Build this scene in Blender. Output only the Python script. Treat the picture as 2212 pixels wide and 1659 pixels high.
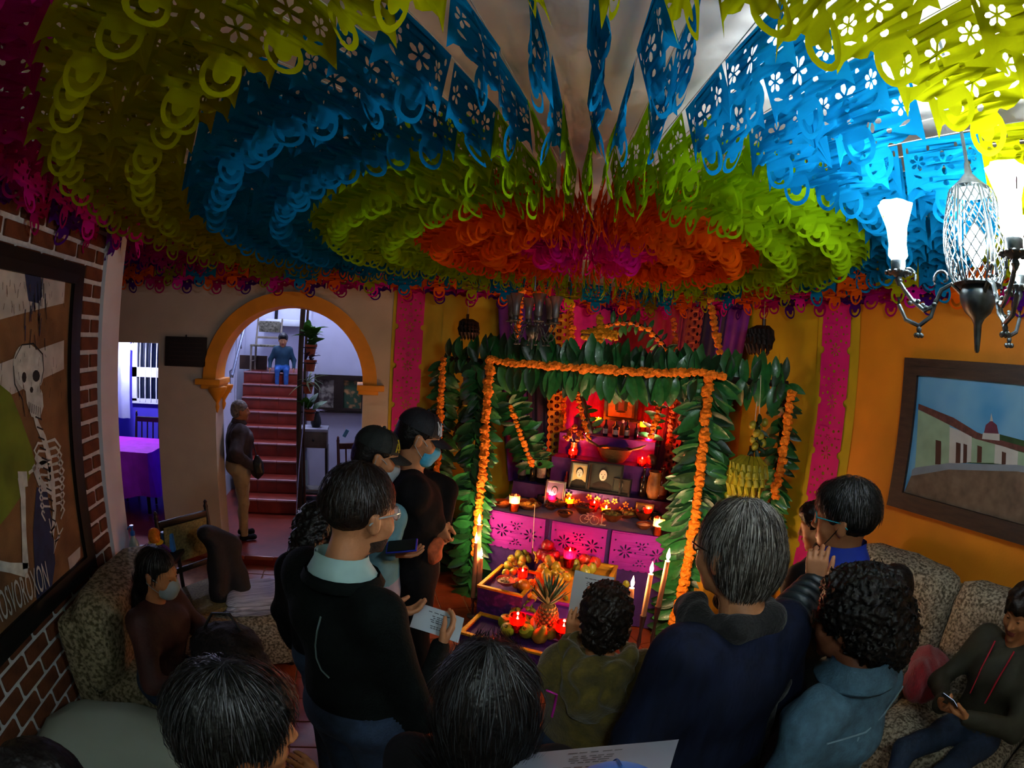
import bpy, bmesh, math, random
import numpy as np
from mathutils import Vector, Matrix, Euler, noise
random.seed(7)
for o in list(bpy.data.objects): bpy.data.objects.remove(o)
SC = bpy.context.scene
COL = SC.collection
PI = math.pi
# ------------------------------------------------------------------ camera: ultra-wide action camera, equidistant lens
CAMH = 2.2
FPX = 1096.49
YAW, PIT, ROL = [math.radians(a) for a in (17.40, 3.67, 3.39)]
_cd = bpy.data.cameras.new('camera')
CAM = bpy.data.objects.new('camera', _cd); COL.objects.link(CAM); SC.camera = CAM
_cd.type = 'PANO'
_cd.sensor_fit = 'HORIZONTAL'; _cd.sensor_width = 36.0; _cd.clip_start = 0.01; _cd.clip_end = 60
_fmm = FPX * 36.0 / 2212
try:
    _k = _cd.cycles; _k.panorama_type
except Exception:
    _k = _cd
_k.panorama_type = 'FISHEYE_LENS_POLYNOMIAL'
_k.fisheye_fov = math.radians(175)
_k.fisheye_polynomial_k0 = 0.0
_k.fisheye_polynomial_k1 = -1.0 / _fmm
_k.fisheye_polynomial_k2 = 0.0
_k.fisheye_polynomial_k3 = 0.0
_k.fisheye_polynomial_k4 = 0.0
def _rm(yaw, pit, rol):
    cy, sy, cp, sp, cr, sr = math.cos(yaw), math.sin(yaw), math.cos(pit), math.sin(pit), math.cos(rol), math.sin(rol)
    Rz = np.array([[cr, sr, 0], [-sr, cr, 0], [0, 0, 1]]); Rx = np.array([[1, 0, 0], [0, cp, sp], [0, -sp, cp]])
    Ry = np.array([[cy, 0, sy], [0, 1, 0], [-sy, 0, cy]])
    return Ry @ Rx @ Rz
_R = _rm(YAW, PIT, ROL)
def _w2b(v): return Vector((v[0], v[2], -v[1]))
_xr, _xu, _xb = _w2b(_R @ np.array([1, 0, 0])), _w2b(_R @ np.array([0, -1, 0])), _w2b(_R @ np.array([0, 0, -1]))
_m = Matrix((_xr, _xu, _xb)).transposed().to_4x4(); _m.translation = (0, 0, CAMH)
CAM.matrix_world = _m
CP = Vector((0, 0, CAMH))
def ray(px, py):
    x, y = (px - 1106) / FPX, (py - 829.5) / FPX; r = math.hypot(x, y) + 1e-12
    return _w2b(_R @ np.array([x * math.sin(r) / r, y * math.sin(r) / r, math.cos(r)]))
def onz(px, py, z): d = ray(px, py); return CP + d * ((z - CAMH) / d.z)
def ony(px, py, y): d = ray(px, py); return CP + d * (y / d.y)
def onx(px, py, x): d = ray(px, py); return CP + d * (x / d.x)
def atr(px, py, r): d = ray(px, py); return CP + d * (r / math.hypot(d.x, d.y))
# ------------------------------------------------------------------ world and exposure
W = bpy.data.worlds.new('night'); SC.world = W; W.use_nodes = True
W.node_tree.nodes['Background'].inputs[0].default_value = (0.35, 0.42, 0.6, 1)
W.node_tree.nodes['Background'].inputs[1].default_value = 0.02
SC.view_settings.view_transform = 'Standard'; SC.view_settings.look = 'None'
SC.view_settings.gamma = 1.0; SC.view_settings.use_curve_mapping = False
SC.view_settings.exposure = 1.8
_c = SC.cycles
_c.max_bounces = 4; _c.diffuse_bounces = 2; _c.glossy_bounces = 2; _c.transmission_bounces = 4; _c.transparent_max_bounces = 8
_c.caustics_reflective = False; _c.caustics_refractive = False; _c.sample_clamp_indirect = 4.0
_c.adaptive_threshold = .12; _c.adaptive_min_samples = 12; _c.light_sampling_threshold = .03; _c.use_denoising = True
# ------------------------------------------------------------------ materials
_MC = {}
def srgb(h):
    h = h.lstrip('#'); c = [int(h[i:i + 2], 16) / 255 for i in (0, 2, 4)]
    return tuple((x / 12.92 if x <= .04045 else ((x + .055) / 1.055) ** 2.4) for x in c)
def mat(name, col, rough=.6, var=.18, scale=14, bump=0.0, bscale=60, metal=0., transl=0., emit=None, estr=0., spec=.4, stretch=None, sheen=0., trans=0., col2=None, contrast=None, coat=0.):
    if name in _MC: return _MC[name]
    if isinstance(col, str): col = srgb(col)
    m = bpy.data.materials.new(name); m.use_nodes = True; nt = m.node_tree; N = nt.nodes; L = nt.links
    b = N['Principled BSDF']; out = N['Material Output']
    tc = N.new('ShaderNodeTexCoord'); mp = N.new('ShaderNodeMapping'); L.new(tc.outputs['Object'], mp.inputs[0])
    if stretch: mp.inputs['Scale'].default_value = stretch
    nz = N.new('ShaderNodeTexNoise'); nz.inputs['Scale'].default_value = scale; nz.inputs['Detail'].default_value = 2
    L.new(mp.outputs[0], nz.inputs['Vector'])
    cr = N.new('ShaderNodeValToRGB'); L.new(nz.outputs['Fac'], cr.inputs[0])
    if col2 is None:
        a = [max(0, c * (1 - var)) for c in col]; c2 = [min(1, c * (1 + var)) for c in col]
    else:
        a = col; c2 = srgb(col2) if isinstance(col2, str) else col2
    lo, hi = contrast if contrast else (.3, .7)
    cr.color_ramp.elements[0].position = lo; cr.color_ramp.elements[1].position = hi
    cr.color_ramp.elements[0].color = (*a, 1); cr.color_ramp.elements[1].color = (*c2, 1)
    L.new(cr.outputs[0], b.inputs['Base Color'])
    b.inputs['Roughness'].default_value = rough; b.inputs['Metallic'].default_value = metal
    b.inputs['Specular IOR Level'].default_value = spec
    if sheen: b.inputs['Sheen Weight'].default_value = sheen
    if coat: b.inputs['Coat Weight'].default_value = coat
    if trans: b.inputs['Transmission Weight'].default_value = trans
    if emit is not None:
        b.inputs['Emission Color'].default_value = (*(srgb(emit) if isinstance(emit, str) else emit), 1); b.inputs['Emission Strength'].default_value = estr
    if bump:
        n2 = N.new('ShaderNodeTexNoise'); n2.inputs['Scale'].default_value = bscale; n2.inputs['Detail'].default_value = 1
        L.new(mp.outputs[0], n2.inputs['Vector'])
        bp = N.new('ShaderNodeBump'); bp.inputs['Strength'].default_value = bump; bp.inputs['Distance'].default_value = .01
        L.new(n2.outputs['Fac'], bp.inputs['Height']); L.new(bp.outputs[0], b.inputs['Normal'])
    if transl:
        tr = N.new('ShaderNodeBsdfTranslucent'); L.new(cr.outputs[0], tr.inputs[0])
        mx = N.new('ShaderNodeMixShader'); mx.inputs[0].default_value = transl
        L.new(b.outputs[0], mx.inputs[1]); L.new(tr.outputs[0], mx.inputs[2]); L.new(mx.outputs[0], out.inputs[0])
    _MC[name] = m
    return m
def glass(name, col, rough=.05, dens=1.):
    """thin coloured container glass: transparent tint with a glossy coat (cheap, lets light through)"""
    if name in _MC: return _MC[name]
    if isinstance(col, str): col = srgb(col)
    m = bpy.data.materials.new(name); m.use_nodes = True; nt = m.node_tree; N = nt.nodes; L = nt.links
    N.remove(N['Principled BSDF']); out = N['Material Output']
    t = N.new('ShaderNodeBsdfTransparent'); t.inputs[0].default_value = (*[c ** dens for c in col], 1)
    g = N.new('ShaderNodeBsdfGlossy'); g.inputs['Roughness'].default_value = rough
    tl = N.new('ShaderNodeBsdfTranslucent'); tl.inputs[0].default_value = (*col, 1)
    f = N.new('ShaderNodeFresnel'); f.inputs[0].default_value = 1.45
    m1 = N.new('ShaderNodeMixShader'); m1.inputs[0].default_value = .35
    L.new(t.outputs[0], m1.inputs[1]); L.new(tl.outputs[0], m1.inputs[2])
    m2 = N.new('ShaderNodeMixShader'); L.new(f.outputs[0], m2.inputs[0]); L.new(m1.outputs[0], m2.inputs[1]); L.new(g.outputs[0], m2.inputs[2])
    L.new(m2.outputs[0], out.inputs[0]); _MC[name] = m
    return m
# ------------------------------------------------------------------ scene helpers
def tag(o, label=None, cat=None, group=None, kind=None):
    if label: o['label'] = label
    if cat: o['category'] = cat
    if group: o['group'] = group
    if kind: o['kind'] = kind
    return o
def thing(name, label, cat, loc=(0, 0, 0), rz=0., group=None):
    o = bpy.data.objects.new(name, None); COL.objects.link(o); o.empty_display_size = .05
    o.location = loc; o.rotation_euler = (0, 0, rz)
    return tag(o, label, cat, group)
def link(name, me, parent=None, loc=None, rot=None, scale=None):
    o = bpy.data.objects.new(name, me); COL.objects.link(o)
    if parent is not None: o.parent = parent
    if loc is not None: o.location = loc
    if rot is not None: o.rotation_euler = rot
    if scale is not None: o.scale = scale
    return o
def copy_tree(o, parent=None):
    c = o.copy(); COL.objects.link(c); c.parent = parent
    for ch in list(o.children): copy_tree(ch, c)
    return c
def frame(d, up=Vector((0, 0, 1))):
    d = d.normalized()
    if abs(d.dot(up)) > .98: up = Vector((1, 0, 0))
    s = d.cross(up).normalized(); u = s.cross(d)
    return s, u
class MB:
    def __init__(self): self.v, self.f, self.m = [], [], []
    def add(self, vs, fs, mi=0):
        n = len(self.v); self.v += [tuple(p) for p in vs]; self.f += [tuple(i + n for i in f) for f in fs]; self.m += [mi] * len(fs); return self
    def box(self, c, s, mi=0, M=None):
        x, y, z = [q / 2 for q in s]; c = Vector(c)
        vs = [Vector((a * x, b * y, d * z)) for a in (-1, 1) for b in (-1, 1) for d in (-1, 1)]
        vs = [(M @ p if M is not None else p) + c for p in vs]
        return self.add(vs, [(0, 1, 3, 2), (4, 6, 7, 5), (0, 4, 5, 1), (2, 3, 7, 6), (0, 2, 6, 4), (1, 5, 7, 3)], mi)
    def rbox(self, c, s, r=.01, mi=0, M=None):
        """box with chamfered edges"""
        x, y, z = [q / 2 for q in s]; r = min(r, x * .9, y * .9, z * .9); c = Vector(c); bm = bmesh.new()
        bmesh.ops.create_cube(bm, size=1)
        for v in bm.verts: v.co = Vector((v.co.x * 2 * x, v.co.y * 2 * y, v.co.z * 2 * z))
        bmesh.ops.bevel(bm, geom=list(bm.edges), offset=r, segments=2, affect='EDGES', profile=.6)
        return self.bm(bm, mi, M, c)
    def bm(self, bm, mi=0, M=None, c=(0, 0, 0)):
        bm.verts.index_update(); c = Vector(c)
        vs = [(M @ v.co if M is not None else v.co) + c for v in bm.verts]; fs = [[v.index for v in f.verts] for f in bm.faces]; bm.free()
        return self.add(vs, fs, mi)
    def tube(self, pts, r, n=8, mi=0, cap=True, flat=1.0, up=Vector((0, 0, 1))):
        pts = [Vector(p) for p in pts]; k = len(pts); rs = r if hasattr(r, '__len__') else [r] * k
        vs, fs = [], []
        for i, p in enumerate(pts):
            d = (pts[min(i + 1, k - 1)] - pts[max(i - 1, 0)])
            if d.length < 1e-9: d = Vector((0, 0, 1))
            s, u = frame(d, up)
            for j in range(n):
                a = 2 * PI * j / n; vs.append(p + s * math.cos(a) * rs[i] + u * math.sin(a) * rs[i] * flat)
        for i in range(k - 1):
            for j in range(n): fs.append((i * n + j, i * n + (j + 1) % n, (i + 1) * n + (j + 1) % n, (i + 1) * n + j))
        if cap: fs += [tuple(range(n))[::-1], tuple((k - 1) * n + j for j in range(n))]
        return self.add(vs, fs, mi)
    def lathe(self, prof, n=16, mi=0, c=(0, 0, 0), M=None, cap=True):
        c = Vector(c); vs, fs = [], []; k = len(prof)
        for (r, z) in prof:
            for j in range(n):
                a = 2 * PI * j / n; p = Vector((r * math.cos(a), r * math.sin(a), z)); vs.append((M @ p if M is not None else p) + c)
        for i in range(k - 1):
            for j in range(n): fs.append((i * n + j, i * n + (j + 1) % n, (i + 1) * n + (j + 1) % n, (i + 1) * n + j))
        if cap: fs += [tuple(range(n))[::-1], tuple((k - 1) * n + j for j in range(n))]
        return self.add(vs, fs, mi)
    def ell(self, c, r, mi=0, nu=12, nv=8, M=None):
        if not hasattr(r, '__len__'): r = (r, r, r)
        prof = [(math.sin(PI * i / nv), -math.cos(PI * i / nv)) for i in range(nv + 1)]
        S = Matrix.Diagonal(Vector(r)); MM = (M @ S) if M is not None else S
        prof[0] = (.02, -1); prof[-1] = (.02, 1)
        return self.lathe(prof, nu, mi, c, MM)
    def prism(self, poly, t, mi=0, M=None, c=(0, 0, 0)):
        """polygon in XZ plane extruded along +Y by t"""
        n = len(poly); c = Vector(c)
        vs = [Vector((x, 0, z)) for x, z in poly] + [Vector((x, t, z)) for x, z in poly]
        vs = [(M @ p if M is not None else p) + c for p in vs]
        fs = [tuple(range(n)), tuple(range(n, 2 * n))[::-1]] + [(i, i + n, (i + 1) % n + n, (i + 1) % n) for i in range(n)]
        return self.add(vs, fs, mi)
    def quad(self, a, b, c, d, mi=0): return self.add([a, b, c, d], [(0, 1, 2, 3)], mi)
    def sheet(self, grid, mi=0):
        h, w = len(grid), len(grid[0]); vs = [p for r in grid for p in r]
        return self.add(vs, [(i * w + j, i * w + j + 1, (i + 1) * w + j + 1, (i + 1) * w + j) for i in range(h - 1) for j in range(w - 1)], mi)
    def mesh(self, name, mats, smooth=False):
        me = bpy.data.meshes.new(name); me.from_pydata(self.v, [], self.f); me.update()
        for m in (mats if isinstance(mats, (list, tuple)) else [mats]): me.materials.append(m)
        if any(self.m): me.polygons.foreach_set('material_index', self.m)
        if smooth:
            me.polygons.foreach_set('use_smooth', [True] * len(self.f))
            if smooth != 'all':
                try: me.set_sharp_from_angle(angle=math.radians(48))
                except Exception: pass
        bm = bmesh.new(); bm.from_mesh(me); bmesh.ops.recalc_face_normals(bm, faces=bm.faces); bm.to_mesh(me); bm.free()
        return me
    def build(self, name, mats, parent=None, smooth=True, loc=None, rot=None):
        return link(name, self.mesh(name, mats, smooth), parent, loc, rot)
def rotz(a): return Matrix.Rotation(a, 3, 'Z')
def eul(x, y, z): return Euler((x, y, z)).to_matrix()
def flat_shape(loops, name='shape'):
    """filled 2D outline with holes -> (verts, tris) in XY"""
    cu = bpy.data.curves.new(name, 'CURVE'); cu.dimensions = '2D'; cu.fill_mode = 'BOTH'
    for lp in loops:
        sp = cu.splines.new('POLY'); sp.points.add(len(lp) - 1); sp.use_cyclic_u = True
        for p, q in zip(sp.points, lp): p.co = (q[0], q[1], 0, 1)
    ob = bpy.data.objects.new(name, cu); me = ob.to_mesh()
    vs = [tuple(v.co) for v in me.vertices]; fs = [tuple(p.vertices) for p in me.polygons]
    ob.to_mesh_clear(); bpy.data.objects.remove(ob); bpy.data.curves.remove(cu)
    return vs, fs
def circ(cx, cy, r, n=10, ry=None, a0=0.):
    ry = r if ry is None else ry
    return [(cx + r * math.cos(a0 + 2 * PI * i / n), cy + ry * math.sin(a0 + 2 * PI * i / n)) for i in range(n)]
def text_mesh(name, s, size, m, parent=None, align='CENTER', extrude=.0004):
    cu = bpy.data.curves.new(name, 'FONT'); cu.body = s; cu.size = size; cu.align_x = align; cu.align_y = 'CENTER'; cu.extrude = extrude; cu.resolution_u = 3
    ob = bpy.data.objects.new(name, cu); me0 = ob.to_mesh(); me = me0.copy() if False else bpy.data.meshes.new(name)
    me.from_pydata([tuple(v.co) for v in me0.vertices], [], [tuple(p.vertices) for p in me0.polygons]); me.materials.append(m)
    ob.to_mesh_clear(); bpy.data.objects.remove(ob); bpy.data.curves.remove(cu)
    return link(name, me, parent)
def struct(o): o['kind'] = 'structure'; return o
# ------------------------------------------------------------------ room shell
DB, WR, WL, YF, ZC = 4.85, 3.15, -1.65, -1.6, 3.2
LAND = .1
def slab(loops, t, place, mi=0, mb=None):
    """outline with holes in (a,b) plane, thickness t; place(a,b,d) -> point"""
    mb = mb or MB(); vs, fs = flat_shape(loops)
    mb.add([place(x, y, 0) for x, y, _ in vs], fs, mi); mb.add([place(x, y, t) for x, y, _ in vs], [f[::-1] for f in fs], mi)
    for lp in loops:
        n = len(lp); mb.add([place(x, y, 0) for x, y in lp] + [place(x, y, t) for x, y in lp], [(i, (i + 1) % n, (i + 1) % n + n, i + n) for i in range(n)], mi)
    return mb
M_cream = mat('cream_plaster', '#b5a593', .85, .08, 3, .12, 40)
M_orange = mat('orange_paint', '#c97a06', .62, .08, 4, .06, 60)
M_archor = mat('arch_orange', '#d98a12', .6, .12, 6, .1, 50)
M_ceil = mat('ceiling_plaster', '#e2e0da', .9, .06, 3, .1, 30)
M_white = mat('white_paint', '#c7cbd2', .7, .06, 5, .08, 40)
M_stairw = mat('stairwell_paint', '#b9bbd0', .8, .05, 4)
M_violet = mat('violet_paint', '#4338b8', .75, .08, 4)
M_brick = mat('painted_brick', '#5a3016', .8, .35, 9, .35, 60)
M_mortar = mat('white_mortar', '#c2cac8', .9, .12, 30, .3, 80)
M_tile = mat('terracotta_tile', '#7a3318', .32, .25, 6, .06, 30, spec=.5)
M_grout = mat('pale_grout', '#8a6a50', .85, .2, 20)
M_dark = mat('dark_wood', '#1f130c', .5, .3, 10, .1, 40, stretch=(1, 1, 6))
M_brown = mat('brown_wood', '#3f2717', .45, .3, 8, .1, 50, stretch=(1, 6, 1))
M_black = mat('black_paint', '#0b0d0c', .45, .3, 10)
M_metal = mat('dark_metal', '#24262a', .38, .25, 20, metal=.8)
# floor with terracotta tiles
fl = struct(MB().box((.2, 3.0, -.06), (7.2, 9.4, .1)).build('floor', M_grout))
T = .232; tmesh = MB().rbox((0, 0, 0), (T - .008, T - .008, .02), .004).mesh('tile', M_tile)
nt_ = 0
for i in range(-8, 14):
    for j in range(0, 13):
        x, y = .11 + i * T, 1.98 + (j + .5) * T
        if x < -1.5 or x > WR - .12 or y > 4.72 or nt_ > 290: continue
        nt_ += 1; link('tile', tmesh, fl, (x, y, -.0098 + random.uniform(-.0012, .0012)), (0, 0, random.choice((0, PI / 2, PI))))
# ceiling
struct(MB().box((.2, 1.6, ZC + .05), (7.0, 6.6, .1)).build('ceiling', M_ceil))
# left wall of painted bricks, ending in a white pilaster
wl = struct(MB().box((WL - .125, (2.91 + YF) / 2, 1.65), (.25, 2.91 - YF, 3.3)).build('wall_left', M_mortar))
course = .099; bl = .232
bmeshs = [MB().rbox((0, 0, 0), (.026, bl - .028, course - .026), .006).mesh('brick', M_brick), MB().rbox((0, 0, 0), (.026, bl / 2 - .028, course - .026), .006).mesh('brick', M_brick)]
for k in range(30):
    z = .02 + (k + .5) * course
    y = 2.905; first = True
    while y > 1.05:
        half = first and k % 2 == 0; L_ = bl / 2 if half else bl; first = False
        yc = y - L_ / 2; y -= L_
        hid = 1.0 < z < 2.46 and yc < 2.44          # behind the large painting
        if hid: continue
        link('brick', bmeshs[1 if half else 0], wl, (WL + .001, yc, z), (random.uniform(-.012, .012), 0, random.uniform(-.02, .02)))
struct(MB().rbox((WL - .11, 3.035, 1.65), (.28, .25, 3.3), .012).build('trim_1', M_white))
# right wall
struct(MB().box((WR + .1, 1.6, 1.65), (.2, 6.8, 3.3)).build('wall_right', M_orange))
# front wall behind the camera
struct(MB().box((.7, YF - .1, 1.65), (5.2, .2, 3.3)).build('wall_front', M_cream))
# back wall with door and arch openings
AX, AR, ASP = -.675, .725, 1.80
arch = [(AX + AR, .05), (AX + AR, ASP)] + [(AX + AR * math.cos(a), ASP + AR * math.sin(a)) for a in [PI * i / 28 for i in range(1, 28)]] + [(AX - AR, ASP), (AX - AR, .05)]
door = [(-2.86, .05), (-2.025, .05), (-2.025, 2.13), (-2.86, 2.13)]
outer = [(-3.3, 0), (-3.3, 3.3), (WR, 3.3), (WR, 0)]
_bw = slab([outer, door[::-1], arch], .30, lambda a, b, d: (a, DB + d, b))
struct(_bw.build('wall_back', M_cream, smooth=False))
# left recess beyond the brick wall
struct(MB().box((-3.3, 3.9, 1.65), (.1, 2.2, 3.3)).box((-2.55, 2.85, 1.65), (1.5, .1, 3.3)).build('wall_recess', M_cream))
# raised landing: tiled platform running through both openings
ld = MB().box((-1.35, 5.9, LAND / 2 - .005), (3.9, 2.34, LAND - .01))
ld = struct(ld.build('floor_landing', mat('red_tile', '#6e2417', .28, .2, 6, .05, 30, spec=.5)))
for i in range(12):
    MB_ = MB().rbox((-3.1 + i * .3, 4.742, LAND - .02), (.292, .03, .04), .006); MB_.build('edge_tile', mat('pale_red_tile', '#8a4a3c', .3, .15, 8), ld)
# arch ring, imposts and pendant bracket (orange)
ring = [(AX + (AR + .13) * math.cos(a), ASP + (AR + .13) * math.sin(a)) for a in [PI * i / 28 for i in range(29)]] + [(AX + (AR - .004) * math.cos(a), ASP + (AR - .004) * math.sin(a)) for a in [PI * i / 28 for i in range(28, -1, -1)]]
ag = struct(slab([ring], .345, lambda a, b, d: (a, DB - .035 + d, b)).build('trim_2', M_archor))
for s, x0, x1 in ((-1, AX - AR - .2, AX - AR + .06), (1, AX + AR - .06, AX + AR + .2)):
    m = MB(); xm = (x0 + x1) / 2
    m.rbox((xm, DB + .13, ASP - .015), (x1 - x0, .4, .055), .008); m.rbox((xm - s * .02, DB + .135, ASP - .06), (x1 - x0 - .07, .36, .04), .008)
    m.build('impost', M_archor, ag)
m = MB(); m.lathe([(.004, 0), (.018, .03), (.026, .06), (.016, .085), (.02, .1), (.05, .15), (.085, .2), (.1, .23), (.1, .25)], 12)
for yy in (DB + .02, DB + .27): link('pendant_bracket', m.mesh('pendant_bracket', M_archor, True), ag, (AX - AR + .01, yy, ASP - .31))
# ------------------------------------------------------------------ stairwell behind the arch
struct(MB().box((-1.2, 9.9, 2.4), (4.2, .1, 5)).build('wall_stairs_end', M_stairw))
struct(MB().box((-1.86, 6.25, 2.4), (.06, 2.2, 5)).box((-2.3, 8.65, 2.4), (.1, 2.5, 5)).box((-2.08, 7.44, 2.4), (.5, .08, 5)).build('wall_stairs_side', M_stairw))
struct(MB().box((.35, 7.35, 2.4), (2.1, .1, 5)).build('wall_stairs_right', M_stairw))
struct(MB().box((-.68, 8.6, 2.4), (.1, 2.5, 5)).build('wall_stairs_inner', M_stairw))
struct(MB().box((.66, 6.2, 2.4), (.1, 2.2, 5)).build('wall_stairs_near', M_stairw))
struct(MB().box((-1.0, 7.5, 4.3), (3.6, 5, .1)).build('ceiling_stairs', M_stairw))
M_step = mat('red_step_tile', '#7c2a20', .3, .2, 7, .04, 40, spec=.5)
M_nose = mat('pale_nosing', '#b58a92', .35, .12, 12)
st = tag(bpy.data.objects.new('staircase', None), 'red tiled staircase with pale nosings climbing behind the arch', 'stairs'); COL.objects.link(st)
st.location = (-1.05, 6.06, LAND)
RIS, TRE = .175, .286
for i in range(9):
    y0 = 6.06 + i * TRE; z1 = LAND + RIS * (i + 1); f = i / 8
    xl = -1.50 - .42 * f; xr = -.745 - .25 * f
    dep = TRE if i < 8 else 1.5
    m = MB().box(((xl + xr) / 2, y0 + dep / 2, (LAND + z1) / 2 - .006), (xr - xl, dep - .002, z1 - LAND - .012), 0)
    s_ = m.build('step', M_step, st, smooth=False); s_.location = (1.05, -6.06, -LAND)
    nn = MB().rbox(((xl + xr) / 2, y0 + dep / 2 - .012, z1 - .006), (xr - xl, dep + .024, .012), .003).build('tread', M_step, s_)
    for k in range(3):
        w_ = (xr - xl) / 3; link('nosing', MB().rbox((xl + (k + .5) * w_, y0 - .012, z1 - .006), (w_ - .008, .03, .022), .004).mesh('nosing', M_nose), s_)
    for k in range(3):
        w_ = (xr - xl) / 3; MB().rbox((xl + (k + .5) * w_, y0 - .002, z1 - RIS / 2 - .01), (w_ - .008, .008, RIS - .03), .003).build('riser_tile', M_step, s_)
# low dark skirting on the upper landing
MB().box((-1.9, 9.0, LAND + 9 * RIS + .12), (.5, .06, .24)).build('skirting', M_brown, st).location = (1.05, -6.06, -LAND)
# metal handrail on the left wall of the stairs
hr = thing('handrail', 'slanting metal handrail on the white stairwell wall', 'handrail', (-1.55, 6.0, LAND))
pa, pb = ony(501, 812, 6.0), ony(533, 690, 7.2); hm = MB()
hm.tube([pa - Vector((0, 0, .02)), pa, pb, pb + Vector((.02, .1, .04))], .02, 8); ho = hm.build('rail', mat('steel', '#8c93a4', .25, .1, 20, metal=.9), hr); ho.location = -hr.location
for q in (.12, .85):
    p = pa.lerp(pb, q); x = MB().tube([p, p + Vector((-.05, .0, -.04)), p + Vector((-.05, .05, -.3))], .012, 6).build('bracket', _MC['steel'], hr); x.location = -hr.location
# side room beyond the door
struct(MB().box((-3.0, 7.35, 2), (2.2, .1, 4)).build('wall_sideroom_end', M_violet))
struct(MB().box((-4.0, 6.2, 2), (.1, 2.4, 4)).build('wall_sideroom_left', M_violet))
struct(MB().box((-1.93, 6.2, 2), (.1, 2.2, 4)).build('wall_sideroom_right', M_violet))
struct(MB().box((-2.9, 6.2, 2.75), (2.2, 2.4, .1)).build('ceiling_sideroom', M_white))
def area(name, loc, energy, col, size, rot):
    l = bpy.data.lights.new(name, 'AREA'); l.energy = energy; l.color = col; l.size = size; o = bpy.data.objects.new(name, l); COL.objects.link(o); o.location = loc; o.rotation_euler = rot; return o
# ------------------------------------------------------------------ papel picado: radial strings of cut tissue sheets under the ceiling
PC = (1.28, 2.72)
def petal(cx, cy, a, l0, l1, w):
    ca, sa = math.cos(a), math.sin(a)
    return [(cx + ca * r - sa * t, cy + sa * r + ca * t) for r, t in ((l0, 0), (l0 + (l1 - l0) * .45, w), (l0 + (l1 - l0) * .85, w * .8), (l1, 0), (l0 + (l1 - l0) * .85, -w * .8), (l0 + (l1 - l0) * .45, -w))]
def sheet_loops(v):
    hw = .148; O = [(-hw, 0), (hw, 0), (hw, -.185), (.125, -.162), (.105, -.158), (.085, -.172), (.066, -.178), (.05, -.170)]
    O += [(.052 * math.cos(a), -.21 + .055 * math.sin(a)) for a in [math.radians(35 - 250 * i / 14) for i in range(15)]]
    O += [(-x, y) for x, y in [(.05, -.170), (.066, -.178), (.085, -.172), (.105, -.158), (.125, -.162), (hw, -.185)]]
    H = []
    H.append([(.037 * math.cos(a), -.212 + .040 * math.sin(a)) for a in [math.radians(10 - 200 * i / 9) for i in range(10)]] + [(.022 * math.cos(a), -.205 + .028 * math.sin(a)) for a in [math.radians(-175 + 170 * i / 7) for i in range(8)]])
    for k in range(6): H.append(petal(0, -.088, PI / 2 + k * PI / 3, .008, .042 if v else .038, .009))
    for s in (-1, 1):
        for k in range(6 if v == 1 else 5): H.append(petal(s * .098, -.075, s * .3 + k * 2 * PI / (6 if v == 1 else 5), .006, .030, .0075))
        H.append(circ(s * .055, -.138, .008, 7)); H.append(circ(s * .052, -.03, .007, 6, .010)); H.append(petal(s * .1, -.125, s * .4 + (0 if s > 0 else PI), -.018, .018, .005))
        H.append(circ(s * .132, -.03, .005, 6, .012))
    H.append(circ(0, -.155, .011, 8, .009))
    return [O] + H
def tissue(name, hx, tl=.36):
    m = bpy.data.materials.new(name); m.use_nodes = True; N = m.node_tree.nodes; L = m.node_tree.links; N.remove(N['Principled BSDF'])
    oi = N.new('ShaderNodeObjectInfo'); hv = N.new('ShaderNodeHueSaturation'); mr = N.new('ShaderNodeMapRange'); mr.inputs['To Min'].default_value = .85; mr.inputs['To Max'].default_value = 1.15
    L.new(oi.outputs['Random'], mr.inputs[0]); L.new(mr.outputs[0], hv.inputs['Value']); hv.inputs['Color'].default_value = (*srgb(hx), 1)
    d = N.new('ShaderNodeBsdfDiffuse'); t = N.new('ShaderNodeBsdfTranslucent'); x = N.new('ShaderNodeMixShader'); x.inputs[0].default_value = tl
    L.new(hv.outputs[0], d.inputs[0]); L.new(hv.outputs[0], t.inputs[0]); L.new(d.outputs[0], x.inputs[1]); L.new(t.outputs[0], x.inputs[2]); L.new(x.outputs[0], N['Material Output'].inputs[0])
    return m
PAP = {'magenta': '#c8128a', 'orange': '#d4560a', 'lime': '#86b00c', 'blue': '#0a76a8', 'yellow': '#8d9006', 'pink': '#9c0c60', 'purple': '#46127a'}
_sh = [flat_shape(sheet_loops(v)) for v in (0, 1)]
_shm = {}
for cn, hx in PAP.items():
    pm = tissue('tissue_' + cn, hx)
    for v in range(4):
        vs, fs = _sh[v % 2]; a = (.012, -.02, .026, -.010)[v]; b = (.02, .012, -.016, -.024)[v]
        mb = MB(); mb.add([(x, a * math.sin(y * 16) * (y / -.26) + b * (x / .148) ** 2 * (y / -.2) + .006 * math.sin(x * 40 + v), y) for x, y, _ in vs], fs)
        me = mb.mesh('sheet', pm, 'all'); _shm[cn, v] = me
SEQ = [(.28, 'magenta'), (.58, 'orange'), (.87, 'orange'), (1.16, 'lime'), (1.45, 'lime'), (1.74, 'blue'), (2.05, 'blue'), (2.36, 'yellow'), (2.65, 'yellow'), (2.94, 'pink'), (3.23, 'pink'), (3.52, 'purple'), (3.82, 'purple'), (4.1, 'pink')]
def inroom(x, y, mg):
    if y > DB - mg or x > WR - mg or y < -.95: return False
    return x > (WL + mg if y < 3.2 else -3.2 + mg)
M_string = mat('white_string', '#c9c4b4', .8)
angs = [241.4, 244.8, 248.3] + [251.9 + i * 3.63 for i in range(96)]
rs = random.Random(3)
LABP = 'string of cut tissue sheets, magenta to blue,'
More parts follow.
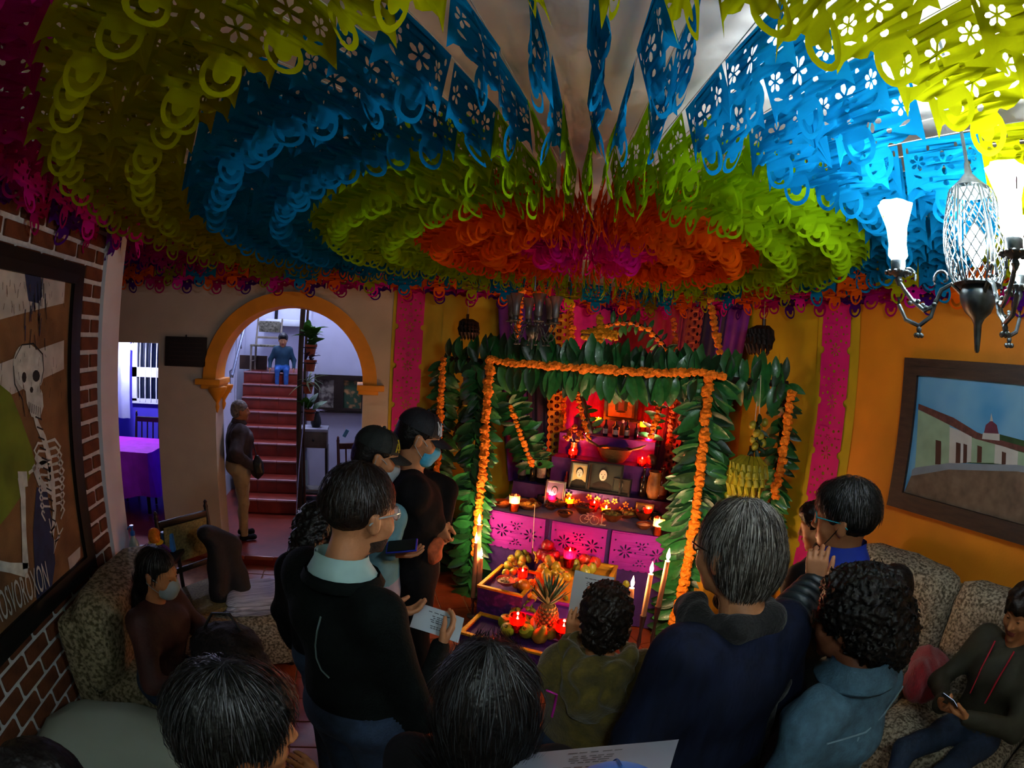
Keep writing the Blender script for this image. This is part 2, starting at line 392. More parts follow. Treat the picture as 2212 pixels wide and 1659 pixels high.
for i, a in enumerate(angs):
    if i > 2: a += rs.uniform(-1.0, 1.0)
    a = math.radians(a); ca, sa = math.cos(a), math.sin(a); rmax = .2
    while inroom(PC[0] + (rmax + .05) * ca, PC[1] + (rmax + .05) * sa, .02) and rmax < 4.4: rmax += .05
    zt = 2.99 + rs.uniform(-.018, .018)
    ex, ey = PC[0] + rmax * ca, PC[1] + rmax * sa
    if i == 1: lab_ = 'single string of blue and lime paper sheets seen edge-on in the bare ceiling gap'
    else: lab_ = LABP + ' and ending ' + ('at the brick wall' if ex < WL + .2 else 'over the door and arch' if ey > DB - .3 and ex < .3 else 'above the altar corner' if ey > 3.2 and ex > .3 else 'at the orange wall' if ex > WR - .2 else 'behind the chandelier' if ex > .9 else 'behind the photographer')
    t = thing('papel_banner', lab_, 'paper banner', (PC[0], PC[1], zt), a, 'radial strings of cut paper under the ceiling')
    MB().tube([(.05, 0, 0), (rmax / 2, 0, -.012), (rmax, 0, 0)], .0016, 5).build('string', M_string, t)
    for r, cn in SEQ:
        r2 = r + rs.uniform(-.02, .02)
        x, y = PC[0] + r2 * ca, PC[1] + r2 * sa
        if not inroom(x, y, .02) or r2 + .1 > rmax: continue
        if math.hypot(x - 1.37, y - .46) < .25: continue
        if r < .3 and i % 2: continue
        link('sheet', _shm[cn, rs.randrange(4)], t, (r2, rs.uniform(-.008, .008), -.004 - .012 * math.sin(PI * min(1, r2 / rmax))), (rs.uniform(-.16, .16), rs.uniform(-.02, .02), rs.uniform(-.05, .05) + (PI if rs.random() < .5 else 0)))

# rows of sheets strung along the walls, hanging a little lower than the radial strings
def wall_row(label, p0, p1, z, cols, shift=0.):
    p0, p1 = Vector((*p0, z)), Vector((*p1, z)); d = p1 - p0; L_ = d.length; t = thing('papel_banner', label, 'paper banner', p0, math.atan2(d.y, d.x), 'strings of cut paper along the walls')
    MB().tube([(0, 0, 0), (L_ / 2, 0, -.01), (L_, 0, 0)], .0016, 5).build('string', M_string, t); n = int(L_ / .30)
    for k in range(n): link('sheet', _shm[cols[k % len(cols)], rs.randrange(4)], t, ((k + .5 + shift) * L_ / (n + .5), rs.uniform(-.006, .006), -.004), (rs.uniform(-.16, .16), rs.uniform(-.02, .02), rs.uniform(-.15, .15)))
for k, (off, z, cols, nm) in enumerate(((.44, 2.90, ('orange', 'yellow', 'blue'), 'orange, yellow and blue'), (.28, 2.885, ('pink', 'magenta', 'orange'), 'magenta and orange'), (.10, 2.87, ('purple', 'pink'), 'purple and pink'))):
    wall_row('wall string of %s paper sheets along the wall over the arch' % nm, (-3.15, DB - off), (WR - .05, DB - off - .01), z, cols, .1 * k)
    wall_row('wall string of %s paper sheets along the orange wall' % nm, (WR - off, DB - .1), (WR - off, -.6), z, cols, .1 * k)
    if k: wall_row('wall string of %s paper sheets along the brick wall' % nm, (WL + off - .04, -.5), (WL + off - .04, 3.15), z + .03, ('pink', 'purple') if k == 2 else ('pink', 'magenta'), .1 * k)
# ------------------------------------------------------------------ chandeliers
M_iron = mat('aged_iron', '#5a6263', .40, .35, 30, .15, 60, metal=.75)
M_shade = glass('frosted_shade', (.93, .94, .96), .25)
M_bulb = mat('lit_bulb', '#ffffff', .3, emit=(.92, .96, 1.0), estr=60)
M_bulboff = mat('bulb_glass', '#a8a7a0', .15, spec=.6)
def lamp_light(name, parent, loc, energy, col=(.84, .94, 1.0), size=.03):
    l = bpy.data.lights.new(name, 'POINT'); l.energy = energy; l.color = col; l.shadow_soft_size = size
    o = bpy.data.objects.new(name, l); COL.objects.link(o); o.parent = parent; o.location = loc; return o
def spiral(c, r0, r1, a0, a1, n=14):
    return [(c[0] + (r0 + (r1 - r0) * i / n) * math.cos(a0 + (a1 - a0) * i / n), c[1] + (r0 + (r1 - r0) * i / n) * math.sin(a0 + (a1 - a0) * i / n)) for i in range(n + 1)]
def arm_mesh(R, k=1.):
    m = MB(); P = lambda l: [(x, 0, z) for x, z in l]
    m.tube(P([(.045 * k, .01), (.075 * k, .035), (.105 * k, .02), (.125 * k, -.02), (.155 * k, -.035), (.19 * k, -.01), (.215 * k, .02), (R, .045)]), .0065 * k, 7)
    m.tube(P([(.12 * k, -.005), (.135 * k, -.05), (.17 * k, -.075), (.21 * k, -.06), (.232 * k, -.02), (.232 * k, .0)]), .0065 * k, 7)
    m.tube(P(spiral((.10 * k, .05), .028 * k, .008 * k, -.6, 4.4)), .0045 * k, 6); m.tube(P(spiral((.205 * k, .06), .026 * k, .007 * k, -2.5, -7.2)), .0045 * k, 6)
    for i in range(7): m.ell((.125 * k + .012 * k * i, .004 * (-1) ** i, -.018 - .01 * math.sin(i)), (.008 * k, .006 * k, .006 * k), 0, 6, 4)
    m.ell((.17 * k, 0, -.085), (.008 * k, .008 * k, .012 * k), 0, 6, 4)
    for a in range(5): m.ell((.17 * k + .009 * math.cos(a * 1.26), .009 * math.sin(a * 1.26), -.1), (.007, .007, .007), 0, 6, 4)
    return m.mesh('arm', M_iron, True)
def lamp_parts(parent, arm, R, lit, energy=0):
    cup = MB().lathe([(.004, .03), (.012, .045), (.008, .055), (.02, .062), (.036, .066), (.037, .07), (.022, .074), (.023, .098), (.021, .1)], 14)
    for a in range(12):
        t = a * PI / 6; cup.ell((.036 * math.cos(t), .036 * math.sin(t), .066), (.007, .007, .005), 0, 6, 4)
    c = cup.build('lamp_socket', M_iron, arm); c.location = (R, 0, 0)
    g = MB().lathe([(.02, .1), (.030, .114), (.027, .145), (.031, .19), (.045, .245), (.050, .26), (.0485, .26), (.043, .244), (.029, .19), (.025, .145), (.028, .114)], 16, cap=False)
    for v in range(len(g.v)):
        x, y, z = g.v[v]
        if z > .22: s = 1 + .12 * math.cos(6 * math.atan2(y, x)); g.v[v] = (x * s, y * s, z)
    s = g.build('glass_shade', M_shade, arm); s.location = (R, 0, 0)
    b = MB().lathe([(.008, .1), (.012, .11), (.02, .15), (.018, .185), (.009, .21), (.002, .222)], 10).build('bulb', M_bulb if lit else M_bulboff, arm); b.location = (R, 0, 0)
    if lit: lamp_light('bulb_light', arm, (R, 0, .235), energy)
def chandelier(name, label, loc, rz, R, narm, lit, k=1., energy=20):
    t = thing(name, label, 'chandelier', loc, rz)
    b = MB().lathe([(.004, -.135), (.007, -.13), (.010, -.1), (.012, -.065), (.02, -.05), (.038, -.035), (.05, -.012), (.052, .0), (.052, .012), (.044, .03), (.03, .04), (.012, .045)], 20); b.build('bowl', M_iron, t)
    MB().tube([(0, 0, .3), (0, 0, 3.19 - loc[2])], .006, 6).build('hanging_rod', M_iron, t)
    am = arm_mesh(R, k)
    for i in range(narm):
        a = link('arm', am, t, (0, 0, 0), (0, 0, i * 2 * PI / narm)); lamp_parts(a, a, R, i in lit, energy)
    return t
CL = atr(2112, 645, 1.44)
toward = math.atan2(-CL.y, -CL.x)                      # direction to the camera
ch = chandelier('chandelier', 'lit iron chandelier with scrolled arms and pierced lantern, close by at upper right', CL, toward - PI / 2 - .1, .232, 3, {0, 1, 2}, 1., 6.8)
# pierced lantern cage round the central lamp
cg = MB()
for kk in range(6):
    a0, a1 = kk * PI / 3 + .1, (kk + 1) * PI / 3 - .05
    prof = [(.052 + .030 * math.sin(PI * (j / 9) ** .8) * .9 + .012, .03 + .25 * j / 9) for j in range(10)]
    for a in (a0, a1): cg.tube([(r * math.cos(a), r * math.sin(a), z) for r, z in prof], .0032, 5)
    n = 3
    for s in (1, -1):
        for q in range(-9, n + 1):
            pts = []
            for j in range(10):
                f = (q + s * 0) / n + s * j / 9 * 2.2 + (0 if s > 0 else 2.2)
                if 0 <= f <= 1: r, z = prof[j]; a = a0 + (a1 - a0) * f; pts.append((r * math.cos(a), r * math.sin(a), z))
            if len(pts) > 1: cg.tube(pts, .0020, 4, cap=False)
cg.lathe([(.066, .03), (.07, .034), (.066, .04)], 18); cg.lathe([(.058, .275), (.06, .285), (.03, .31), (.012, .33), (.008, .36)], 14)
cg.build('lantern_cage', M_iron, ch)
cb = MB().lathe([(.008, .08), (.016, .095), (.03, .13), (.028, .16), (.012, .185), (.004, .19)], 12).build('bulb', M_bulb, ch)
lamp_light('bulb_light', ch, (0, 0, .2), 6.8)
CF = atr(1150, 715, 3.75)
chandelier('chandelier', 'small unlit iron chandelier hanging in front of the altar', CF, .4, .17, 6, set(), .75)
# ------------------------------------------------------------------ figures: smooth blended bodies
def surf_nets(val, org, h):
    nx, ny, nz = val.shape; ins = val < 0
    c = np.zeros((nx - 1, ny - 1, nz - 1), np.int8)
    for i in (0, 1):
        for j in (0, 1):
            for k in (0, 1): c += ins[i:nx - 1 + i, j:ny - 1 + j, k:nz - 1 + k]
    mix = (c > 0) & (c < 8); idx = np.argwhere(mix); n = len(idx)
    if n == 0: return np.zeros((0, 3)), np.zeros((0, 4), int)
    vid = np.full(mix.shape, -1, np.int64); vid[mix] = np.arange(n)
    acc = np.zeros((n, 3)); cnt = np.zeros(n)
    C8 = [(i, j, k) for i in (0, 1) for j in (0, 1) for k in (0, 1)]
    vv = {q: val[idx[:, 0] + q[0], idx[:, 1] + q[1], idx[:, 2] + q[2]] for q in C8}
    for a in C8:
        for ax in range(3):
            if a[ax]: continue
            b = list(a); b[ax] = 1; b = tuple(b); va, vb = vv[a], vv[b]; m = (va < 0) != (vb < 0)
            t = va[m] / (va[m] - vb[m]); p = np.tile(np.array(a, float), (m.sum(), 1)); p[:, ax] += t
            acc[m] += p; cnt[m] += 1
    V = (acc / cnt[:, None] + idx) * h + org
    F = []
    for ax in range(3):
        s0 = [slice(None)] * 3; s1 = [slice(None)] * 3; s0[ax] = slice(0, -1); s1[ax] = slice(1, None)
        ch = ins[tuple(s0)] != ins[tuple(s1)]; o1, o2 = (ax + 1) % 3, (ax + 2) % 3
        e = np.argwhere(ch); ok = (e[:, o1] > 0) & (e[:, o2] > 0) & (e[:, o1] < val.shape[o1] - 1) & (e[:, o2] < val.shape[o2] - 1); e = e[ok]
        q = []
        for d1, d2 in ((0, 0), (-1, 0), (-1, -1), (0, -1)):
            f = e.copy(); f[:, o1] += d1; f[:, o2] += d2; q.append(vid[f[:, 0], f[:, 1], f[:, 2]])
        q = np.stack(q, 1); fl = ~ins[e[:, 0], e[:, 1], e[:, 2]]; q[fl] = q[fl][:, ::-1]; F.append(q)
    F = np.concatenate(F); F = F[(F >= 0).all(1)]
    return V, F
def npv(a): return np.array(tuple(a), float)
class SDF:
    def __init__(self): self.p = []
    def cap(self, a, b, ra, rb=None, m=0, k=.02): self.p.append(('c', npv(a), npv(b), ra, ra if rb is None else rb, m, k)); return self
    def ell(self, c, r, M=None, m=0, k=.02): self.p.append(('e', npv(c), npv(r) if hasattr(r, '__len__') else np.array([r] * 3, float), None if M is None else np.array(M), None, m, k)); return self
    def chain(self, pts, rs, m=0, k=.02):
        for i in range(len(pts) - 1): self.cap(pts[i], pts[i + 1], rs[i], rs[i + 1], m, k)
        return self
    def sub(self, c, r, M=None, k=.01): self.p.append(('s', npv(c), npv(r) if hasattr(r, '__len__') else np.array([r] * 3, float), None if M is None else np.array(M), None, -1, k)); return self
    def dist(self, q, X):
        if q[0] == 'c':
            a, b, ra, rb = q[1:5]; ab = b - a; L2 = ab @ ab + 1e-12; d = X - a; t = np.clip((d @ ab) / L2, 0, 1); d = d - t[..., None] * ab
            return np.sqrt((d * d).sum(-1)) - (ra + (rb - ra) * t)
        c, r, M = q[1:4]; d = X - c
        if M is not None: d = d @ M
        k0 = np.sqrt(((d / r) ** 2).sum(-1)); k1 = np.sqrt(((d / (r * r)) ** 2).sum(-1)) + 1e-9
        return k0 * (k0 - 1) / k1
    def bbox(self, q):
        if q[0] == 'c': R = max(q[3], q[4]); return np.minimum(q[1], q[2]) - R, np.maximum(q[1], q[2]) + R
        R = q[2].max() if q[3] is not None else q[2]; return q[1] - R, q[1] + R
    def mesh(self, h, disp=None):
        bb = [self.bbox(q) for q in self.p if q[0] != 's']; lo = np.min([b[0] for b in bb], 0) - 3 * h - .012; hi = np.max([b[1] for b in bb], 0) + 3 * h + .012
        n = np.ceil((hi - lo) / h).astype(int) + 1
        G = [lo[i] + h * np.arange(n[i]) for i in range(3)]; val = np.full(n, .05, np.float64)
        for q in self.p:
            bl, bh = self.bbox(q); mg = 2.2 * h + q[-1] * 1.3 + .02
            i0 = np.clip(np.floor((bl - mg - lo) / h).astype(int), 0, n - 1); i1 = np.clip(np.ceil((bh + mg - lo) / h).astype(int) + 1, 1, n)
            if (i1 <= i0).any(): continue
            X = np.stack(np.meshgrid(*[G[i][i0[i]:i1[i]] for i in range(3)], indexing='ij'), -1)
            d = self.dist(q, X); s = tuple(slice(i0[i], i1[i]) for i in range(3)); v = val[s]; k = q[-1]
            if q[0] == 's':
                d = -d; hh = np.clip(k - np.abs(v - d), 0, None) / k; val[s] = np.maximum(v, d) + hh * hh * k * .25
            else:
                hh = np.clip(k - np.abs(v - d), 0, None) / k; val[s] = np.minimum(v, d) - hh * hh * k * .25
        if disp is not None:
            near = np.abs(val) < .04; ii = np.argwhere(near); P = lo + ii * h; val[near] += disp(P)
        V, F = surf_nets(val, lo, h)
        if len(F) == 0: return V, F, []
        fc = V[F].mean(1); best = np.full(len(fc), 9.); mi = np.zeros(len(fc), int)
        for q in self.p:
            if q[0] == 's': continue
            bl, bh = self.bbox(q); near = np.where(((fc > bl - .04) & (fc < bh + .04)).all(1))[0]
            if len(near) == 0: continue
            d = self.dist(q, fc[near]); w = d < best[near]; best[near[w]] = d[w]; mi[near[w]] = q[5]
        return V, F, mi
def np_mesh(name, chunks, mats):
    vs, fs, ms = [], [], []; n = 0
    for V, F, m in chunks:
        if len(V) == 0: continue
        vs.append(V); fs.append(F + n); ms.append(np.array(m)); n += len(V)
    V = np.concatenate(vs); F = np.concatenate(fs); m = np.concatenate(ms)
    me = bpy.data.meshes.new(name); me.vertices.add(len(V)); me.vertices.foreach_set('co', V.ravel())
    me.loops.add(len(F) * 4); me.loops.foreach_set('vertex_index', F.ravel().astype(np.int32)); me.polygons.add(len(F))
    me.polygons.foreach_set('loop_start', np.arange(0, len(F) * 4, 4, dtype=np.int32)); me.update(calc_edges=True)
    for q in mats: me.materials.append(q)
    me.polygons.foreach_set('material_index', m.astype(np.int32)); me.polygons.foreach_set('use_smooth', np.ones(len(F), bool)); me.validate(); me.update()
    return me
def folds(amp, f, seed=0, vert=1.):
    r = random.Random(seed); W_ = [(np.array([r.gauss(0, 1), r.gauss(0, 1), r.gauss(0, vert)]), r.uniform(0, 6.28)) for _ in range(4)]
    def g(P):
        w = np.zeros(len(P)); Q = P * f
        for d, ph in W_: w += np.sin(Q @ d + ph + .8 * np.sin(Q @ d[::-1] * .6 + ph))
        return amp * w / 2.2
    return g
def curls(amp, f, seed=0):
    r = random.Random(seed); W_ = [(np.array([r.gauss(0, 1), r.gauss(0, 1), r.gauss(0, 1)]), r.uniform(0, 6.28)) for _ in range(7)]
    def g(P):
        w = np.zeros(len(P)); Q = P * f
        for d, ph in W_: w += np.abs(np.sin(Q @ d + ph + 1.2 * np.sin(Q @ np.roll(d, 1) * .7 + ph)))
        return amp * (w / 4 - 1)
    return g
def hand(S, wrist, d, n, side=1, curl=.6, s=1., m=0, spread=.16, thumb=.7):
    """five separate curled fingers; d = finger direction, n = palm normal (the way fingers close); side +1 = right hand"""
    w = Vector(wrist); d = Vector(d).normalized(); n = Vector(n); n = (n - d * n.dot(d)).normalized(); x = d.cross(n) * side   # towards the thumb
    pc = w + d * .045 * s
    for o in (-.028, -.009, .011, .030): S.cap(w + x * o * .6 * s, w + (d * .085 + x * o) * s, .0145 * s, .0125 * s, m, .012)
    ln = (.066, .078, .074, .058); of = (.030, .010, -.010, -.029)
    for i in range(4):
        b = w + (d * .088 + x * of[i]) * s; a = curl * (1 + .06 * i); dd = (d + x * spread * (1.5 - i) * .35).normalized(); p = b; r = .0100 * s
        for j, seg in enumerate((.44, .31, .25)):
            a2 = a * (.55, 1.25, 1.75)[j]; dv = dd * math.cos(a2) + n * math.sin(a2); e = p + dv * ln[i] * seg * s; S.cap(p, e, r, r * .9, m, .004); p = e; r *= .9
    b = w + (d * .02 + x * .026 + n * .008) * s; dv = (d * .62 + x * .62 * (1.2 - thumb * .7) + n * .5 * thumb).normalized(); e = b + dv * .042 * s; S.cap(b, e, .0145 * s, .0115 * s, m, .010)
    dv2 = (d * .85 + x * .1 + n * .35 * thumb).normalized(); e2 = e + dv2 * .03 * s; S.cap(e, e2, .011 * s, .0095 * s, m, .004); S.cap(e2, e2 + (dv2 + n * .2).normalized() * .022 * s, .0098 * s, .0078 * s, m, .004)
def Rh(yaw=0, pitch=0, roll=0):
    """head turn: yaw to the left (+), pitch down (+), roll"""
    return Matrix.Rotation(yaw, 3, 'Z') @ Matrix.Rotation(-pitch, 3, 'X') @ Matrix.Rotation(roll, 3, 'Y')
def head_sdf(S, c, R, s=1., skin=0, lip=1, eye=2, beard=None, fem=False, brow=None, neck=None):
    P = lambda x, y, z: Vector(c) + R @ Vector((x * s, y * s, z * s))
    E = lambda p, r, m=skin, k=.02: S.ell(P(*p), [q * s for q in r], R, m, k)
    E((0, -.012, .022), (.076, .094, .088)); E((0, .03, -.02), (.064, .062, .085), skin, .03)
    jw = .052 if fem else .057
    E((0, .034, -.07), (jw, .055, .045), skin if beard is None else beard, .025); E((0, .074, -.104), (.021, .017, .016), skin if beard is None else beard, .02)
    for sx in (-1, 1):
        E((sx * .042, .058, -.03), (.026, .026, .026), skin, .02); E((sx * .077, -.006, -.012), (.011, .020, .032), skin, .006); E((sx * .083, -.012, .004), (.008, .017, .018), skin, .006)
        S.cap(P(sx * .014, .088, .028), P(sx * .046, .076, .030), .0085 * s, .006 * s, skin if brow is None else brow, .008)
        S.sub(P(sx * .031, .096, .010), [.016 * s, .014 * s, .010 * s], R, .010)
        E((sx * .031, .0785, .010), (.0125, .0125, .0115), skin, .002); E((sx * .031, .0885, .009), (.0085, .005, .0045), eye, .001)
    S.cap(P(0, .088, .022), P(0, .108, -.026), .0075 * s, .0125 * s, skin, .012)
    for sx in (-1, 1): E((sx * .012, .098, -.031), (.009, .010, .008), skin, .006)
    E((0, .090, -.060), (.023, .010, .0055), lip, .004); E((0, .088, -.070), (.020, .011, .0065), lip, .004)
    if neck is not None: S.cap(P(0, -.022, -.06), neck, .052 * s, .058 * s, skin, .03)
SKINS = {'tan': '#a8714c', 'brown': '#8a5636', 'warm': '#b5764a', 'dark': '#6d4029'}
def skinmat(k): return mat('skin_' + k, SKINS[k], .5, .12, 18, .05, 120, spec=.35)
M_lip = mat('lips', '#8a4238', .45, .1, 20); M_eye = mat('eye_dark', '#0c0806', .15, .1, 20, spec=.6)
def hairmat(n, c, rough=.55, sc=(1, 1, 1), b=.35, bs=90): return mat('hair_' + n, c, rough + .08, .6, 40, b, bs, stretch=sc, spec=.22)
def person(name, label, loc, rz, h=1.72, skin='tan', top=None, bottom=None, shoes=None, bulk=1., head=(0, 0, 0), pose='stand', arms=None, beard=None, fem=False, fold=.006, lean=0., headoff=(0, 0, 0), hs=1.06, long_sleeve=True, hips=None, seat=.45, hands_skin=None, voxel=.015, legs=None):
    """builds one continuous body; returns (empty, head centre, head rotation, scale)"""
    s = h / 1.72; sk = skinmat(skin); bc = mat('black_cloth', '#0a0a0c', .92, .3, 20, .2, 60, spec=.15); top = top or bc; bottom = bottom or bc; shoes = shoes or bc
    mats = [sk, M_lip, M_eye, top, bottom, shoes, beard or sk]
    t = thing(name, label, 'person', loc, rz)
    B = SDF(); Hn = SDF(); V = Vector
    pz = .93 * s if pose == 'stand' else seat + .10 * s
    L = Matrix.Rotation(-lean, 3, 'X')
    up = lambda x, y, z: V((0, 0, pz)) + L @ V((x * s, y * s, z * s))         # upper body point, relative to the pelvis
    b = bulk
    B.ell(up(0, -.005, .0), [.168 * s * b, .122 * s * b, .125 * s], None, 4 if pose == 'stand' else 4, .05)
    B.ell(up(0, 0, .14), [.155 * s * b, .112 * s * b, .15 * s], np.array(L), 3, .06); B.ell(up(0, .0, .33), [.178 * s * b, .122 * s * b, .18 * s], np.array(L), 3, .06)
    global NB
    nb = up(0, -.012, .525); NB = nb
    for sx in (-1, 1):
        B.cap(up(sx * .035, -.015, .475), up(sx * .165, -.01, .445), .05 * s * (.5 + b / 2), .066 * s * b, 3, .05)
        B.ell(up(sx * .075, .06, .36), [.075 * s * b, .06 * s * b, .08 * s], np.array(L), 3, .05)
    hc = up(0, .022, .685) + V(headoff) * s; R = L @ Rh(*head) if pose == 'stand' else Rh(*head)
    Hd = SDF(); head_sdf(Hd, hc, R, s * hs, 0, 1, 2, 6 if beard else None, fem, 6 if beard else None, nb - V((0, 0, .03)))
    # legs
    for sx in (-1, 1):
        hip = V((sx * .088 * s, 0, pz - .03 * s))
        if pose == 'stand': kn, an = V((sx * .1 * s, .02, .49 * s)), V((sx * .105 * s, -.01, .085 * s))
        else: kn, an = V((sx * .12 * s, .43 * s, seat + .06)), V((sx * .12 * s, .45 * s, .085))
        if legs and sx in legs: kn, an = V(legs[sx][0]), V(legs[sx][1])
        B.cap(hip, kn, .088 * s * b, .062 * s, 4, .04); B.cap(kn, an, .062 * s, .047 * s, 4, .03)
        fd = V((0, .14 * s, 0)) if not (legs and sx in legs and len(legs[sx]) > 2) else V(legs[sx][2])
        B.cap(an + V((0, -.03, -.045)), an + V((0, 0, -.045)) + fd, .04 * s, .033 * s, 5, .02)
    # arms: {side: (elbow, wrist, finger dir, palm normal, curl)} in local coordinates
    dflt = {1: (up(.255, -.02, .20), up(.27, .06, -.05), (0, .1, -1), (-1, .2, 0), .45), -1: (up(-.255, -.02, .20), up(-.27, .06, -.05), (0, .1, -1), (1, .2, 0), .45)}
    arms = arms or {}
    for sx in (-1, 1):
        a = arms.get(sx, dflt[sx])
        if a is None: continue
        sh = up(sx * .172, -.008, .448); el, wr = V(a[0]), V(a[1])
        B.cap(sh, el, .062 * s * b, .05 * s * b, 3, .05); B.cap(el, wr, .05 * s * b, .037 * s * b, 3, .03)
        wd = (wr - el).normalized(); Hn.cap(wr - wd * .05, wr, .03 * s, .026 * s, 0, .015)
        hand(Hn, wr, a[2], a[3], sx, a[4], s * 1.0, 0)
    ch = [B.mesh(voxel, folds(fold, 22, hash(label) % 97, .5) if fold else None), Hd.mesh(.0075), Hn.mesh(.0055)]
    me = np_mesh('body', ch, mats); body = link('body', me, t)
    return t, hc, R, s * hs
def hair_obj(t, hc, R, s, prims, subs, m, h=.007, disp=None, name='hair', label=None):
    S = SDF(); P = lambda p: Vector(hc) + R @ (Vector(p) * s)
    for p in prims:
        if len(p) == 2: S.ell(P(p[0]), [q * s for q in p[1]], np.array(R), 0, .03)
        else: S.cap(P(p[0]), P(p[1]), p[2] * s, p[3] * s, 0, .03)
    for p in subs: S.sub(P(p[0]), [q * s for q in p[1]], np.array(R), .012)
    V, F, mi = S.mesh(h, disp); me = np_mesh(name, [(V, F, mi)], [m]); o = link(name, me, t)
    if label: o['label'] = label
    return o, V
FACE = ((0, .115, -.045), (.085, .085, .095))
def short_hair(t, hc, R, s, m, vol=.0, disp=None, sides=True, fringe=.0, h=.0065, nape=0.):
    pr = [((0, -.018, .035 + nape * .3), (.084 + vol - nape * .1, .1 + vol, .088 + vol)), ((0, -.05, -.02 + nape), (.078 + vol * .6 - nape * .2, .066 + vol * .6 - nape * .1, .07 - nape * .3))]
    if fringe: pr.append(((0, .05, .075), (.066, .05 + fringe, .042)))
    return hair_obj(t, hc, R, s, pr, [((0, .105, -.05 - fringe * .2), (.088, .092, .098)), ((.085, .0, -.045), (.03, .032, .05)), ((-.085, .0, -.045), (.03, .032, .05))], m, h, disp)
def strands(t, V, hc, R, s, m, n, length, width, seed=0, flow=None, name='hair_strands', out=.004, light='#26282a'):
    """thin tapering locks laid over the hair surface, flowing from the crown"""
    r = random.Random(seed); mb = MB(); crown = Vector(hc) + R @ Vector((0, -.02, .125)) * s; idx = [r.randrange(len(V)) for _ in range(n)]
    C = Vector(hc) + R @ Vector((0, -.02, 0)) * s
    for i in idx:
        p = Vector(V[i]); nrm = (p - C).normalized(); away = (p - crown); tg = (away - nrm * away.dot(nrm))
        tg = (tg.normalized() if tg.length > 1e-4 else Vector((1, 0, 0))); tg = (tg + Vector((0, 0, -.7)) * min(1, away.length * 5) + Vector((r.gauss(0, .09), r.gauss(0, .09), r.gauss(0, .05)))).normalized()
        sd = tg.cross(nrm).normalized(); L_ = length * r.uniform(.6, 1.3); w = width * r.uniform(.6, 1.4); o = nrm * r.uniform(.0, out)
        q0, q1, q2 = p + o - tg * L_ * .5, p + o + nrm * .003, p + o + tg * L_ * .5 - nrm * .002
        mb.add([q0, q1 + sd * w, q1 - sd * w, q1 + nrm * w * .8, q2], [(0, 1, 3), (0, 3, 2), (1, 4, 3), (3, 4, 2)], 1 if r.random() < .4 else 0)
    o = mb.build(name, [m, mat('hair_strand_' + light, light, .4, .4, 60, spec=.5)], t, smooth='all'); o['kind'] = 'stuff'; return o  # paler locks: streaky highlights put into the colour; grey strands on the bob
# ------------------------------------------------------------------ pictures and wall hangings
def ribbon(mb, pts, w, nrm, off, mi=0):
    """flat brush stroke following pts, width(s) w, lying on a plane with normal nrm"""
    pts = [Vector(p) + nrm * off for p in pts]; n = len(pts); ws = w if hasattr(w, '__len__') else [w * (.35 + .65 * math.sin(PI * (i + .6) / (n + .2))) for i in range(n)]
    vs = []
    for i, p in enumerate(pts):
        d = pts[min(i + 1, n - 1)] - pts[max(0, i - 1)]; sd = d.cross(nrm).normalized(); vs += [p + sd * ws[i] / 2, p - sd * ws[i] / 2]
    mb.add(vs, [(2 * i, 2 * i + 1, 2 * i + 3, 2 * i + 2) for i in range(n - 1)], mi)
def picture_frame(t, place, a0, a1, b0, b1, w, d, m, inner_lip=.012):
    """four mitred mouldings; place(a,b,depth)"""
    c = [(a0, b0), (a1, b0), (a1, b1), (a0, b1)]; i_ = [(a0 + w, b0 + w), (a1 - w, b0 + w), (a1 - w, b1 - w), (a0 + w, b1 - w)]
    for k in range(4):
        o0, o1, q1, q0 = c[k], c[(k + 1) % 4], i_[(k + 1) % 4], i_[k]
        vs = [place(*p, dd) for dd in (0, d) for p in (o0, o1, q1, q0)]
        mb = MB().add(vs, [(0, 1, 2, 3), (7, 6, 5, 4), (0, 4, 5, 1), (1, 5, 6, 2), (2, 6, 7, 3), (3, 7, 4, 0)])
        mid = [((x[0] + y[0]) / 2, (x[1] + y[1]) / 2) for x, y in ((o0, q0), (o1, q1))]
        mb.add([place(*mid[0], d + .006), place(*mid[1], d + .006), place(*q1, d + .004), place(*q0, d + .004), place(*q1, d - .004), place(*q0, d - .004)], [(0, 1, 2, 3), (3, 2, 4, 5)])
        mb.build('frame_moulding', m, t, smooth=False)
# ---- large skeleton painting on the brick wall
XL = WL + .03
sp = thing('painting', 'large black-framed painting of a pale skeleton on the brick wall', 'painting', (XL, 2.0, .9))
NX = Vector((1, 0, 0)); inv = -Vector(sp.location)
def Lw(px, py, off=0): p = onx(px, py, XL); p.x += off; return p
picture_frame(sp, lambda a, b, d: (XL + d - .012, a, b), .9, 2.605, .885, 2.565, .105, .035, M_black)
M_can = mat('canvas_brown', '#5d4226', .8, .3, 5, .25, 90, col2='#82603a')
MB().box((XL - .004, 1.75, 1.725), (.012, 1.56, 1.5)).build('canvas', M_can, sp)
M_cr = mat('paint_cream', '#b4b4aa', .8, .2, 8); M_gr = mat('paint_green', '#64721a', .8, .3, 6); M_bl = mat('paint_blue', '#23304f', .8, .35, 9); M_bone = mat('paint_bone', '#bcc4ba', .8, .2, 20); M_ink = mat('paint_ink', '#1b2022', .8, .2, 20); M_tanp = mat('paint_tan', '#5d452a', .8, .3, 8)
def poly(mb, pts, off, mi, L=Lw): mb.add([L(x, y, off) for x, y in pts], [tuple(range(len(pts)))], mi)
pm = MB(); PMATS = [M_cr, M_gr, M_bl, M_bone, M_ink, M_tanp]
poly(pm, [(-160, 540), (140, 606), (137, 655), (0, 690), (-160, 730)], .004, 0); poly(pm, [(-160, 830), (0, 785), (137, 735), (137, 797), (92, 818), (30, 850), (0, 858), (-160, 920)], .004, 0)
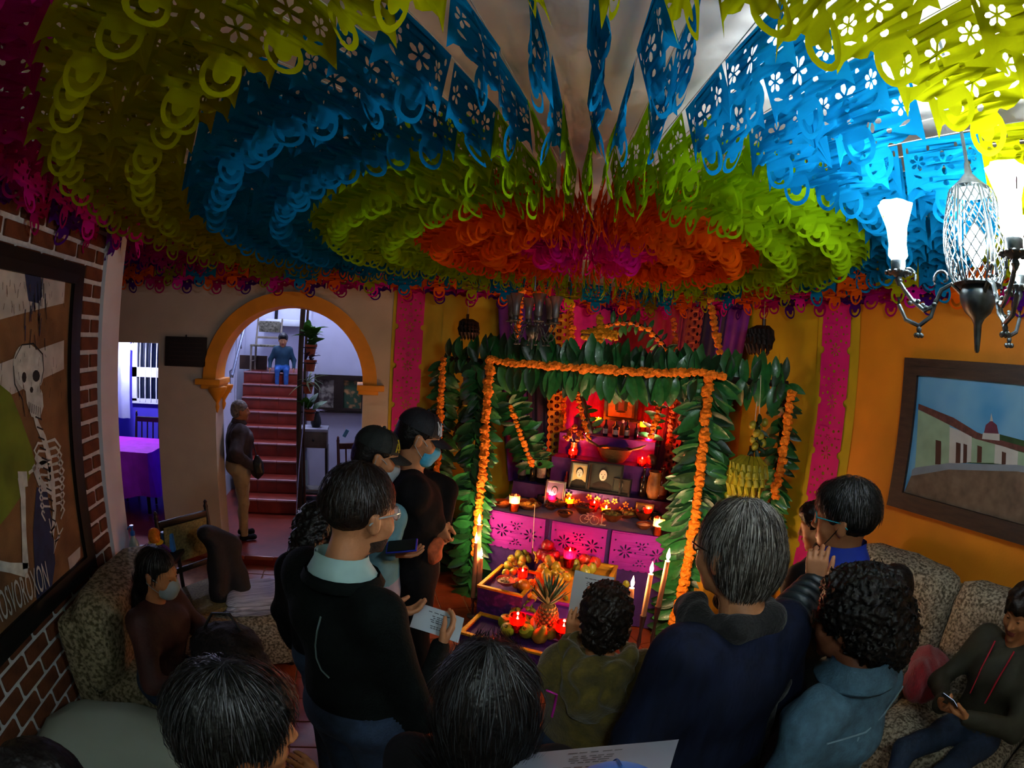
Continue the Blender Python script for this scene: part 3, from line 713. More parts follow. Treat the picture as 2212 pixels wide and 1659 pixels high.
poly(pm, [(-160, 760), (0, 832), (22, 850), (44, 905), (66, 965), (74, 1000), (52, 1060), (18, 1110), (0, 1132), (-160, 1200)], .005, 1)
poly(pm, [(78, 1052), (100, 1060), (112, 1130), (118, 1215), (108, 1290), (82, 1350), (76, 1260), (70, 1150)], .005, 2); poly(pm, [(52, 590), (86, 596), (90, 640), (80, 655), (60, 650)], .0055, 2)
poly(pm, [(145, 1205), (172, 1180), (172, 1204), (150, 1235)], .005, 0)
skull = [(60 + 33 * math.cos(a), 795 + 52 * math.sin(a) + 8 * math.cos(a)) for a in [2 * PI * i / 22 for i in range(22)]]
poly(pm, skull, .006, 3); poly(pm, [(52, 830), (80, 826), (90, 850), (92, 878), (84, 905), (66, 900), (56, 870)], .0062, 3)
poly(pm, circ(76, 812, 8, 10, 13), .0068, 4); poly(pm, circ(50, 815, 5, 8, 12), .0068, 4); poly(pm, circ(66, 842, 4, 6, 7), .0068, 4)
SK = lambda pts, w, mi, off=.0066: ribbon(pm, [Lw(x, y) for x, y in pts], w, NX, off, mi)
SK([(30, 775), (45, 745), (70, 742), (90, 765), (92, 800), (86, 830)], .008, 4, .007); SK([(27, 790), (30, 830), (46, 862), (52, 900)], .007, 4, .007)
for i in range(7): SK([(60 + 4 * i, 868 + 2 * i), (62 + 4 * i, 890 + 2 * i)], .006, 4, .0072)
SK([(72, 895), (80, 920), (92, 945), (102, 980), (112, 1040), (116, 1100), (112, 1160)], .045, 3)
for i in range(11): SK([(74 + 3.4 * i, 900 + 22 * i), (88 + 3.0 * i, 906 + 22 * i)], .010, 4, .0074)
for i in range(9):
    y0 = 955 + 17 * i; w_ = 34 - 1.2 * abs(i - 3)
    SK([(98 + i * 1.6, y0), (98 + i * 1.6 + w_ * .6, y0 - 6), (98 + i * 1.4 + w_, y0 + 10), (100 + i * 1.2 + w_ * .7, y0 + 30)], .017, 3, .0068)
    SK([(94 + i * 1.6, y0 + 3), (80 + i * 1.5, y0 + 2), (72 + i * 2.0, y0 + 18), (80 + i * 2, y0 + 34)], .014, 3, .0068)
SK([(74, 985), (104, 1010), (106, 1062), (84, 1040), (70, 1005)], .05, 3); SK([(60, 1022), (88, 1000), (110, 990)], .022, 3)
SK([(44, 1030), (48, 1075), (50, 1150), (54, 1228)], [.06, .042, .038, .055], 3); SK([(-120, 1210), (-40, 1214), (20, 1226), (58, 1232)], [.06, .045, .045, .07], 3)
poly(pm, [(36, 1018), (56, 1018), (58, 1050), (40, 1056)], .0067, 3)
SK([(104, 1120), (112, 1160), (106, 1150), (120, 1130), (126, 1160), (118, 1170), (134, 1140)], .016, 3); SK([(116, 1165), (114, 1195), (122, 1165)], .012, 3)
rr = random.Random(5)
for i in range(60):
    x, y = rr.uniform(0, 134), rr.uniform(600, 660) if i % 2 else rr.uniform(760, 850); SK([(x, y), (x + rr.uniform(-3, 3), y + rr.uniform(6, 22))], .003, 4 if i % 3 else 5, .0078)
for i in range(26):
    x = rr.uniform(52, 96); y = rr.uniform(592, 735); SK([(x, y), (x + rr.uniform(-4, 4), y + rr.uniform(16, 46))], .007, 2 if i % 2 else 4, .0079)
po = pm.build('painted_figure', PMATS, sp, smooth=False)
for o in sp.children: o.location = inv
# graffiti lettering along the lower edge
a_, b_ = Lw(-14, 1322, .010), Lw(100, 1242, .010); dv = (b_ - a_)
lt = text_mesh('lettering', 'ROSVOROXON', .155, M_cr, sp, 'LEFT'); wtx = max(v.co.x for v in lt.data.vertices)
lt.scale = (dv.length / wtx * 1.0, 1.25, 1)
xx = dv.normalized(); yy = NX.cross(xx).normalized(); mm = Matrix((xx, yy, NX)).transposed(); lt.rotation_euler = mm.to_euler(); lt.location = a_ + inv
# ---- street painting on the orange wall
XR = WR - .03; NR = Vector((-1, 0, 0))
rp = thing('painting', 'wood-framed painting of a colonial street under blue sky on the orange wall', 'painting', (XR, 1.1, 1.4))
inv = -Vector(rp.location)
def Rw(px, py, off=0): p = onx(px, py, XR); p.x -= off; return p
picture_frame(rp, lambda a, b, d: (XR - d + .012, a, b), .16, 1.685, 1.405, 2.35, .105, .04, mat('walnut_frame', '#33241a', .5, .35, 9, .2, 50, stretch=(1, 1, 5)))
MB().box((XR + .004, .92, 1.88), (.012, 1.36, .78)).build('canvas', mat('paint_sky', '#3f86b5', .75, .12, 3, col2='#74a8c4', contrast=(.35, .75)), rp)
PQ = [mat('paint_pale_green', '#7f9a80', .8, .12, 9), mat('paint_white_house', '#a7a9a4', .8, .1, 9), mat('paint_tile_roof', '#54302a', .8, .3, 30), mat('paint_road', '#4f4032', .8, .3, 14, col2='#6b5a48'), mat('paint_dome', '#5a2338', .7, .2, 20), mat('paint_hill', '#24401f', .8, .3, 12), mat('paint_kerb', '#6f7b86', .8, .1, 10), mat('paint_door', '#40251b', .8, .2, 10)]
rm = MB(); RP = lambda pts, off, mi: poly(rm, pts, off, mi, Rw)
RP([(2090, 945), (2160, 938), (2300, 975), (2300, 1010), (2090, 1000)], .004, 5)
RP([(1984, 885), (2052, 915), (2050, 1002), (1977, 1012)], .005, 0); RP([(2052, 922), (2100, 940), (2098, 998), (2050, 1003)], .005, 1); RP([(2100, 945), (2150, 956), (2148, 1000), (2098, 999)], .005, 0); RP([(2150, 958), (2200, 975), (2198, 1006), (2148, 1001)], .005, 1); RP([(2200, 975), (2300, 1000), (2300, 1020), (2198, 1008)], .005, 0)
RP([(1984, 884), (1985, 872), (2060, 902), (2112, 934), (2160, 950), (2300, 990), (2300, 1002), (2160, 962), (2108, 948), (2056, 920)], .006, 2)
RP([(1971, 1015), (1977, 1010), (2050, 1000), (2198, 1004), (2300, 1020), (2300, 1032), (2198, 1018), (2050, 1016), (1969, 1030)], .006, 6)
RP([(1945, 1082), (1969, 1028), (2050, 1014), (2198, 1018), (2300, 1034), (2300, 1200), (2130, 1125)], .0065, 3)
RP([(2126, 935), (2130, 918), (2142, 908), (2154, 918), (2158, 938)], .0062, 4); RP([(2139, 910), (2142, 892), (2146, 910)], .0066, 1); RP([(2124, 935), (2160, 937), (2160, 952), (2122, 948)], .0064, 1)
for x0, y0, x1, y1 in ((2022, 950, 2034, 1003), (2066, 955, 2076, 1000), (2082, 958, 2090, 1000), (2112, 962, 2122, 999), (2165, 975, 2174, 1003)): RP([(x0, y0), (x1, y0 + 3), (x1 - 1, y1), (x0 - 1, y1)], .0068, 7)
rm.build('painted_street', PQ, rp, smooth=False)
for o in rp.children: o.location = inv
# ---- plaque by the arch
pq = thing('wall_plaque', 'dark engraved plaque on the cream wall left of the arch', 'plaque', (-1.72, DB - .02, 1.92))
MB().rbox((0, 0, .14), (.44, .03, .28), .006).build('board', mat('plaque_dark', '#170f0c', .6, .4, 90, .5, 160), pq)
for z in (.06, .1, .14, .18, .22): MB().box((0, -.0165, z), (.34, .004, .008)).build('engraved_line', mat('plaque_line', '#2c1c16', .6, .3, 90), pq)
MB().lathe([(.008, .28), (.01, .29), (.004, .3)], 8).build('hook', M_metal, pq)
# ---- yellow paper panels with a pink cut-paper strip, one on each wall beside the altar
M_yel = mat('yellow_paper', '#b59a08', .7, .1, 5, .05, 20, transl=.1); M_pink = mat('pink_paper', '#d00c78', .65, .08, 6, transl=.15)
def strip_loops(w, h):
    nr = w * .105; o = [(-w / 2, 0), (w / 2, 0), (w / 2, h * .42)] + [(w / 2 - nr * math.sin(a) * 1.0, h * .42 + nr - nr * math.cos(a)) for a in [PI * i / 6 for i in range(1, 6)]] + [(w / 2, h * .42 + 2 * nr), (w / 2, h)]
    o = o + [(-x, y) for x, y in reversed(o[2:])]; o[0] = (-w / 2, 0)
    H = [petal(0, h * .42 + nr, k * PI / 4 + .2, w * .05, w * .19, w * .022) for k in range(8)]
    cy = h * .92
    for cyy in (h * .06, ):
        pass
    for k in range(8): H.append(circ(w * .26 * math.cos(k * PI / 4), h * .80 + w * .26 * math.sin(k * PI / 4) * 1.0, w * (.045 if k % 2 else .032), 7))
    for k in range(6): H.append(petal(0, h * .80, k * PI / 3, w * .03, w * .10, w * .014))
    for sx in (-1, 1):
        H.append(circ(sx * w * .36, h * .95, w * .036, 7)); H.append(circ(sx * w * .36, h * .64, w * .036, 7)); H.append(circ(sx * w * .33, h * .12, w * .036, 7)); H.append(circ(sx * w * .15, h * .20, w * .036, 7)); H.append(petal(sx * w * .4, h * .8, 0 if sx < 0 else PI, -w * .04, w * .05, w * .012))
    H.append(circ(0, h * .09, w * .05, 8)); H.append(circ(0, h * .24, w * .03, 7))
    return [o] + H
SV, SF = flat_shape(strip_loops(.265, .375))
def wall_panel(label1, label2, place, a0, a1, ps, z0, z1, rz):
    e = thing('paper_panel', label1, 'paper panel', place((a0 + a1) / 2, z0, .004), rz); iv = e.matrix_basis
    n = 3
    for k in range(n):
        b0, b1 = a0 + (a1 - a0) * k / n, a0 + (a1 - a0) * (k + 1) / n
        g = [[place(b0 + (b1 - b0) * j / 4 + (.004 if 0 < j < 4 else 0), z0 + (z1 - z0) * i / 8, .006 + .003 * math.sin(i * 2.1 + j + k) + .002 * (k % 2)) for j in range(5)] for i in range(9)]
        o = MB().sheet(g).build('yellow_sheet', M_yel, e, smooth='all'); e_inv = Matrix.Translation(e.location) @ Euler((0, 0, rz)).to_matrix().to_4x4(); o.matrix_parent_inverse = e_inv.inverted()
    e2 = thing('papel_strip', label2, 'paper strip', place(ps, z0, .016), rz)
    pmh = MB().add([(x, 0, y) for x, y, _ in SV], SF).mesh('pink_sheet', M_pink)
    k = 0; z = z1 - .375
    while z > z0 - .2:
        link('pink_sheet', pmh, e2, (0, .002 * math.sin(k * 2.3), z - z0), (random.uniform(-.01, .01), 0, random.uniform(-.02, .02))); z -= .372; k += 1
wall_panel('yellow paper panel on the back wall left of the altar', 'pink cut-paper strip with star flowers hanging left of the altar', lambda a, z, d: Vector((a, DB - d, z)), .30, 1.75, .465, .45, 2.94, 0)
wall_panel('yellow paper panel on the right wall beside the altar', 'pink cut-paper strip with star flowers hanging right of the altar', lambda a, z, d: Vector((WR - d, a, z)), 2.10, 3.3, 2.31, .45, 2.94, PI / 2)
# ------------------------------------------------------------------ furniture by the walls
M_flor = mat('floral_weave', '#4a4426', .85, .5, 48, .4, 120, col2='#8e8568', contrast=(.38, .6))
M_flor2 = mat('floral_weave_grey', '#4d4534', .85, .5, 62, .4, 140, col2='#a59a84', contrast=(.38, .62))
M_pale = mat('pale_cover', '#8f9a8c', .75, .06, 3, .1, 20)
def cushion(m, c, s, r=.06, mi=0, puff=.02, M=None):
    bm = bmesh.new(); bmesh.ops.create_cube(bm, size=1); bmesh.ops.subdivide_edges(bm, edges=list(bm.edges), cuts=3, use_grid_fill=True)
    for v in bm.verts:
        p = v.co * 2; q = Vector((p.x * (1 - .18 * (p.y * p.y * p.z * p.z)) , p.y * (1 - .18 * p.x * p.x * p.z * p.z), p.z * (1 - .18 * p.x * p.x * p.y * p.y)))
        e = max(abs(p.x), abs(p.y), abs(p.z)); sph = p.normalized() * 1.25; q = q.lerp(sph, .18)
        v.co = Vector((q.x * s[0] / 2, q.y * s[1] / 2, q.z * s[2] / 2))
    bmesh.ops.subdivide_edges(bm, edges=list(bm.edges), cuts=1, use_grid_fill=True, smooth=.6)
    return m.bm(bm, mi, M, c)
def sofa(label, loc, rz, L, seat_h, back_h, depth, m, arms=True, nseat=1):
    """back towards -Y, seat faces +Y, length along X"""
    t = thing('sofa', label, 'sofa', loc, rz)
    MB().rbox((0, depth / 2, seat_h * .5), (L, depth - .04, seat_h - .14), .04).build('base', m, t)
    for k in range(nseat): cushion(MB(), (-L / 2 + L * (k + .5) / nseat, depth * .58, seat_h - .06), (L / nseat - .02, depth * .78, .17)).build('seat_cushion', m, t)
    for k in range(nseat): cushion(MB(), (-L / 2 + L * (k + .5) / nseat, .19, (back_h + seat_h) / 2), (L / nseat - .02, .26, back_h - seat_h + .12), M=eul(-.16, 0, 0)).build('back_cushion', m, t)
    MB().rbox((0, .09, back_h * .5), (L, .16, back_h - .06), .06).build('back_frame', m, t)
    if arms:
        for s in (-1, 1): cushion(MB(), (s * (L / 2 + .07), depth * .5, (seat_h + .2) / 2), (.18, depth, seat_h + .22)).build('armrest', m, t)
    for sx in (-1, 1):
        for y in (.08, depth - .1): MB().lathe([(.022, 0), (.028, .05), (.03, .08)], 8, c=(sx * (L / 2 - .08), y, 0)).build('leg', M_dark, t)
    return t
sofa('floral woven armchair against the brick wall under the skeleton painting', (WL + .04, 2.46, 0), -PI / 2, .9, .46, .88, .86, M_flor, arms=False)
sofa('long floral woven sofa along the orange wall under the street painting', (WR - .03, .55, 0), PI / 2, 2.3, .56, 1.13, .95, M_flor2, arms=True, nseat=3)
# pale covered bench nearest the camera on the left
t = thing('bench', 'pale covered bench against the brick wall at lower left', 'bench', (WL + .48, 1.2, 0))
cushion(MB(), (0, 0, .40), (.84, 1.46, .20)).build('pale_cushion', M_pale, t); MB().rbox((0, 0, .18), (.76, 1.4, .30), .02).build('base', M_brown, t)
for sx in (-1, 1):
    for sy in (-1, 1): MB().rbox((sx * .33, sy * .64, .03), (.06, .06, .06), .008).build('leg', M_dark, t)
# ottoman with a striped cushion
t = thing('ottoman', 'low floral ottoman with a striped grey blanket on top by the landing', 'ottoman', (-.80, 3.2, 0), .25)
MB().rbox((0, 0, .21), (.62, .52, .34), .04).build('base', M_flor2, t)
for sx in (-1, 1):
    for sy in (-1, 1): MB().lathe([(.02, 0), (.026, .05)], 8, c=(sx * .25, sy * .2, 0)).build('leg', M_dark, t)
bl_ = thing('folded_blanket', 'folded grey striped blanket lying on the floral ottoman', 'blanket', (-.74, 3.25, .385), .25)
for k in range(3): cushion(MB(), (0, 0, .022 + k * .034), (.46 - .02 * k, .36, .05)).build('fold', mat('grey_stripe', '#77768a', .9, .3, 20, .2, 60, stretch=(.2, 8, 1), col2='#d7d7e6'), bl_)
# wooden chair with a cane back panel and a dark coat over it
def chair(name, label, loc, rz, m, panel=None, h=.98, seat=.45, w=.44, slats=0):
    t = thing(name, label, 'chair', loc, rz)
    for sx in (-1, 1):
        MB().tube([(sx * w / 2, .02, 0), (sx * w / 2, 0, seat), (sx * w / 2, -.05, h * .8), (sx * w / 2, -.08, h)], [.018, .02, .018, .016], 8).build('back_post', m, t)
        MB().lathe([(.014, h - .01), (.02, h + .01), (.012, h + .03), (.016, h + .045), (.004, h + .06)], 8, c=(sx * w / 2, -.08, 0)).build('finial', m, t)
        MB().tube([(sx * w / 2, .40, 0), (sx * w / 2, .40, seat)], [.016, .02], 8).build('leg', m, t)
        MB().tube([(sx * w / 2, .02, .16), (sx * w / 2, .4, .16)], .011, 6).build('stretcher', m, t)
    MB().rbox((0, .21, seat), (w + .04, .44, .035), .01).build('seat', panel or m, t)
    MB().rbox((0, -.07, h - .05), (w - .02, .025, .07), .008, M=eul(-.15, 0, 0)).build('top_rail', m, t); MB().rbox((0, -.03, seat + .14), (w - .02, .022, .04), .008).build('lower_rail', m, t)
    if slats:
        for k in range(slats): MB().tube([(-w / 2 + w * (k + 1) / (slats + 1), -.03, seat + .14), (-w / 2 + w * (k + 1) / (slats + 1), -.07, h - .06)], .010, 6).build('slat', m, t)
    elif panel: MB().rbox((0, -.052, seat + .33), (w - .06, .012, h - seat - .24), .004, M=eul(-.1, 0, 0)).build('back_panel', panel, t)
    return t
M_cane = mat('cane_weave', '#6e6238', .8, .4, 60, .4, 120)
ck = chair('wooden_chair', 'dark wooden chair with woven cane back panel by the pilaster', (-1.22, 3.35, 0), -2.25, M_dark, M_cane)
ct = thing('coat', 'dark coat hung over the back of the cane-backed chair', 'coat', (-1.22, 3.35, .35))
S = SDF(); S.cap((.16, -.1, .55), (.30, .02, .42), .07, .09, 0, .05); S.cap((.28, .0, .42), (.36, -.08, .02), .09, .11, 0, .05); S.cap((.22, -.12, .45), (.24, -.2, .05), .06, .08, 0, .05)
link('cloth', np_mesh('cloth', [S.mesh(.012, folds(.010, 24, 3))], [mat('dark_coat', '#120f12', .85, .3, 20, .2, 60)]), ct)
# side table with sanitiser bottle, doll and blue bag
t = thing('side_table', 'small dark side table tucked behind the armchair by the pilaster', 'table', (-1.45, 3.17, 0))
MB().rbox((0, 0, .72), (.36, .36, .03), .008).build('table_top', M_dark, t)
for sx in (-1, 1):
    for sy in (-1, 1): MB().tube([(sx * .14, sy * .14, 0), (sx * .14, sy * .14, .705)], .015, 6).build('leg', M_dark, t)
b = thing('sanitizer_bottle', 'clear gel bottle with a blue pump beside the white pilaster', 'bottle', (-1.525, 3.03, .735))
MB().lathe([(.032, 0), (.036, .01), (.036, .13), (.03, .16), (.016, .185), (.014, .2)], 14).build('bottle_body', mat('gel_plastic', '#7d9290', .2, .1, 10, spec=.6), b)
p_ = MB().lathe([(.018, .2), (.018, .225), (.008, .23), (.007, .255), (.014, .258), (.014, .268)], 10); p_.tube([(0, 0, .263), (-.012, -.03, .262), (-.014, -.042, .252)], .006, 6); p_.build('pump', mat('pump_blue', '#0d4f9a', .35, .1, 10), b)
MB().lathe([(.0365, .045), (.0365, .11)], 14, cap=False).build('printed_label', mat('label_green', '#8fa69f', .5, .5, 70, col2='#23563c', contrast=(.55, .7)), b)
d_ = thing('rag_doll', 'small doll with orange hair and purple dress beside the gel bottle', 'doll', (-1.40, 3.13, .735))
MB().lathe([(.07, 0), (.062, .04), (.04, .1), (.03, .13)], 12).build('dress', mat('doll_dress', '#3d1558', .8, .2, 20, .1), d_); MB().lathe([(.075, 0), (.078, .02), (.07, .035)], 12).build('hem', mat('doll_pink', '#8d1150', .8, .1, 20), d_)
MB().ell((0, 0, .165), (.036, .034, .04)).build('head', mat('doll_skin', '#b5793a', .7, .1, 20), d_); MB().ell((0, -.008, .19), (.043, .04, .038)).ell((.0, -.02, .165), (.046, .034, .05)).build('hair', mat('doll_hair', '#c96f08', .85, .3, 40, .5, 90), d_)
MB().lathe([(.05, .115), (.058, .125), (.035, .14)], 12).build('collar', mat('doll_yellow', '#c2a50c', .8, .1, 20), d_)
for s in (-1, 1): MB().tube([(s * .03, 0, .115), (s * .07, .02, .08), (s * .085, .035, .05)], .014, 6).build('arm', _MC['doll_dress'], d_)
bg = thing('gift_bag', 'small light blue bag behind the cane-backed chair', 'bag', (-1.46, 3.30, .735))
MB().rbox((.06, 0, .07), (.16, .08, .14), .012).build('bag_body', mat('sky_blue_plastic', '#3d7fc2', .3, .15, 10, spec=.5), bg); MB().tube([(.02, 0, .14), (.03, 0, .19), (.09, 0, .19), (.1, 0, .14)], .005, 6).build('handle', _MC['sky_blue_plastic'], bg)
# ------------------------------------------------------------------ stairwell and side room contents
M_terra = mat('terracotta', '#8a3f26', .7, .2, 14, .1, 60); M_leafg = mat('leaf_green', '#2f5c1c', .5, .35, 20, transl=.25); M_leafp = mat('leaf_purple', '#2e1430', .5, .3, 20, transl=.2); M_leafs = mat('leaf_striped', '#7d9668', .5, .4, 60, stretch=(8, 1, 1), transl=.25)
def leaf_mesh(name, L, w, m, bend=.3, fold=.15, n=5):
    mb = MB(); vs = []
    for i in range(n + 1):
        f = i / n; ww = w * math.sin(PI * min(1, f * .92 + .06)) ** .8 / 2; y = L * f; z = -bend * L * f * f
        vs += [(-ww, y, z + fold * ww), (0, y, z), (ww, y, z + fold * ww)]
    fs = []
    for i in range(n): a = 3 * i; fs += [(a, a + 1, a + 4, a + 3), (a + 1, a + 2, a + 5, a + 4)]
    return mb.add(vs, fs).mesh(name, m, 'all')
post = thing('plant_pole', 'tall dark wooden pole with plant pot rings at the foot of the stairs', 'plant pole', (0, 0, LAND))
pp = ony(646, 900, 5.75); post.location = (pp.x, 5.75, LAND)
MB().rbox((0, 0, 1.55), (.055, .055, 3.1), .01).build('pole', M_dark, post); MB().rbox((.055, .01, 1.55), (.028, .03, 3.1), .008).build('side_rail', M_brown, post); MB().rbox((0, 0, .02), (.2, .2, .04), .01).build('base', M_dark, post)
potm = MB().lathe([(.045, 0), (.062, .1), (.07, .102), (.072, .125), (.062, .126), (.058, .11), (.02, .108)], 14).mesh('pot', M_terra, True)
ringm = MB().lathe([(.066, .085), (.07, .09), (.066, .095)], 14).tube([(-.066, 0, .09), (-.11, 0, .09)], .006, 6).mesh('ring', M_metal, True)
LG = leaf_mesh('leaf', .16, .10, M_leafg, .5); LP_ = leaf_mesh('leaf', .13, .05, M_leafp, .5); LS = leaf_mesh('leaf', .22, .022, M_leafs, .9)
rr = random.Random(11)
for (px, py, lm, n, lab, spread, hh) in ((668, 757, LG, 34, 'bushy green potted plant at the top of the plant pole', .9, .17), (667, 790, LP_, 10, 'dark purple potted plant below the bushy one on the pole', 1.2, .05), (662, 838, LS, 16, 'pale striped spider plant in the third pot of the plant pole', 1.3, .03), (666, 896, LG, 10, 'small green plant in the lowest pot of the plant pole', .8, .05)):
    p = ony(px, py, 5.75); q = thing('potted_plant', lab, 'potted plant', (p.x + .02, 5.73, p.z - .06))
    link('pot', potm, q); link('ring', ringm, q)
    for k in range(n):
        a = rr.uniform(0, 6.28); e = rr.uniform(.1, 1.2) * spread; o = link('leaf', lm, q, (.03 * math.cos(a) + rr.uniform(-.03, .03), .03 * math.sin(a), .11 + rr.uniform(0, hh)), (PI / 2 - e, rr.uniform(-.4, .4), a)); o.scale = [rr.uniform(.7, 1.2)] * 3
tag(MB().tube([ony(657, 850, 5.7), ony(655, 920, 5.65), ony(646, 1010, 5.6), ony(640, 1112, 5.6)], .011, 6, flat=.6).build('rope', mat('pale_rope', '#8b93c2', .7, .2, 40)), 'pale rope hanging from the plant pole down to the red floor', 'rope')
# double framed picture on the right stairwell wall
dp = thing('picture_frame', 'dark double picture frame on the stairwell wall behind the plants', 'picture', (0, 0, 0))
y_ = 7.27; tl, br = ony(680, 808, y_), ony(790, 893, y_); dp.location = (tl.x, y_, br.z); W_, H_ = br.x - tl.x, tl.z - br.z
for (a0, a1) in ((0, W_ * .47), (W_ * .47, W_)): picture_frame(dp, lambda a, b, d: (a, -d, b), a0, a1, 0, H_, .07, .04, M_dark)
MB().box((W_ * .235, -.008, H_ / 2), (W_ * .36, .01, H_ - .14)).build('left_print', mat('print_figures', '#8a8478', .7, .5, 14, col2='#3c3230', contrast=(.4, .6)), dp)
MB().box((W_ * .735, -.008, H_ / 2), (W_ * .4, .01, H_ - .14)).build('right_print', mat('print_garden', '#26412a', .7, .5, 12, col2='#b07a4a', contrast=(.5, .72)), dp)
# cabinet with drawers and open shelf
cp = ony(678, 1020, 6.3); cb = thing('cabinet', 'grey-brown wooden cabinet with an open shelf beside the stairs', 'cabinet', (cp.x, 6.3, LAND))
hgt = ony(678, 925, 6.3).z - LAND
M_cab = mat('cabinet_wood', '#4f4038', .5, .25, 10, .1, 40, stretch=(1, 6, 1))
MB().rbox((0, .1, hgt - .02), (.36, .32, .04), .008).build('top', mat('pale_top', '#8b8a96', .4, .1, 10), cb); MB().rbox((0, .1, hgt - .14), (.34, .3, .2), .008).build('drawer', M_cab, cb); MB().lathe([(.012, 0), (.015, .02), (.004, .025)], 8, M=eul(PI / 2, 0, 0), c=(0, -.05, hgt - .14)).build('knob', M_metal, cb)
for sx in (-1, 1): MB().rbox((sx * .16, .1, (hgt - .24) / 2), (.03, .3, hgt - .24), .004).build('side_panel', M_dark, cb)
for z in (.03, .2): MB().rbox((0, .1, z), (.3, .28, .02), .004).build('shelf', M_dark, cb)
for i, z in enumerate((.05, .075, .1, .22, .245)): tag(MB().rbox((cp.x + .01 * (i % 2), 6.38, LAND + z + .0), (.24, .2, .022), .004).build('book', mat('book_grey%d' % (i % 3), ('#5b5b63', '#77716a', '#3f4450')[i % 3], .6, .2, 10)), ('grey book at the bottom of the cabinet shelf pile', 'tan book second in the cabinet bottom shelf pile', 'blue-grey book on top of the bottom shelf pile', 'grey book lying on the upper shelf of the cabinet', 'tan book on top of the cabinet upper shelf')[i], 'book', 'books in the stair cabinet')
pv = ony(677, 905, 6.35); v = thing('vase', 'dark vase with dried leaves on top of the cabinet', 'vase', (cp.x + .02, 6.4, LAND + hgt))
MB().lathe([(.05, 0), (.07, .05), (.06, .12), (.035, .17), (.045, .19)], 12).build('vase_body', M_black, v)
for k in range(9): a = k * .7; link('leaf', LP_, v, (0, 0, .18), (PI / 2 - .9, 0, a))
# red-brown chair beside the arch and dark bottle
cx_ = ony(742, 1000, 5.55); chair('wooden_chair', 'red-brown slatted chair standing just inside the arch', (cx_.x + .17, 5.55, LAND), PI + .25, mat('red_wood', '#4b1712', .4, .25, 9, .1, 40), h=1.02, slats=4)
fm = thing('face_mask', 'pale blue face mask hanging on the red-brown chair post', 'face mask', ony(747, 935, 5.55) + Vector((0, -.03, 0)))
MB().rbox((0, 0, 0), (.04, .012, .09), .005, M=eul(0, .5, 0)).build('mask_cloth', mat('mask_blue', '#5f9fc4', .7, .1, 20), fm); MB().tube([(-.01, 0, .04), (-.03, .02, .09)], .002, 5).build('ear_loop', M_string, fm)
tag(MB().lathe([(.035, 0), (.038, .02), (.038, .15), (.014, .2), (.013, .26), (.016, .265)], 12).build('bottle', mat('dark_bottle', '#0e0f12', .12, .2, 10, spec=.6), None, True, (ony(707, 1035, 6.0).x, 6.0, LAND)), 'dark glass bottle standing on the floor beside the cabinet', 'bottle')
# chair with woven back on the upper landing
chair('wooden_chair', 'pale chair with a patterned woven back on the upper stair landing', (ony(583, 780, 9.2).x, 8.95, LAND + 9 * RIS), PI, mat('pale_wood', '#8a7f70', .5, .2, 10), mat('woven_back', '#4c4a3a', .8, .5, 30, .3, 60, col2='#958f78'), h=.85, seat=.42)
# wall shelf high in the stairwell
ws = thing('wall_shelf', 'white bracket shelf high on the stairwell end wall', 'shelf', (ony(610, 698, 9.8).x, 9.7, ony(610, 698, 9.8).z))
MB().rbox((.1, 0, 0), (.8, .25, .12), .01).build('shelf_board', M_white, ws); MB().rbox((-.12, .05, .22), (.06, .06, .36), .006).build('bracket', M_metal, ws)
# stairwell ceiling lamp (lights the stairs with cool light)
cl = thing('ceiling_lamp', 'round ceiling lamp lighting the stairwell from above', 'lamp', (-.55, 6.35, 4.24)); MB().lathe([(.2, 0), (.22, -.03), (.16, -.09), (.05, -.11)], 18).build('diffuser', mat('lamp_diffuser', '#ffffff', .4, emit=(.75, .82, 1), estr=8), cl); lamp_light('lamp_light', cl, (0, 0, -.2), 36, (.62, .68, 1.0), .18)
cl = thing('ceiling_lamp', 'round ceiling lamp above the upper stair landing', 'lamp', (-1.5, 8.9, 4.24)); MB().lathe([(.2, 0), (.22, -.03), (.16, -.09), (.05, -.11)], 18).build('diffuser', _MC['lamp_diffuser'], cl); lamp_light('lamp_light', cl, (0, 0, -.2), 30, (.62, .70, 1.0), .18)
# ---- side room
bp = ony(286, 749, 6.7); lb = thing('bare_bulb', 'bright bare bulb glowing in the violet side room', 'bulb', bp)
MB().ell((0, 0, 0), (.035, .035, .045)).build('bulb', mat('bulb_white', '#ffffff', .3, emit=(.8, .85, 1), estr=40), lb); MB().lathe([(.018, .04), (.018, .09), (.006, .1)], 10).tube([(0, 0, .1), (0, 0, 2.69 - bp.z)], .004, 5).build('socket', M_black, lb); lamp_light('bulb_light', lb, (0, -.12, 0), 24, (.68, .68, 1.0), .05)
w0, w1 = ony(294, 735, 7.28), ony(352, 868, 7.28)
wn = struct(MB().box(((w0.x + w1.x) / 2, 7.29, (w0.z + w1.z) / 2), (w1.x - w0.x, .02, w0.z - w1.z)).build('window_1', mat('night_glass', '#0c1420', .08, .3, 4, spec=.7)))
fw = MB(); cxw = (w0.x + w1.x) / 2; ww = w1.x - w0.x
for z in (w0.z, (w0.z * .52 + w1.z * .48), (w0.z * .44 + w1.z * .56), w1.z): fw.box((cxw, 7.27, z), (ww + .08, .05, .07))
for x in (w0.x, w1.x): fw.box((x, 7.27, (w0.z + w1.z) / 2), (.08, .05, w0.z - w1.z))
fw.build('window_frame', M_white, wn, smooth=False)
for k in range(1, 5): MB().tube([(w0.x + ww * k / 5, 7.24, w1.z), (w0.x + ww * k / 5, 7.24, w0.z)], .009, 6).build('bar', M_white, wn)
cu = ony(258, 800, 6.9); g = [[Vector((cu.x - .28 + .05 * j, 6.9 + .03 * math.sin(j * 1.7), 2.45 - .2 * i)) for j in range(10)] for i in range(8)]
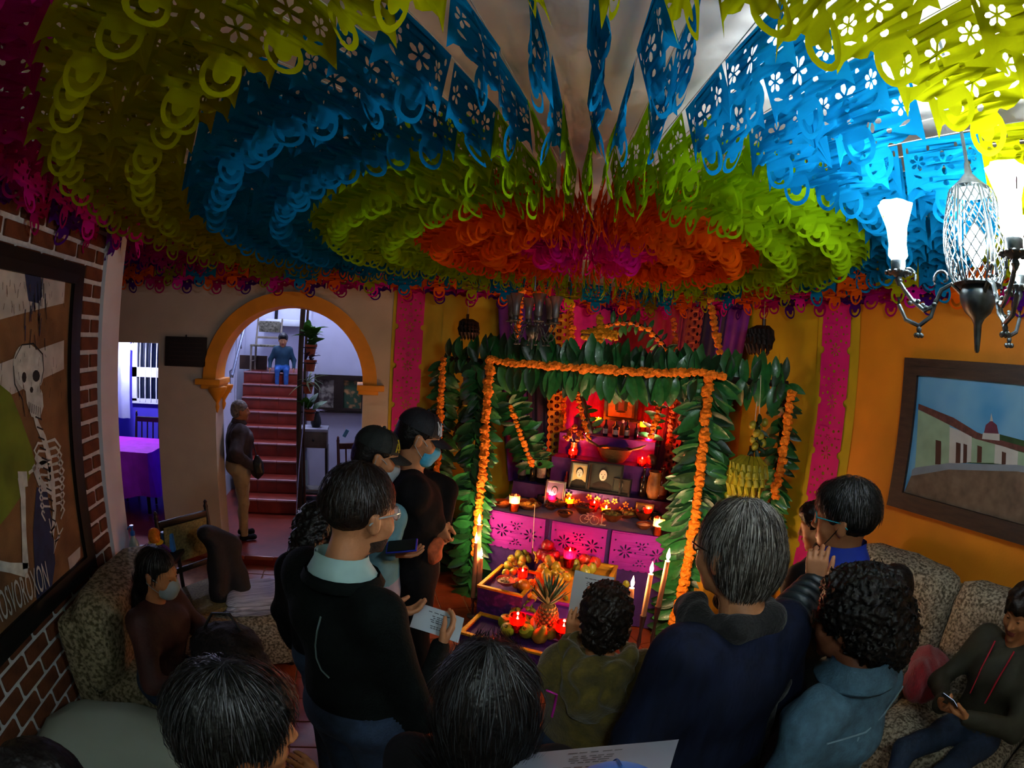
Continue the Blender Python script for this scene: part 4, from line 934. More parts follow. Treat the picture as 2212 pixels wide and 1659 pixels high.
ctn = tag(thing('curtain', 'white curtain hanging at the left of the violet side room', 'curtain', (0, 0, 0))); MB().sheet(g).build('fabric', mat('white_curtain', '#b9c0d8', .8, .08, 6, transl=.3), ctn, smooth='all'); MB().tube([(cu.x - .45, 6.9, 2.46), (cu.x + .3, 6.9, 2.46)], .012, 8).tube([(cu.x + .28, 6.9, 2.46), (cu.x + .28, 6.9, 2.70)], .008, 6).build('curtain_rod', M_metal, ctn)
tp = onz(288, 965, .86); tb = thing('table', 'table covered with a bright purple cloth in the side room', 'table', (tp.x - .1, tp.y + .12, LAND))
M_pcl = mat('purple_cloth', '#a51cb4', .8, .15, 8, .1, 40)
MB().rbox((0, 0, .74), (.86, .8, .03), .008).build('table_top', M_dark, tb)
for sx in (-1, 1):
    for sy in (-1, 1): MB().tube([(sx * .36, sy * .33, 0), (sx * .36, sy * .33, .73)], .025, 8).build('leg', M_dark, tb)
cm = MB(); n = 40; top, bot = [], []
for k in range(n):
    a = 2 * PI * k / n; c_, s_ = math.cos(a), math.sin(a); q = max(abs(c_) / .47, abs(s_) / .44); x, y = c_ / q, s_ / q; top.append((x, y, .765)); f = 1.04 + .05 * math.sin(a * 9); bot.append((x * f, y * f, .22 + .03 * math.sin(a * 5)))
cm.add(top, [tuple(range(n))]); cm.add(top + bot, [(i, (i + 1) % n, (i + 1) % n + n, i + n) for i in range(n)])
tc_ = tag(cm.build('tablecloth', M_pcl, None, False, tb.location), 'bright purple tablecloth draped over the side room table', 'tablecloth')
chair('wooden_chair', 'dark slatted chair with a grey cushion behind the purple table', (ony(318, 930, 6.5).x, 6.55, LAND), PI, M_dark, h=1.05, slats=4)
csh = thing('seat_cushion', 'grey ribbed cushion on the chair behind the purple table', 'cushion', (ony(318, 930, 6.5).x, 6.35, LAND + .47)); cushion(MB(), (0, 0, .04), (.42, .4, .08)).build('pad', mat('grey_pad', '#8a8c96', .85, .2, 30, stretch=(8, 1, 1)), csh)

# round ceiling lamp behind the photographer
cl = thing('ceiling_lamp', 'round flat ceiling lamp behind the photographer', 'lamp', (-.25, -.75, ZC - .005)); MB().lathe([(.16, 0), (.17, -.02), (.12, -.05), (.02, -.06)], 18).build('diffuser', _MC['lamp_diffuser'], cl); lamp_light('lamp_light', cl, (0, 0, -.16), 12, (.74, 1.0, .95), .12)
# ------------------------------------------------------------------ the altar, set diagonally across the corner
AO = Vector((1.72, 3.5, 0)); AT = math.radians(-39.5); AU = Vector((math.cos(AT), math.sin(AT), 0)); AW = Vector((-AU.y, AU.x, 0))
def A(u, w, z): return AO + AU * u + AW * w + Vector((0, 0, z))
def onw(px, py, w):
    d = ray(px, py); t = (AO.dot(AW) + w - CP.dot(AW)) / d.dot(AW); return CP + d * t
MA = Matrix.Rotation(AT, 3, 'Z')
M_purp = mat('purple_tablecloth', '#3a1060', .8, .25, 10, .15, 60, sheen=.2); M_mag = mat('magenta_cut_cloth', '#8f1296', .75, .12, 8); M_yelt = mat('gold_trim', '#c48a08', .7, .2, 14); M_wax = mat('candle_wax', '#c79468', .5, .08, 10, transl=.35); M_wick = mat('wick', '#150d08', .8)
M_flame = bpy.data.materials.new('candle_flame'); M_flame.use_nodes = True
_fn, _fl = M_flame.node_tree.nodes, M_flame.node_tree.links; _fn.remove(_fn['Principled BSDF'])
_e, _t, _a, _g, _r = _fn.new('ShaderNodeEmission'), _fn.new('ShaderNodeBsdfTransparent'), _fn.new('ShaderNodeAddShader'), _fn.new('ShaderNodeTexCoord'), _fn.new('ShaderNodeValToRGB')
_s = _fn.new('ShaderNodeSeparateXYZ'); _fl.new(_g.outputs['Generated'], _s.inputs[0]); _fl.new(_s.outputs[2], _r.inputs[0])
_r.color_ramp.elements[0].color = (1, .85, .55, 1); _r.color_ramp.elements[1].color = (1, .5, .12, 1); _fl.new(_r.outputs[0], _e.inputs[0]); _e.inputs[1].default_value = 7
_fl.new(_e.outputs[0], _a.inputs[0]); _fl.new(_t.outputs[0], _a.inputs[1]); _fl.new(_a.outputs[0], _fn['Material Output'].inputs[0])
try: M_flame.cycles.emission_sampling = 'NONE'
except Exception: pass
flame_me = MB()  .lathe([(.0015, 0), (.0045, .006), (.0055, .012), (.004, .02), (.0018, .029), (.0005, .034)], 8).mesh('flame', M_flame, True)
# ---- draped cloths fanning from the ceiling down behind the tables
def SD(s, t, off=0.):
    tt = t ** 1.15; u = (s * 1.18 + .06) * (1 - tt) + (s * .92 + .03) * tt; w = (1.80 - abs(s) * 1.08) * (1 - tt) + (1.42 - abs(s) * .70) * tt
    return A(u, w - off, 2.92 - 1.98 * t)
DR = [(-1.0, -.80, '#4a1278', 'violet'), (-.80, -.62, '#1c0c30', 'dark plum'), (-.62, -.55, '#c23a0c', 'orange-red'), (-.55, -.20, '#d8128a', 'magenta'), (-.20, .22, '#a5082e', 'crimson'), (.22, .46, '#b30c4a', 'rose red'), (.46, .64, '#8d2148', 'dusky pink'), (.64, .82, '#231040', 'deep indigo'), (.82, 1.0, '#6a1488', 'purple')]
for k, (s0, s1, hx, nm) in enumerate(DR):
    n = 16; g = [[SD(s0 - .02 + (s1 - s0 + .04) * j / n, i / 22, .03 * math.sin(j * 2 * PI / 5 + k) * (.4 + .6 * i / 22) + (k % 2) * .012) for j in range(n + 1)] for i in range(23)]
    o = MB().sheet(g).build('altar_drape', mat('drape_%d' % k, hx, .8, .2, 9, .15, 50, sheen=.15), smooth='all'); tag(o, nm + ' cloth drape hanging behind the altar, %s of the nine' % ('first from the left', 'second from the left', 'third from the left', 'fourth from the left', 'the middle one', 'fourth from the right', 'third from the right', 'second from the right', 'first from the right')[k], 'drape', 'cloth drapes behind the altar')
def lace(s0, s1, hx, lab):
    W_, H_ = 1.0, 8.0; out = []; n = 26
    for i in range(n * 4): t = i / (n * 4); out.append((W_ / 2 - .1 + .1 * abs(math.sin(PI * i / 4)), t * H_))
    out += [(W_ / 2 - .1, H_)]; out = out + [(-x, y) for x, y in reversed(out)]
    H = []
    for i in range(n): 
        y = (i + .5) * H_ / n; H.append(circ(0, y, .13, 7, .1)); 
        for sx in (-1, 1): H.append(circ(sx * .27, y + H_ / n / 2 * .9 if i < n - 1 else y, .09, 6, .075))
    vs, fs = flat_shape([out] + H)
    o = MB().add([SD(s0 + (s1 - s0) * (x + .5), y / H_ * .98, .075 + .012 * math.sin(y * 3)) for x, y, _ in vs], fs).build('lace_strip', mat('lace_' + lab.split()[0], hx, .8, .2, 12), smooth='all')
    tag(o, lab, 'lace strip')
lace(-.66, -.50, '#b5780e', 'ochre scalloped lace strip on the left side of the altar drapes'); lace(.52, .66, '#a84a3c', 'rosy scalloped lace strip on the right side of the altar drapes')
# ---- tables and tiers with cloths
def tier(label, cat, u0, u1, w0, w1, z0, z1, m, mtop=None, name='altar_tier'):
    t = thing(name, label, cat, A((u0 + u1) / 2, (w0 + w1) / 2, z0), AT)
    L_, D_ = u1 - u0, w1 - w0
    for sx in (-1, 1):
        for sy in (-1, 1): MB().rbox((sx * (L_ / 2 - .05), sy * (D_ / 2 - .05), (z1 - z0) / 2 - .02), (.045, .045, z1 - z0 - .04), .004).build('leg', M_dark, t)
    MB().rbox((0, 0, z1 - z0 - .016), (L_, D_, .03), .004).build('board', M_brown, t)
    cm = MB(); pts = []; n = 14
    per = [(-L_ / 2 + L_ * i / n, -D_ / 2) for i in range(n)] + [(L_ / 2, -D_ / 2 + D_ * i / 5) for i in range(5)] + [(L_ / 2 - L_ * i / n, D_ / 2) for i in range(n)] + [(-L_ / 2, D_ / 2 - D_ * i / 5) for i in range(5)]
    N_ = len(per); top = [(x * 1.004, y * 1.004, z1 - z0 + .002) for x, y in per]; bot = [(x * (1.02 + .018 * math.sin(i * 1.9)), y * (1.03 + .02 * math.cos(i * 2.3)), .012) for i, (x, y) in enumerate(per)]
    cm.add(top, [tuple(range(N_))]); cm.add(top + bot, [(i, (i + 1) % N_, (i + 1) % N_ + N_, i + N_) for i in range(N_)])
    cm.build('cloth', m, t, smooth=False); return t
TZ = .85
tier('long altar table under a purple cloth', 'table', -.80, .80, .04, .62, 0, TZ, M_purp, name='altar_table')
tier('middle altar tier under dark purple cloth with yellow flowers, holding the photographs', 'altar tier', -.77, .77, .50, .645, TZ + .004, 1.0, mat('purple_flower_print', '#2c0d4e', .8, .3, 9, .1, 50))
Z25 = onw(1326, 998, .74).z
tier('second altar tier under a violet cloth with the basket', 'altar tier', -.46, .46, .65, .84, TZ + .004, Z25, mat('violet_cloth2', '#46125e', .8, .25, 10, .1, 50))
Z3 = onw(1340, 948, .86).z; Z4 = onw(1345, 912, 1.12).z
tier('upper altar tier with purple cloth holding figurines', 'altar tier', -.46, .46, .845, 1.14, .0, Z3, mat('violet_cloth', '#5a1678', .8, .25, 10, .1, 50))
tier('topmost altar tier under the holy picture', 'altar tier', -.36, .36, 1.14, 1.38, .0, Z4, M_purp)
# yellow paper flowers pinned on the middle tier
fy = MB(); rr = random.Random(4)
for k in range(16):
    u = -.40 + .80 * k / 15 + rr.uniform(-.02, .02); z = rr.uniform(.88, .97); fm = []
    for q in range(5): a = q * 1.256 + k; fy.prism([(.006 * math.cos(a), .006 * math.sin(a)), (.022 * math.cos(a - .45), .022 * math.sin(a - .45)), (.03 * math.cos(a), .03 * math.sin(a)), (.022 * math.cos(a + .45), .022 * math.sin(a + .45))], .003, 0, MA, A(u, .478, z))
o = fy.build('paper_flower_trim', M_yelt, smooth=False); tag(o, 'row of yellow paper flowers along the middle altar tier', 'flower trim')
# magenta cut-paper panels on the table front
def panel_loops(w, h):
    o = [(-w / 2, 0), (-w / 2, -h)]; n = 8
    for i in range(n): x = -w / 2 + w * (i + 1) / n; o += [(x - w / n * .75, -h - .012), (x - w / n * .25, -h - .012), (x, -h)]
    o += [(w / 2, 0)]
    H = []
    for cx in (-w * .26, w * .26):
        for q in range(8): H.append(petal(cx, -h * .5, q * PI / 4, .016, .062, .008))
    for q in range(6): H.append(petal(0, -h * .3, q * PI / 3, .01, .038, .006)); H.append(petal(0, -h * .78, q * PI / 3, .01, .034, .006))
    for x in (-.43, -.09, .09, .43):
        for y in (.2, .5, .85): H.append(circ(w * x, -h * y, .0085, 6))
    return [o] + H
for k, (u0, w_) in enumerate(((-.53, .50), (.01, .46), (.53, .50))):
    vs, fs = flat_shape(panel_loops(w_, .30)); t = thing('cut_paper_panel', 'magenta cut-paper panel on the front of the altar table, %s' % ('left one', 'middle one', 'right one')[k], 'paper panel', A(u0, .015, TZ), AT, 'magenta panels on the altar table')
    MB().add([(x, -.004 + .004 * math.sin(x * 30), y - .012) for x, y, _ in vs], fs).build('sheet', M_mag, t); MB().rbox((0, .006, -.006), (w_, .02, .012), .003).build('top_fold', M_mag, t)
# ---- leaf columns and beams
M_leafd = mat('waxy_leaf', '#236a32', .36, .35, 14, .25, 30, spec=.5, coat=.15); M_leafk = mat('waxy_leaf_dark', '#123c1e', .40, .35, 14, .25, 30, spec=.5)
LF = [leaf_mesh('leaf', .24, .105, M_leafd, .25, .35, 6), leaf_mesh('leaf', .20, .09, M_leafd, .45, .25, 6), leaf_mesh('leaf', .22, .085, M_leafk, .1, .4, 6)]
rl = random.Random(21)
def leafrot(d, n):
    """rotation with local +Y along d and +Z near n"""
    y = Vector(d).normalized(); z = Vector(n) - y * Vector(n).dot(y); z.normalize(); x = y.cross(z); return Matrix((x, y, z)).transposed().to_euler()
def leaf_run(name, label, p0, p1, face, step, spread, both=True, dense=2, sc=1.):
    """leaves along p0->p1, pointing sideways away from the line, facing the viewer side `face`"""
    p0, p1 = Vector(p0), Vector(p1); ax = (p1 - p0); L_ = ax.length; ax.normalize(); face = Vector(face).normalized(); sd = ax.cross(face).normalized()
    t = thing(name, label, 'leaf garland', p0); 
    MB().tube([(0, 0, 0), p1 - p0], .03, 6).build('pole', M_dark, t)
    n = int(L_ / step)
    for layer in range(dense):
        for i in range(n):
            q = ax * (L_ * (i + rl.random()) / n)
            for s in (-1, 1):
                d = sd * s * (1 if layer == 0 else .7) + ax * rl.uniform(-.45, .05) * (1 if abs(ax.z) > .5 else rl.choice((-1, 1)) * .7) + face * rl.uniform(-.15, .35) + Vector((0, 0, -.2 if abs(ax.z) > .5 else 0))
                nn = face + Vector((rl.gauss(0, .28), rl.gauss(0, .28), rl.gauss(0, .28)))
                o = link('leaf', LF[rl.randrange(3)], t, q + face * (.02 + .02 * layer) + sd * s * rl.uniform(-.03, .03), leafrot(d, nn)); o.scale = [sc * rl.uniform(.75, 1.1)] * 3
    return t
F_ = -AW; ZB = 2.10
PFL, PFR = A(-.915, 0, 0), A(.905, -.0, 0); PBL, PBR = Vector((.80, 4.66, 0)), Vector((3.0, 2.66, 0))
for nm, p, fc, lab, st_, sc_ in (('leaf_column', PFL, F_ + Vector((-.2, 0, 0)), 'front left leaf column of the altar arch', .055, .95), ('leaf_column', PFR, F_ + Vector((-.1, 0, 0)), 'front right leaf column of the altar arch', .05, 1.05), ('leaf_column', PBL, Vector((-.2, -1, 0)), 'rear left leaf column against the yellow panel', .085, .75), ('leaf_column', PBR, Vector((-1, -.3, 0)), 'rear right leaf column against the yellow panel', .085, .75)):
    leaf_run(nm, lab, p, p + Vector((0, 0, ZB)), fc, st_, 1, True, 3, sc_)
up = Vector((0, 0, ZB - .0))
leaf_run('leaf_beam', 'front leaf beam across the top of the altar arch', PFL + up, PFR + up, F_ + Vector((0, 0, -.1)), .05, 1, True, 3, 1.0)
leaf_run('leaf_beam', 'left side leaf beam running back to the wall', PBL + up, PFL + up, Vector((-.6, -.8, 0)), .08, 1, True, 2, .75)
leaf_run('leaf_beam', 'right side leaf beam running back to the wall', PFR + up, PBR + up, Vector((-.7, -.7, 0)), .07, 1, True, 2, .9)
# inner dark leaf ropes flanking the picture and the inner arch
leaf_run('leaf_rope', 'dark leaf rope slanting down at the left inside the altar arch', onw(1096, 850, .45), onw(1160, 1010, .62), F_, .05, 1, True, 2, .85)
leaf_run('leaf_rope', 'dark leaf rope left of the holy picture', onw(1240, 800, .9), onw(1285, 955, 1.0), F_, .07, 1, True, 1, .5)
leaf_run('leaf_rope', 'dark leaf rope right of the holy picture', onw(1440, 800, .9), onw(1405, 965, 1.0), F_, .07, 1, True, 1, .5)
ia = [onw(x, y, 1.0) for x, y in ((1268, 770), (1285, 728), (1320, 702), (1360, 698), (1400, 712), (1432, 745), (1448, 790))]
for k in range(6): leaf_run('leaf_rope', 'dark leaf length of the inner arch above the holy picture, %s' % ('lowest on the left', 'second from left', 'third from left', 'third from right', 'second from right', 'lowest on the right')[k], ia[k], ia[k + 1], F_, .06, 1, True, 1, .5).__setitem__('group', 'inner leaf arch')
# ---- marigold garlands
def ruffle(m, r, mi=0):
    bm = bmesh.new(); bmesh.ops.create_icosphere(bm, subdivisions=2, radius=r); rr = random.Random(2)
    for v in bm.verts: v.co *= 1 + rr.choice((-.22, 0, .16)); v.co.z *= .78
    return m.bm(bm, mi)
M_mari = mat('marigold_orange', '#f08210', .75, .25, 60, .4, 90); M_mary = mat('marigold_yellow', '#c98f0a', .75, .25, 60, .4, 90); M_mard = mat('marigold_rust', '#c0560a', .75, .25, 60, .4, 90)
FMO = [ruffle(MB(), .042).mesh('marigold', M_mari), ruffle(MB(), .036).mesh('marigold', M_mari)]; FMY = [ruffle(MB(), .034).mesh('marigold', M_mary)]; FMD = [ruffle(MB(), .034).mesh('marigold', M_mard)]
rm_ = random.Random(8)
def garland(label, pts, step=.04, kinds=FMO, wob=.008, sc=1.):
    pts = [Vector(p) for p in pts]; t = thing('marigold_garland', label, 'garland', pts[0]); acc = 0.; MB().tube([p - pts[0] for p in pts], .004, 5).build('thread', M_string, t)
    for a, b in zip(pts[:-1], pts[1:]):
        L_ = (b - a).length
        while acc < L_:
            p = a.lerp(b, acc / L_) - pts[0]; o = link('marigold', rm_.choice(kinds), t, p + Vector([rm_.uniform(-wob, wob) for _ in range(3)]), [rm_.uniform(-.5, .5) for _ in range(3)]); o.scale = [sc * rm_.uniform(.85, 1.12)] * 3; acc += step
        acc -= L_
    return t
FO = F_ * .10
GP = lambda L_, w: [onw(x, y, w) for x, y in L_]
garland('thick orange marigold garland down the front left leaf column', GP([(1058, 775), (1055, 850), (1048, 930), (1045, 1000), (1036, 1080), (1030, 1150), (1026, 1200)], -.12), .036)
garland('thick orange marigold garland down the front right leaf column', GP([(1530, 808), (1524, 900), (1515, 990), (1505, 1090), (1490, 1200), (1472, 1280), (1452, 1350)], -.10), .036)
garland('orange marigold garland along the front leaf beam', GP([(1060, 776), (1120, 785), (1200, 790), (1250, 795), (1330, 800), (1400, 806), (1470, 804), (1530, 806), (1570, 815)], -.13), .038)
garland('orange marigold garland down the rear left leaf column', [ony(957, 775, 4.5), ony(953, 850, 4.5), ony(948, 950, 4.5), ony(943, 1020, 4.5), ony(946, 1085, 4.5)], .04, FMO, .008, .9)
garland('orange marigold garland down the rear right leaf column', [onx(1708, 850, 2.87), onx(1700, 920, 2.87), onx(1690, 990, 2.87), onx(1672, 1080, 2.87)], .04, FMO, .008, .9)
garland('rust marigold garland slanting inside the altar at the left', GP([(1102, 868), (1118, 920), (1140, 980), (1152, 1008)], .45), .038, FMO, .006, .7)
garland('rust marigold garland hanging left of the holy picture against the drapes', GP([(1235, 660), (1236, 760), (1215, 850), (1214, 940)], 1.05), .045, FMD + FMO, .008, .9)
garland('rust marigold garland hanging right of the holy picture against the drapes', GP([(1455, 690), (1462, 800), (1452, 880), (1445, 960)], 1.0), .045, FMD, .008, .9)
garland('orange marigold garland beside the left edge of the holy picture', GP([(1248, 850), (1258, 900), (1272, 950)], .82), .04, FMO, .006, .75)
garland('orange marigold garland beside the right edge of the holy picture', GP([(1430, 850), (1420, 900), (1405, 945)], .82), .04, FMO + FMD, .006, .75)
garland('rust marigold garland along the inner leaf arch', [p + F_ * .08 for p in ia], .06, FMD + FMO, .008, .7)
garland('orange marigold garland on the upper left of the drapes', GP([(1126, 630), (1118, 700), (1110, 750)], .45), .045, FMO, .006, .9)
garland('orange marigold garland on the upper right of the drapes', GP([(1535, 650), (1545, 715), (1556, 765)], .3), .045, FMO, .006, .9)
garland('short orange marigold trail down the corner of the fruit boxes', [onz(1146, 1262, .42), onz(1130, 1290, .36), onz(1112, 1318, .30)], .03, FMO, .012, .9)
# loose marigold heaps at the foot of the right column
t = thing('marigold_heap', 'heap of orange marigolds at the foot of the right column', 'flowers', onz(1450, 1365, 0))
for k in range(26): a, r_ = rm_.uniform(0, 6.28), rm_.uniform(0, .12); o = link('marigold', FMO[k % 2], t, (r_ * math.cos(a), r_ * math.sin(a), .02 + .03 * (1 - r_ / .12)), [rm_.uniform(-1, 1) for _ in range(3)])
# yellow marigold cross above the arch
t = thing('marigold_cross', 'cross made of yellow marigolds above the leaf arch', 'cross', onw(1296, 725, .45))
for k in range(9):
    p = onw(1296 - (1 if k > 5 else 0) * 3, 686 + 10 * k, .45) - t.location; link('marigold', FMY[0], t, p, (rm_.random(), 0, 0))
for k in range(9):
    if k == 4: continue
    for q in (0, 1): link('marigold', FMY[0], t, onw(1262 + 8.4 * k, 716 + 9 * q + (3 if abs(k - 4) > 2 else 0), .45) - t.location, (rm_.random(), rm_.random(), 0))
MB().tube([(0, .02, -.2), (0, .02, .2)], .008, 6).tube([(-.16, .02, 0), (.16, .02, 0)], .008, 6).build('cross_frame', M_brown, t)
# ---- holy picture: robed figure in rays, generic
pc = onw(1343, 868, 1.22); hp = thing('holy_picture', 'gilded framed picture of a robed figure at the top of the altar', 'picture', (pc.x, pc.y, Z4 + .002), AT)
pw, ph = .34, .60
picture_frame(hp, lambda a, b, d: (a, -d, b), -pw / 2, pw / 2, 0, ph, .03, .03, M_dark)
MB().box((0, .004, ph / 2), (pw - .04, .012, ph - .04)).build('print_ground', mat('gilt_print', '#8a5a1c', .5, .4, 12, col2='#b98432'), hp)
g_ = MB()
for k in range(26):
    a = k * 2 * PI / 26; g_.prism([(.07 * math.cos(a - .08), .24 + .13 * math.sin(a - .08)), (.115 * math.cos(a), .24 + .19 * math.sin(a)), (.07 * math.cos(a + .08), .24 + .13 * math.sin(a + .08))], .001, 1, None, (0, -.004, 0))
g_.prism([(-.06, .10), (.06, .10), (.066, .2), (.05, .3), (.03, .36), (-.03, .36), (-.05, .3), (-.066, .2)], .0012, 0, None, (0, -.0055, 0)); g_.prism(circ(0, .335, .024, 10, .03), .0012, 2, None, (0, -.0072, 0)); g_.prism([(-.03, .1), (.03, .1), (.03, .28), (-.03, .28)], .0012, 3, None, (0, -.0072, 0)); g_.prism(circ(0, .09, .05, 10, .012), .0012, 4, None, (0, -.0072, 0))
g_.build('painted_figure', [mat('robe_teal', '#3d4a34', .6), mat('ray_gold', '#c98a28', .5), mat('face_print', '#7d5536', .6), mat('gown_rose', '#7a4630', .6), M_dark], hp, smooth=False)
# ------------------------------------------------------------------ altar candles
GL = {'red': glass('red_glass', (.9, .03, .02)), 'pink': glass('pink_glass', (.95, .05, .18)), 'amber': glass('amber_glass', (1., .38, .05)), 'clear': glass('clear_glass_glow_tint', (1., .62, .36))}  # clear kind is tinted orange: candle glow put into the glass colour
WX = {'red': mat('wax_red', '#b3140e', .5, .1, 10, transl=.5), 'pink': mat('wax_pink', '#c92a5a', .5, .1, 10, transl=.5), 'amber': mat('wax_amber', '#d08a2a', .5, .1, 10, transl=.5), 'clear': mat('wax_glow_pink', '#c77a6a', .5, .1, 10, transl=.5)}  # wax of the clear kind coloured pinkish as the lower part of that glow
LC = {'red': (1, .30, .12), 'pink': (1, .34, .3), 'amber': (1, .55, .2), 'clear': (1, .6, .3)}
def votive(label, pos, kind, r, h, fill=.55, e=.25):
    r, h = r * 1.3, h * 1.25
    t = thing('votive_candle', label, 'candle', pos, 0, 'lit votive candles on the altar')
    MB().lathe([(r * .85, 0), (r, h * .5), (r * 1.05, h), (r * .98, h), (r * .93, h * .5), (r * .8, .004)], 14, cap=False).build('glass', GL[kind], t)
    MB().lathe([(r * .80, .003), (r * .9, h * fill * .7), (r * .9, h * fill)], 12).build('wax', WX[kind], t)
    MB().tube([(0, 0, h * fill), (0, 0, h * fill + .008)], .001, 4).build('wick', M_wick, t); o = link('flame', flame_me, t, (0, 0, h * fill + .006)); o.scale = [1.3] * 3
    lamp_light('flame_light', t, (0, 0, h * fill + .02), e, LC[kind], .008)
ZT2 = 1.004
def ont(px, py, wmax=.43):
    """a place on the altar table, kept in front of the middle tier"""
    p = onz(px, py, TZ + .003)
    if (p - AO).dot(AW) > wmax: p = onw(px, py, wmax); p.z = TZ + .003
    return p
VZ = [((1110, 1104), TZ, 'clear', .034, .115, 'tall clear glass candle at the left end of the altar table'), ((1192, 1074), TZ, 'pink', .027, .08, 'small pink glass candle in front of the leftmost photograph'), ((1229, 1094), TZ, 'amber', .027, .07, 'amber glass candle in the middle of the altar table'), ((1283, 1095), TZ, 'red', .028, .07, 'red glass candle in front of the middle photographs'), ((1308, 1112), TZ, 'amber', .03, .055, 'low amber candle behind the wire bicycle'), ((1400, 1108), TZ, 'red', .028, .08, 'red glass candle in front of the tan photograph'), ((1420, 1155), TZ, 'clear', .034, .115, 'tall clear glass candle at the right end of the altar table'),
      ((1194, 1168), .60, 'red', .026, .06, 'small red candle at the back of the fruit box among the apples'), ((1294, 1197), .55, 'red', .03, .10, 'tall red glass candle at the right of the fruit box'), ((1228, 1224), .56, 'pink', .036, .12, 'tall pink candle in the middle of the fruit box'), ((1127, 1262), .43, 'red', .028, .10, 'dark red glass candle between the guavas and the pineapple'), ((1116, 1362), .27, 'red', .042, .10, 'large red glass candle at the left of the lower basket'), ((1215, 1378), .27, 'red', .042, .10, 'large red glass candle at the right of the lower basket')]
for (px, py), z, k, r, h, lab in VZ: votive(lab, ont(px, py) if z == TZ else onz(px, py, z) + Vector((0, 0, .003)), k, r, h, .55, 1.9 if z < .8 else 1.7)
for (px, py), w, k, r, h, lab in (((1236, 993), .70, 'red', .03, .075, 'orange-red candle beside the dried flowers on the altar'), ((1265, 953), .92, 'pink', .026, .06, 'small pink candle at the left of the upper tier'), ((1291, 926), 1.05, 'amber', .022, .09, 'tall yellow candle left of the holy picture'), ((1388, 936), 1.05, 'amber', .024, .09, 'tall yellow candle right of the holy picture'), ((1400, 964), .92, 'pink', .026, .06, 'small pink candle at the right of the upper tier'), ((1385, 1014), .70, 'red', .03, .085, 'orange-red candle beside the tan clay jar on the altar')):
    p = onw(px, py, w); base = Z3 if w > .84 else Z25
    if abs(p.z - base) > .012:                                                     # stands on a small wooden block
        MBk = thing('candle_block', 'small purple-covered block under the ' + lab.split(' on the')[0], 'block', (p.x, p.y, base + .002), AT); MB().rbox((0, 0, (p.z - base) / 2), (.085, .085, max(.012, p.z - base - .004)), .004).build('block_cloth', M_purp, MBk)
    votive(lab, p, k, r, h, .6, 2.6)
def taper(label, base, top, r=.016, holder=.18, lean=(0, 0)):
    t = thing('taper_candle', label, 'candle', base, 0, 'tall tapers beside the altar'); H_ = top - base.z; l = Vector((lean[0], lean[1], 0))
    MB().lathe([(.05, 0), (.05, .008), (.012, .02), (.009, holder * .5), (.016, holder * .6), (.009, holder * .75), (.022, holder), (.024, holder + .012)], 12).build('candlestick', mat('silver_stick', '#77747a', .3, .2, 20, metal=.9), t)
    MB().tube([(0, 0, holder), l * .5 + Vector((0, 0, (holder + H_) / 2)), l + Vector((0, 0, H_))], [r, r, r * .9], 10).build('wax_stick', M_wax, t)
    MB().tube([l + Vector((0, 0, H_)), l + Vector((0, 0, H_ + .012))], .0012, 4).build('wick', M_wick, t); o = link('flame', flame_me, t, l + Vector((0, 0, H_ + .008))); o.scale = (2.4, 2.4, 2.4)
    lamp_light('flame_light', t, l + Vector((0, 0, H_ + .04)), 2.4, (1, .62, .30), .012)
for lab, (bx, by), (fx, fy), hl in (('tallest burning taper left of the altar, furthest back of three', (1034, 1262), (1035, 1133), .25), ('burning taper left of the altar, middle of three', (1022, 1290), (1029, 1172), .22), ('shortest burning taper left of the altar, nearest of three', (1034, 1300), (1039, 1205), .2), ('burning taper right of the altar, the rightmost', (1422, 1310), (1442, 1212), .18), ('burning taper right of the altar, middle of the three', (1390, 1330), (1406, 1240), .18), ('short burning taper right of the altar beside the sheet of paper', (1358, 1360), (1365, 1270), .15)):
    r_ = 3.8 if fx < 1200 else 3.12; b = atr(bx, by, r_); p = atr(fx, fy, r_); hl = max(.12, b.z - .01); b.z = 0; taper(lab, b, p.z, .019, hl, (p.x - b.x, p.y - b.y))
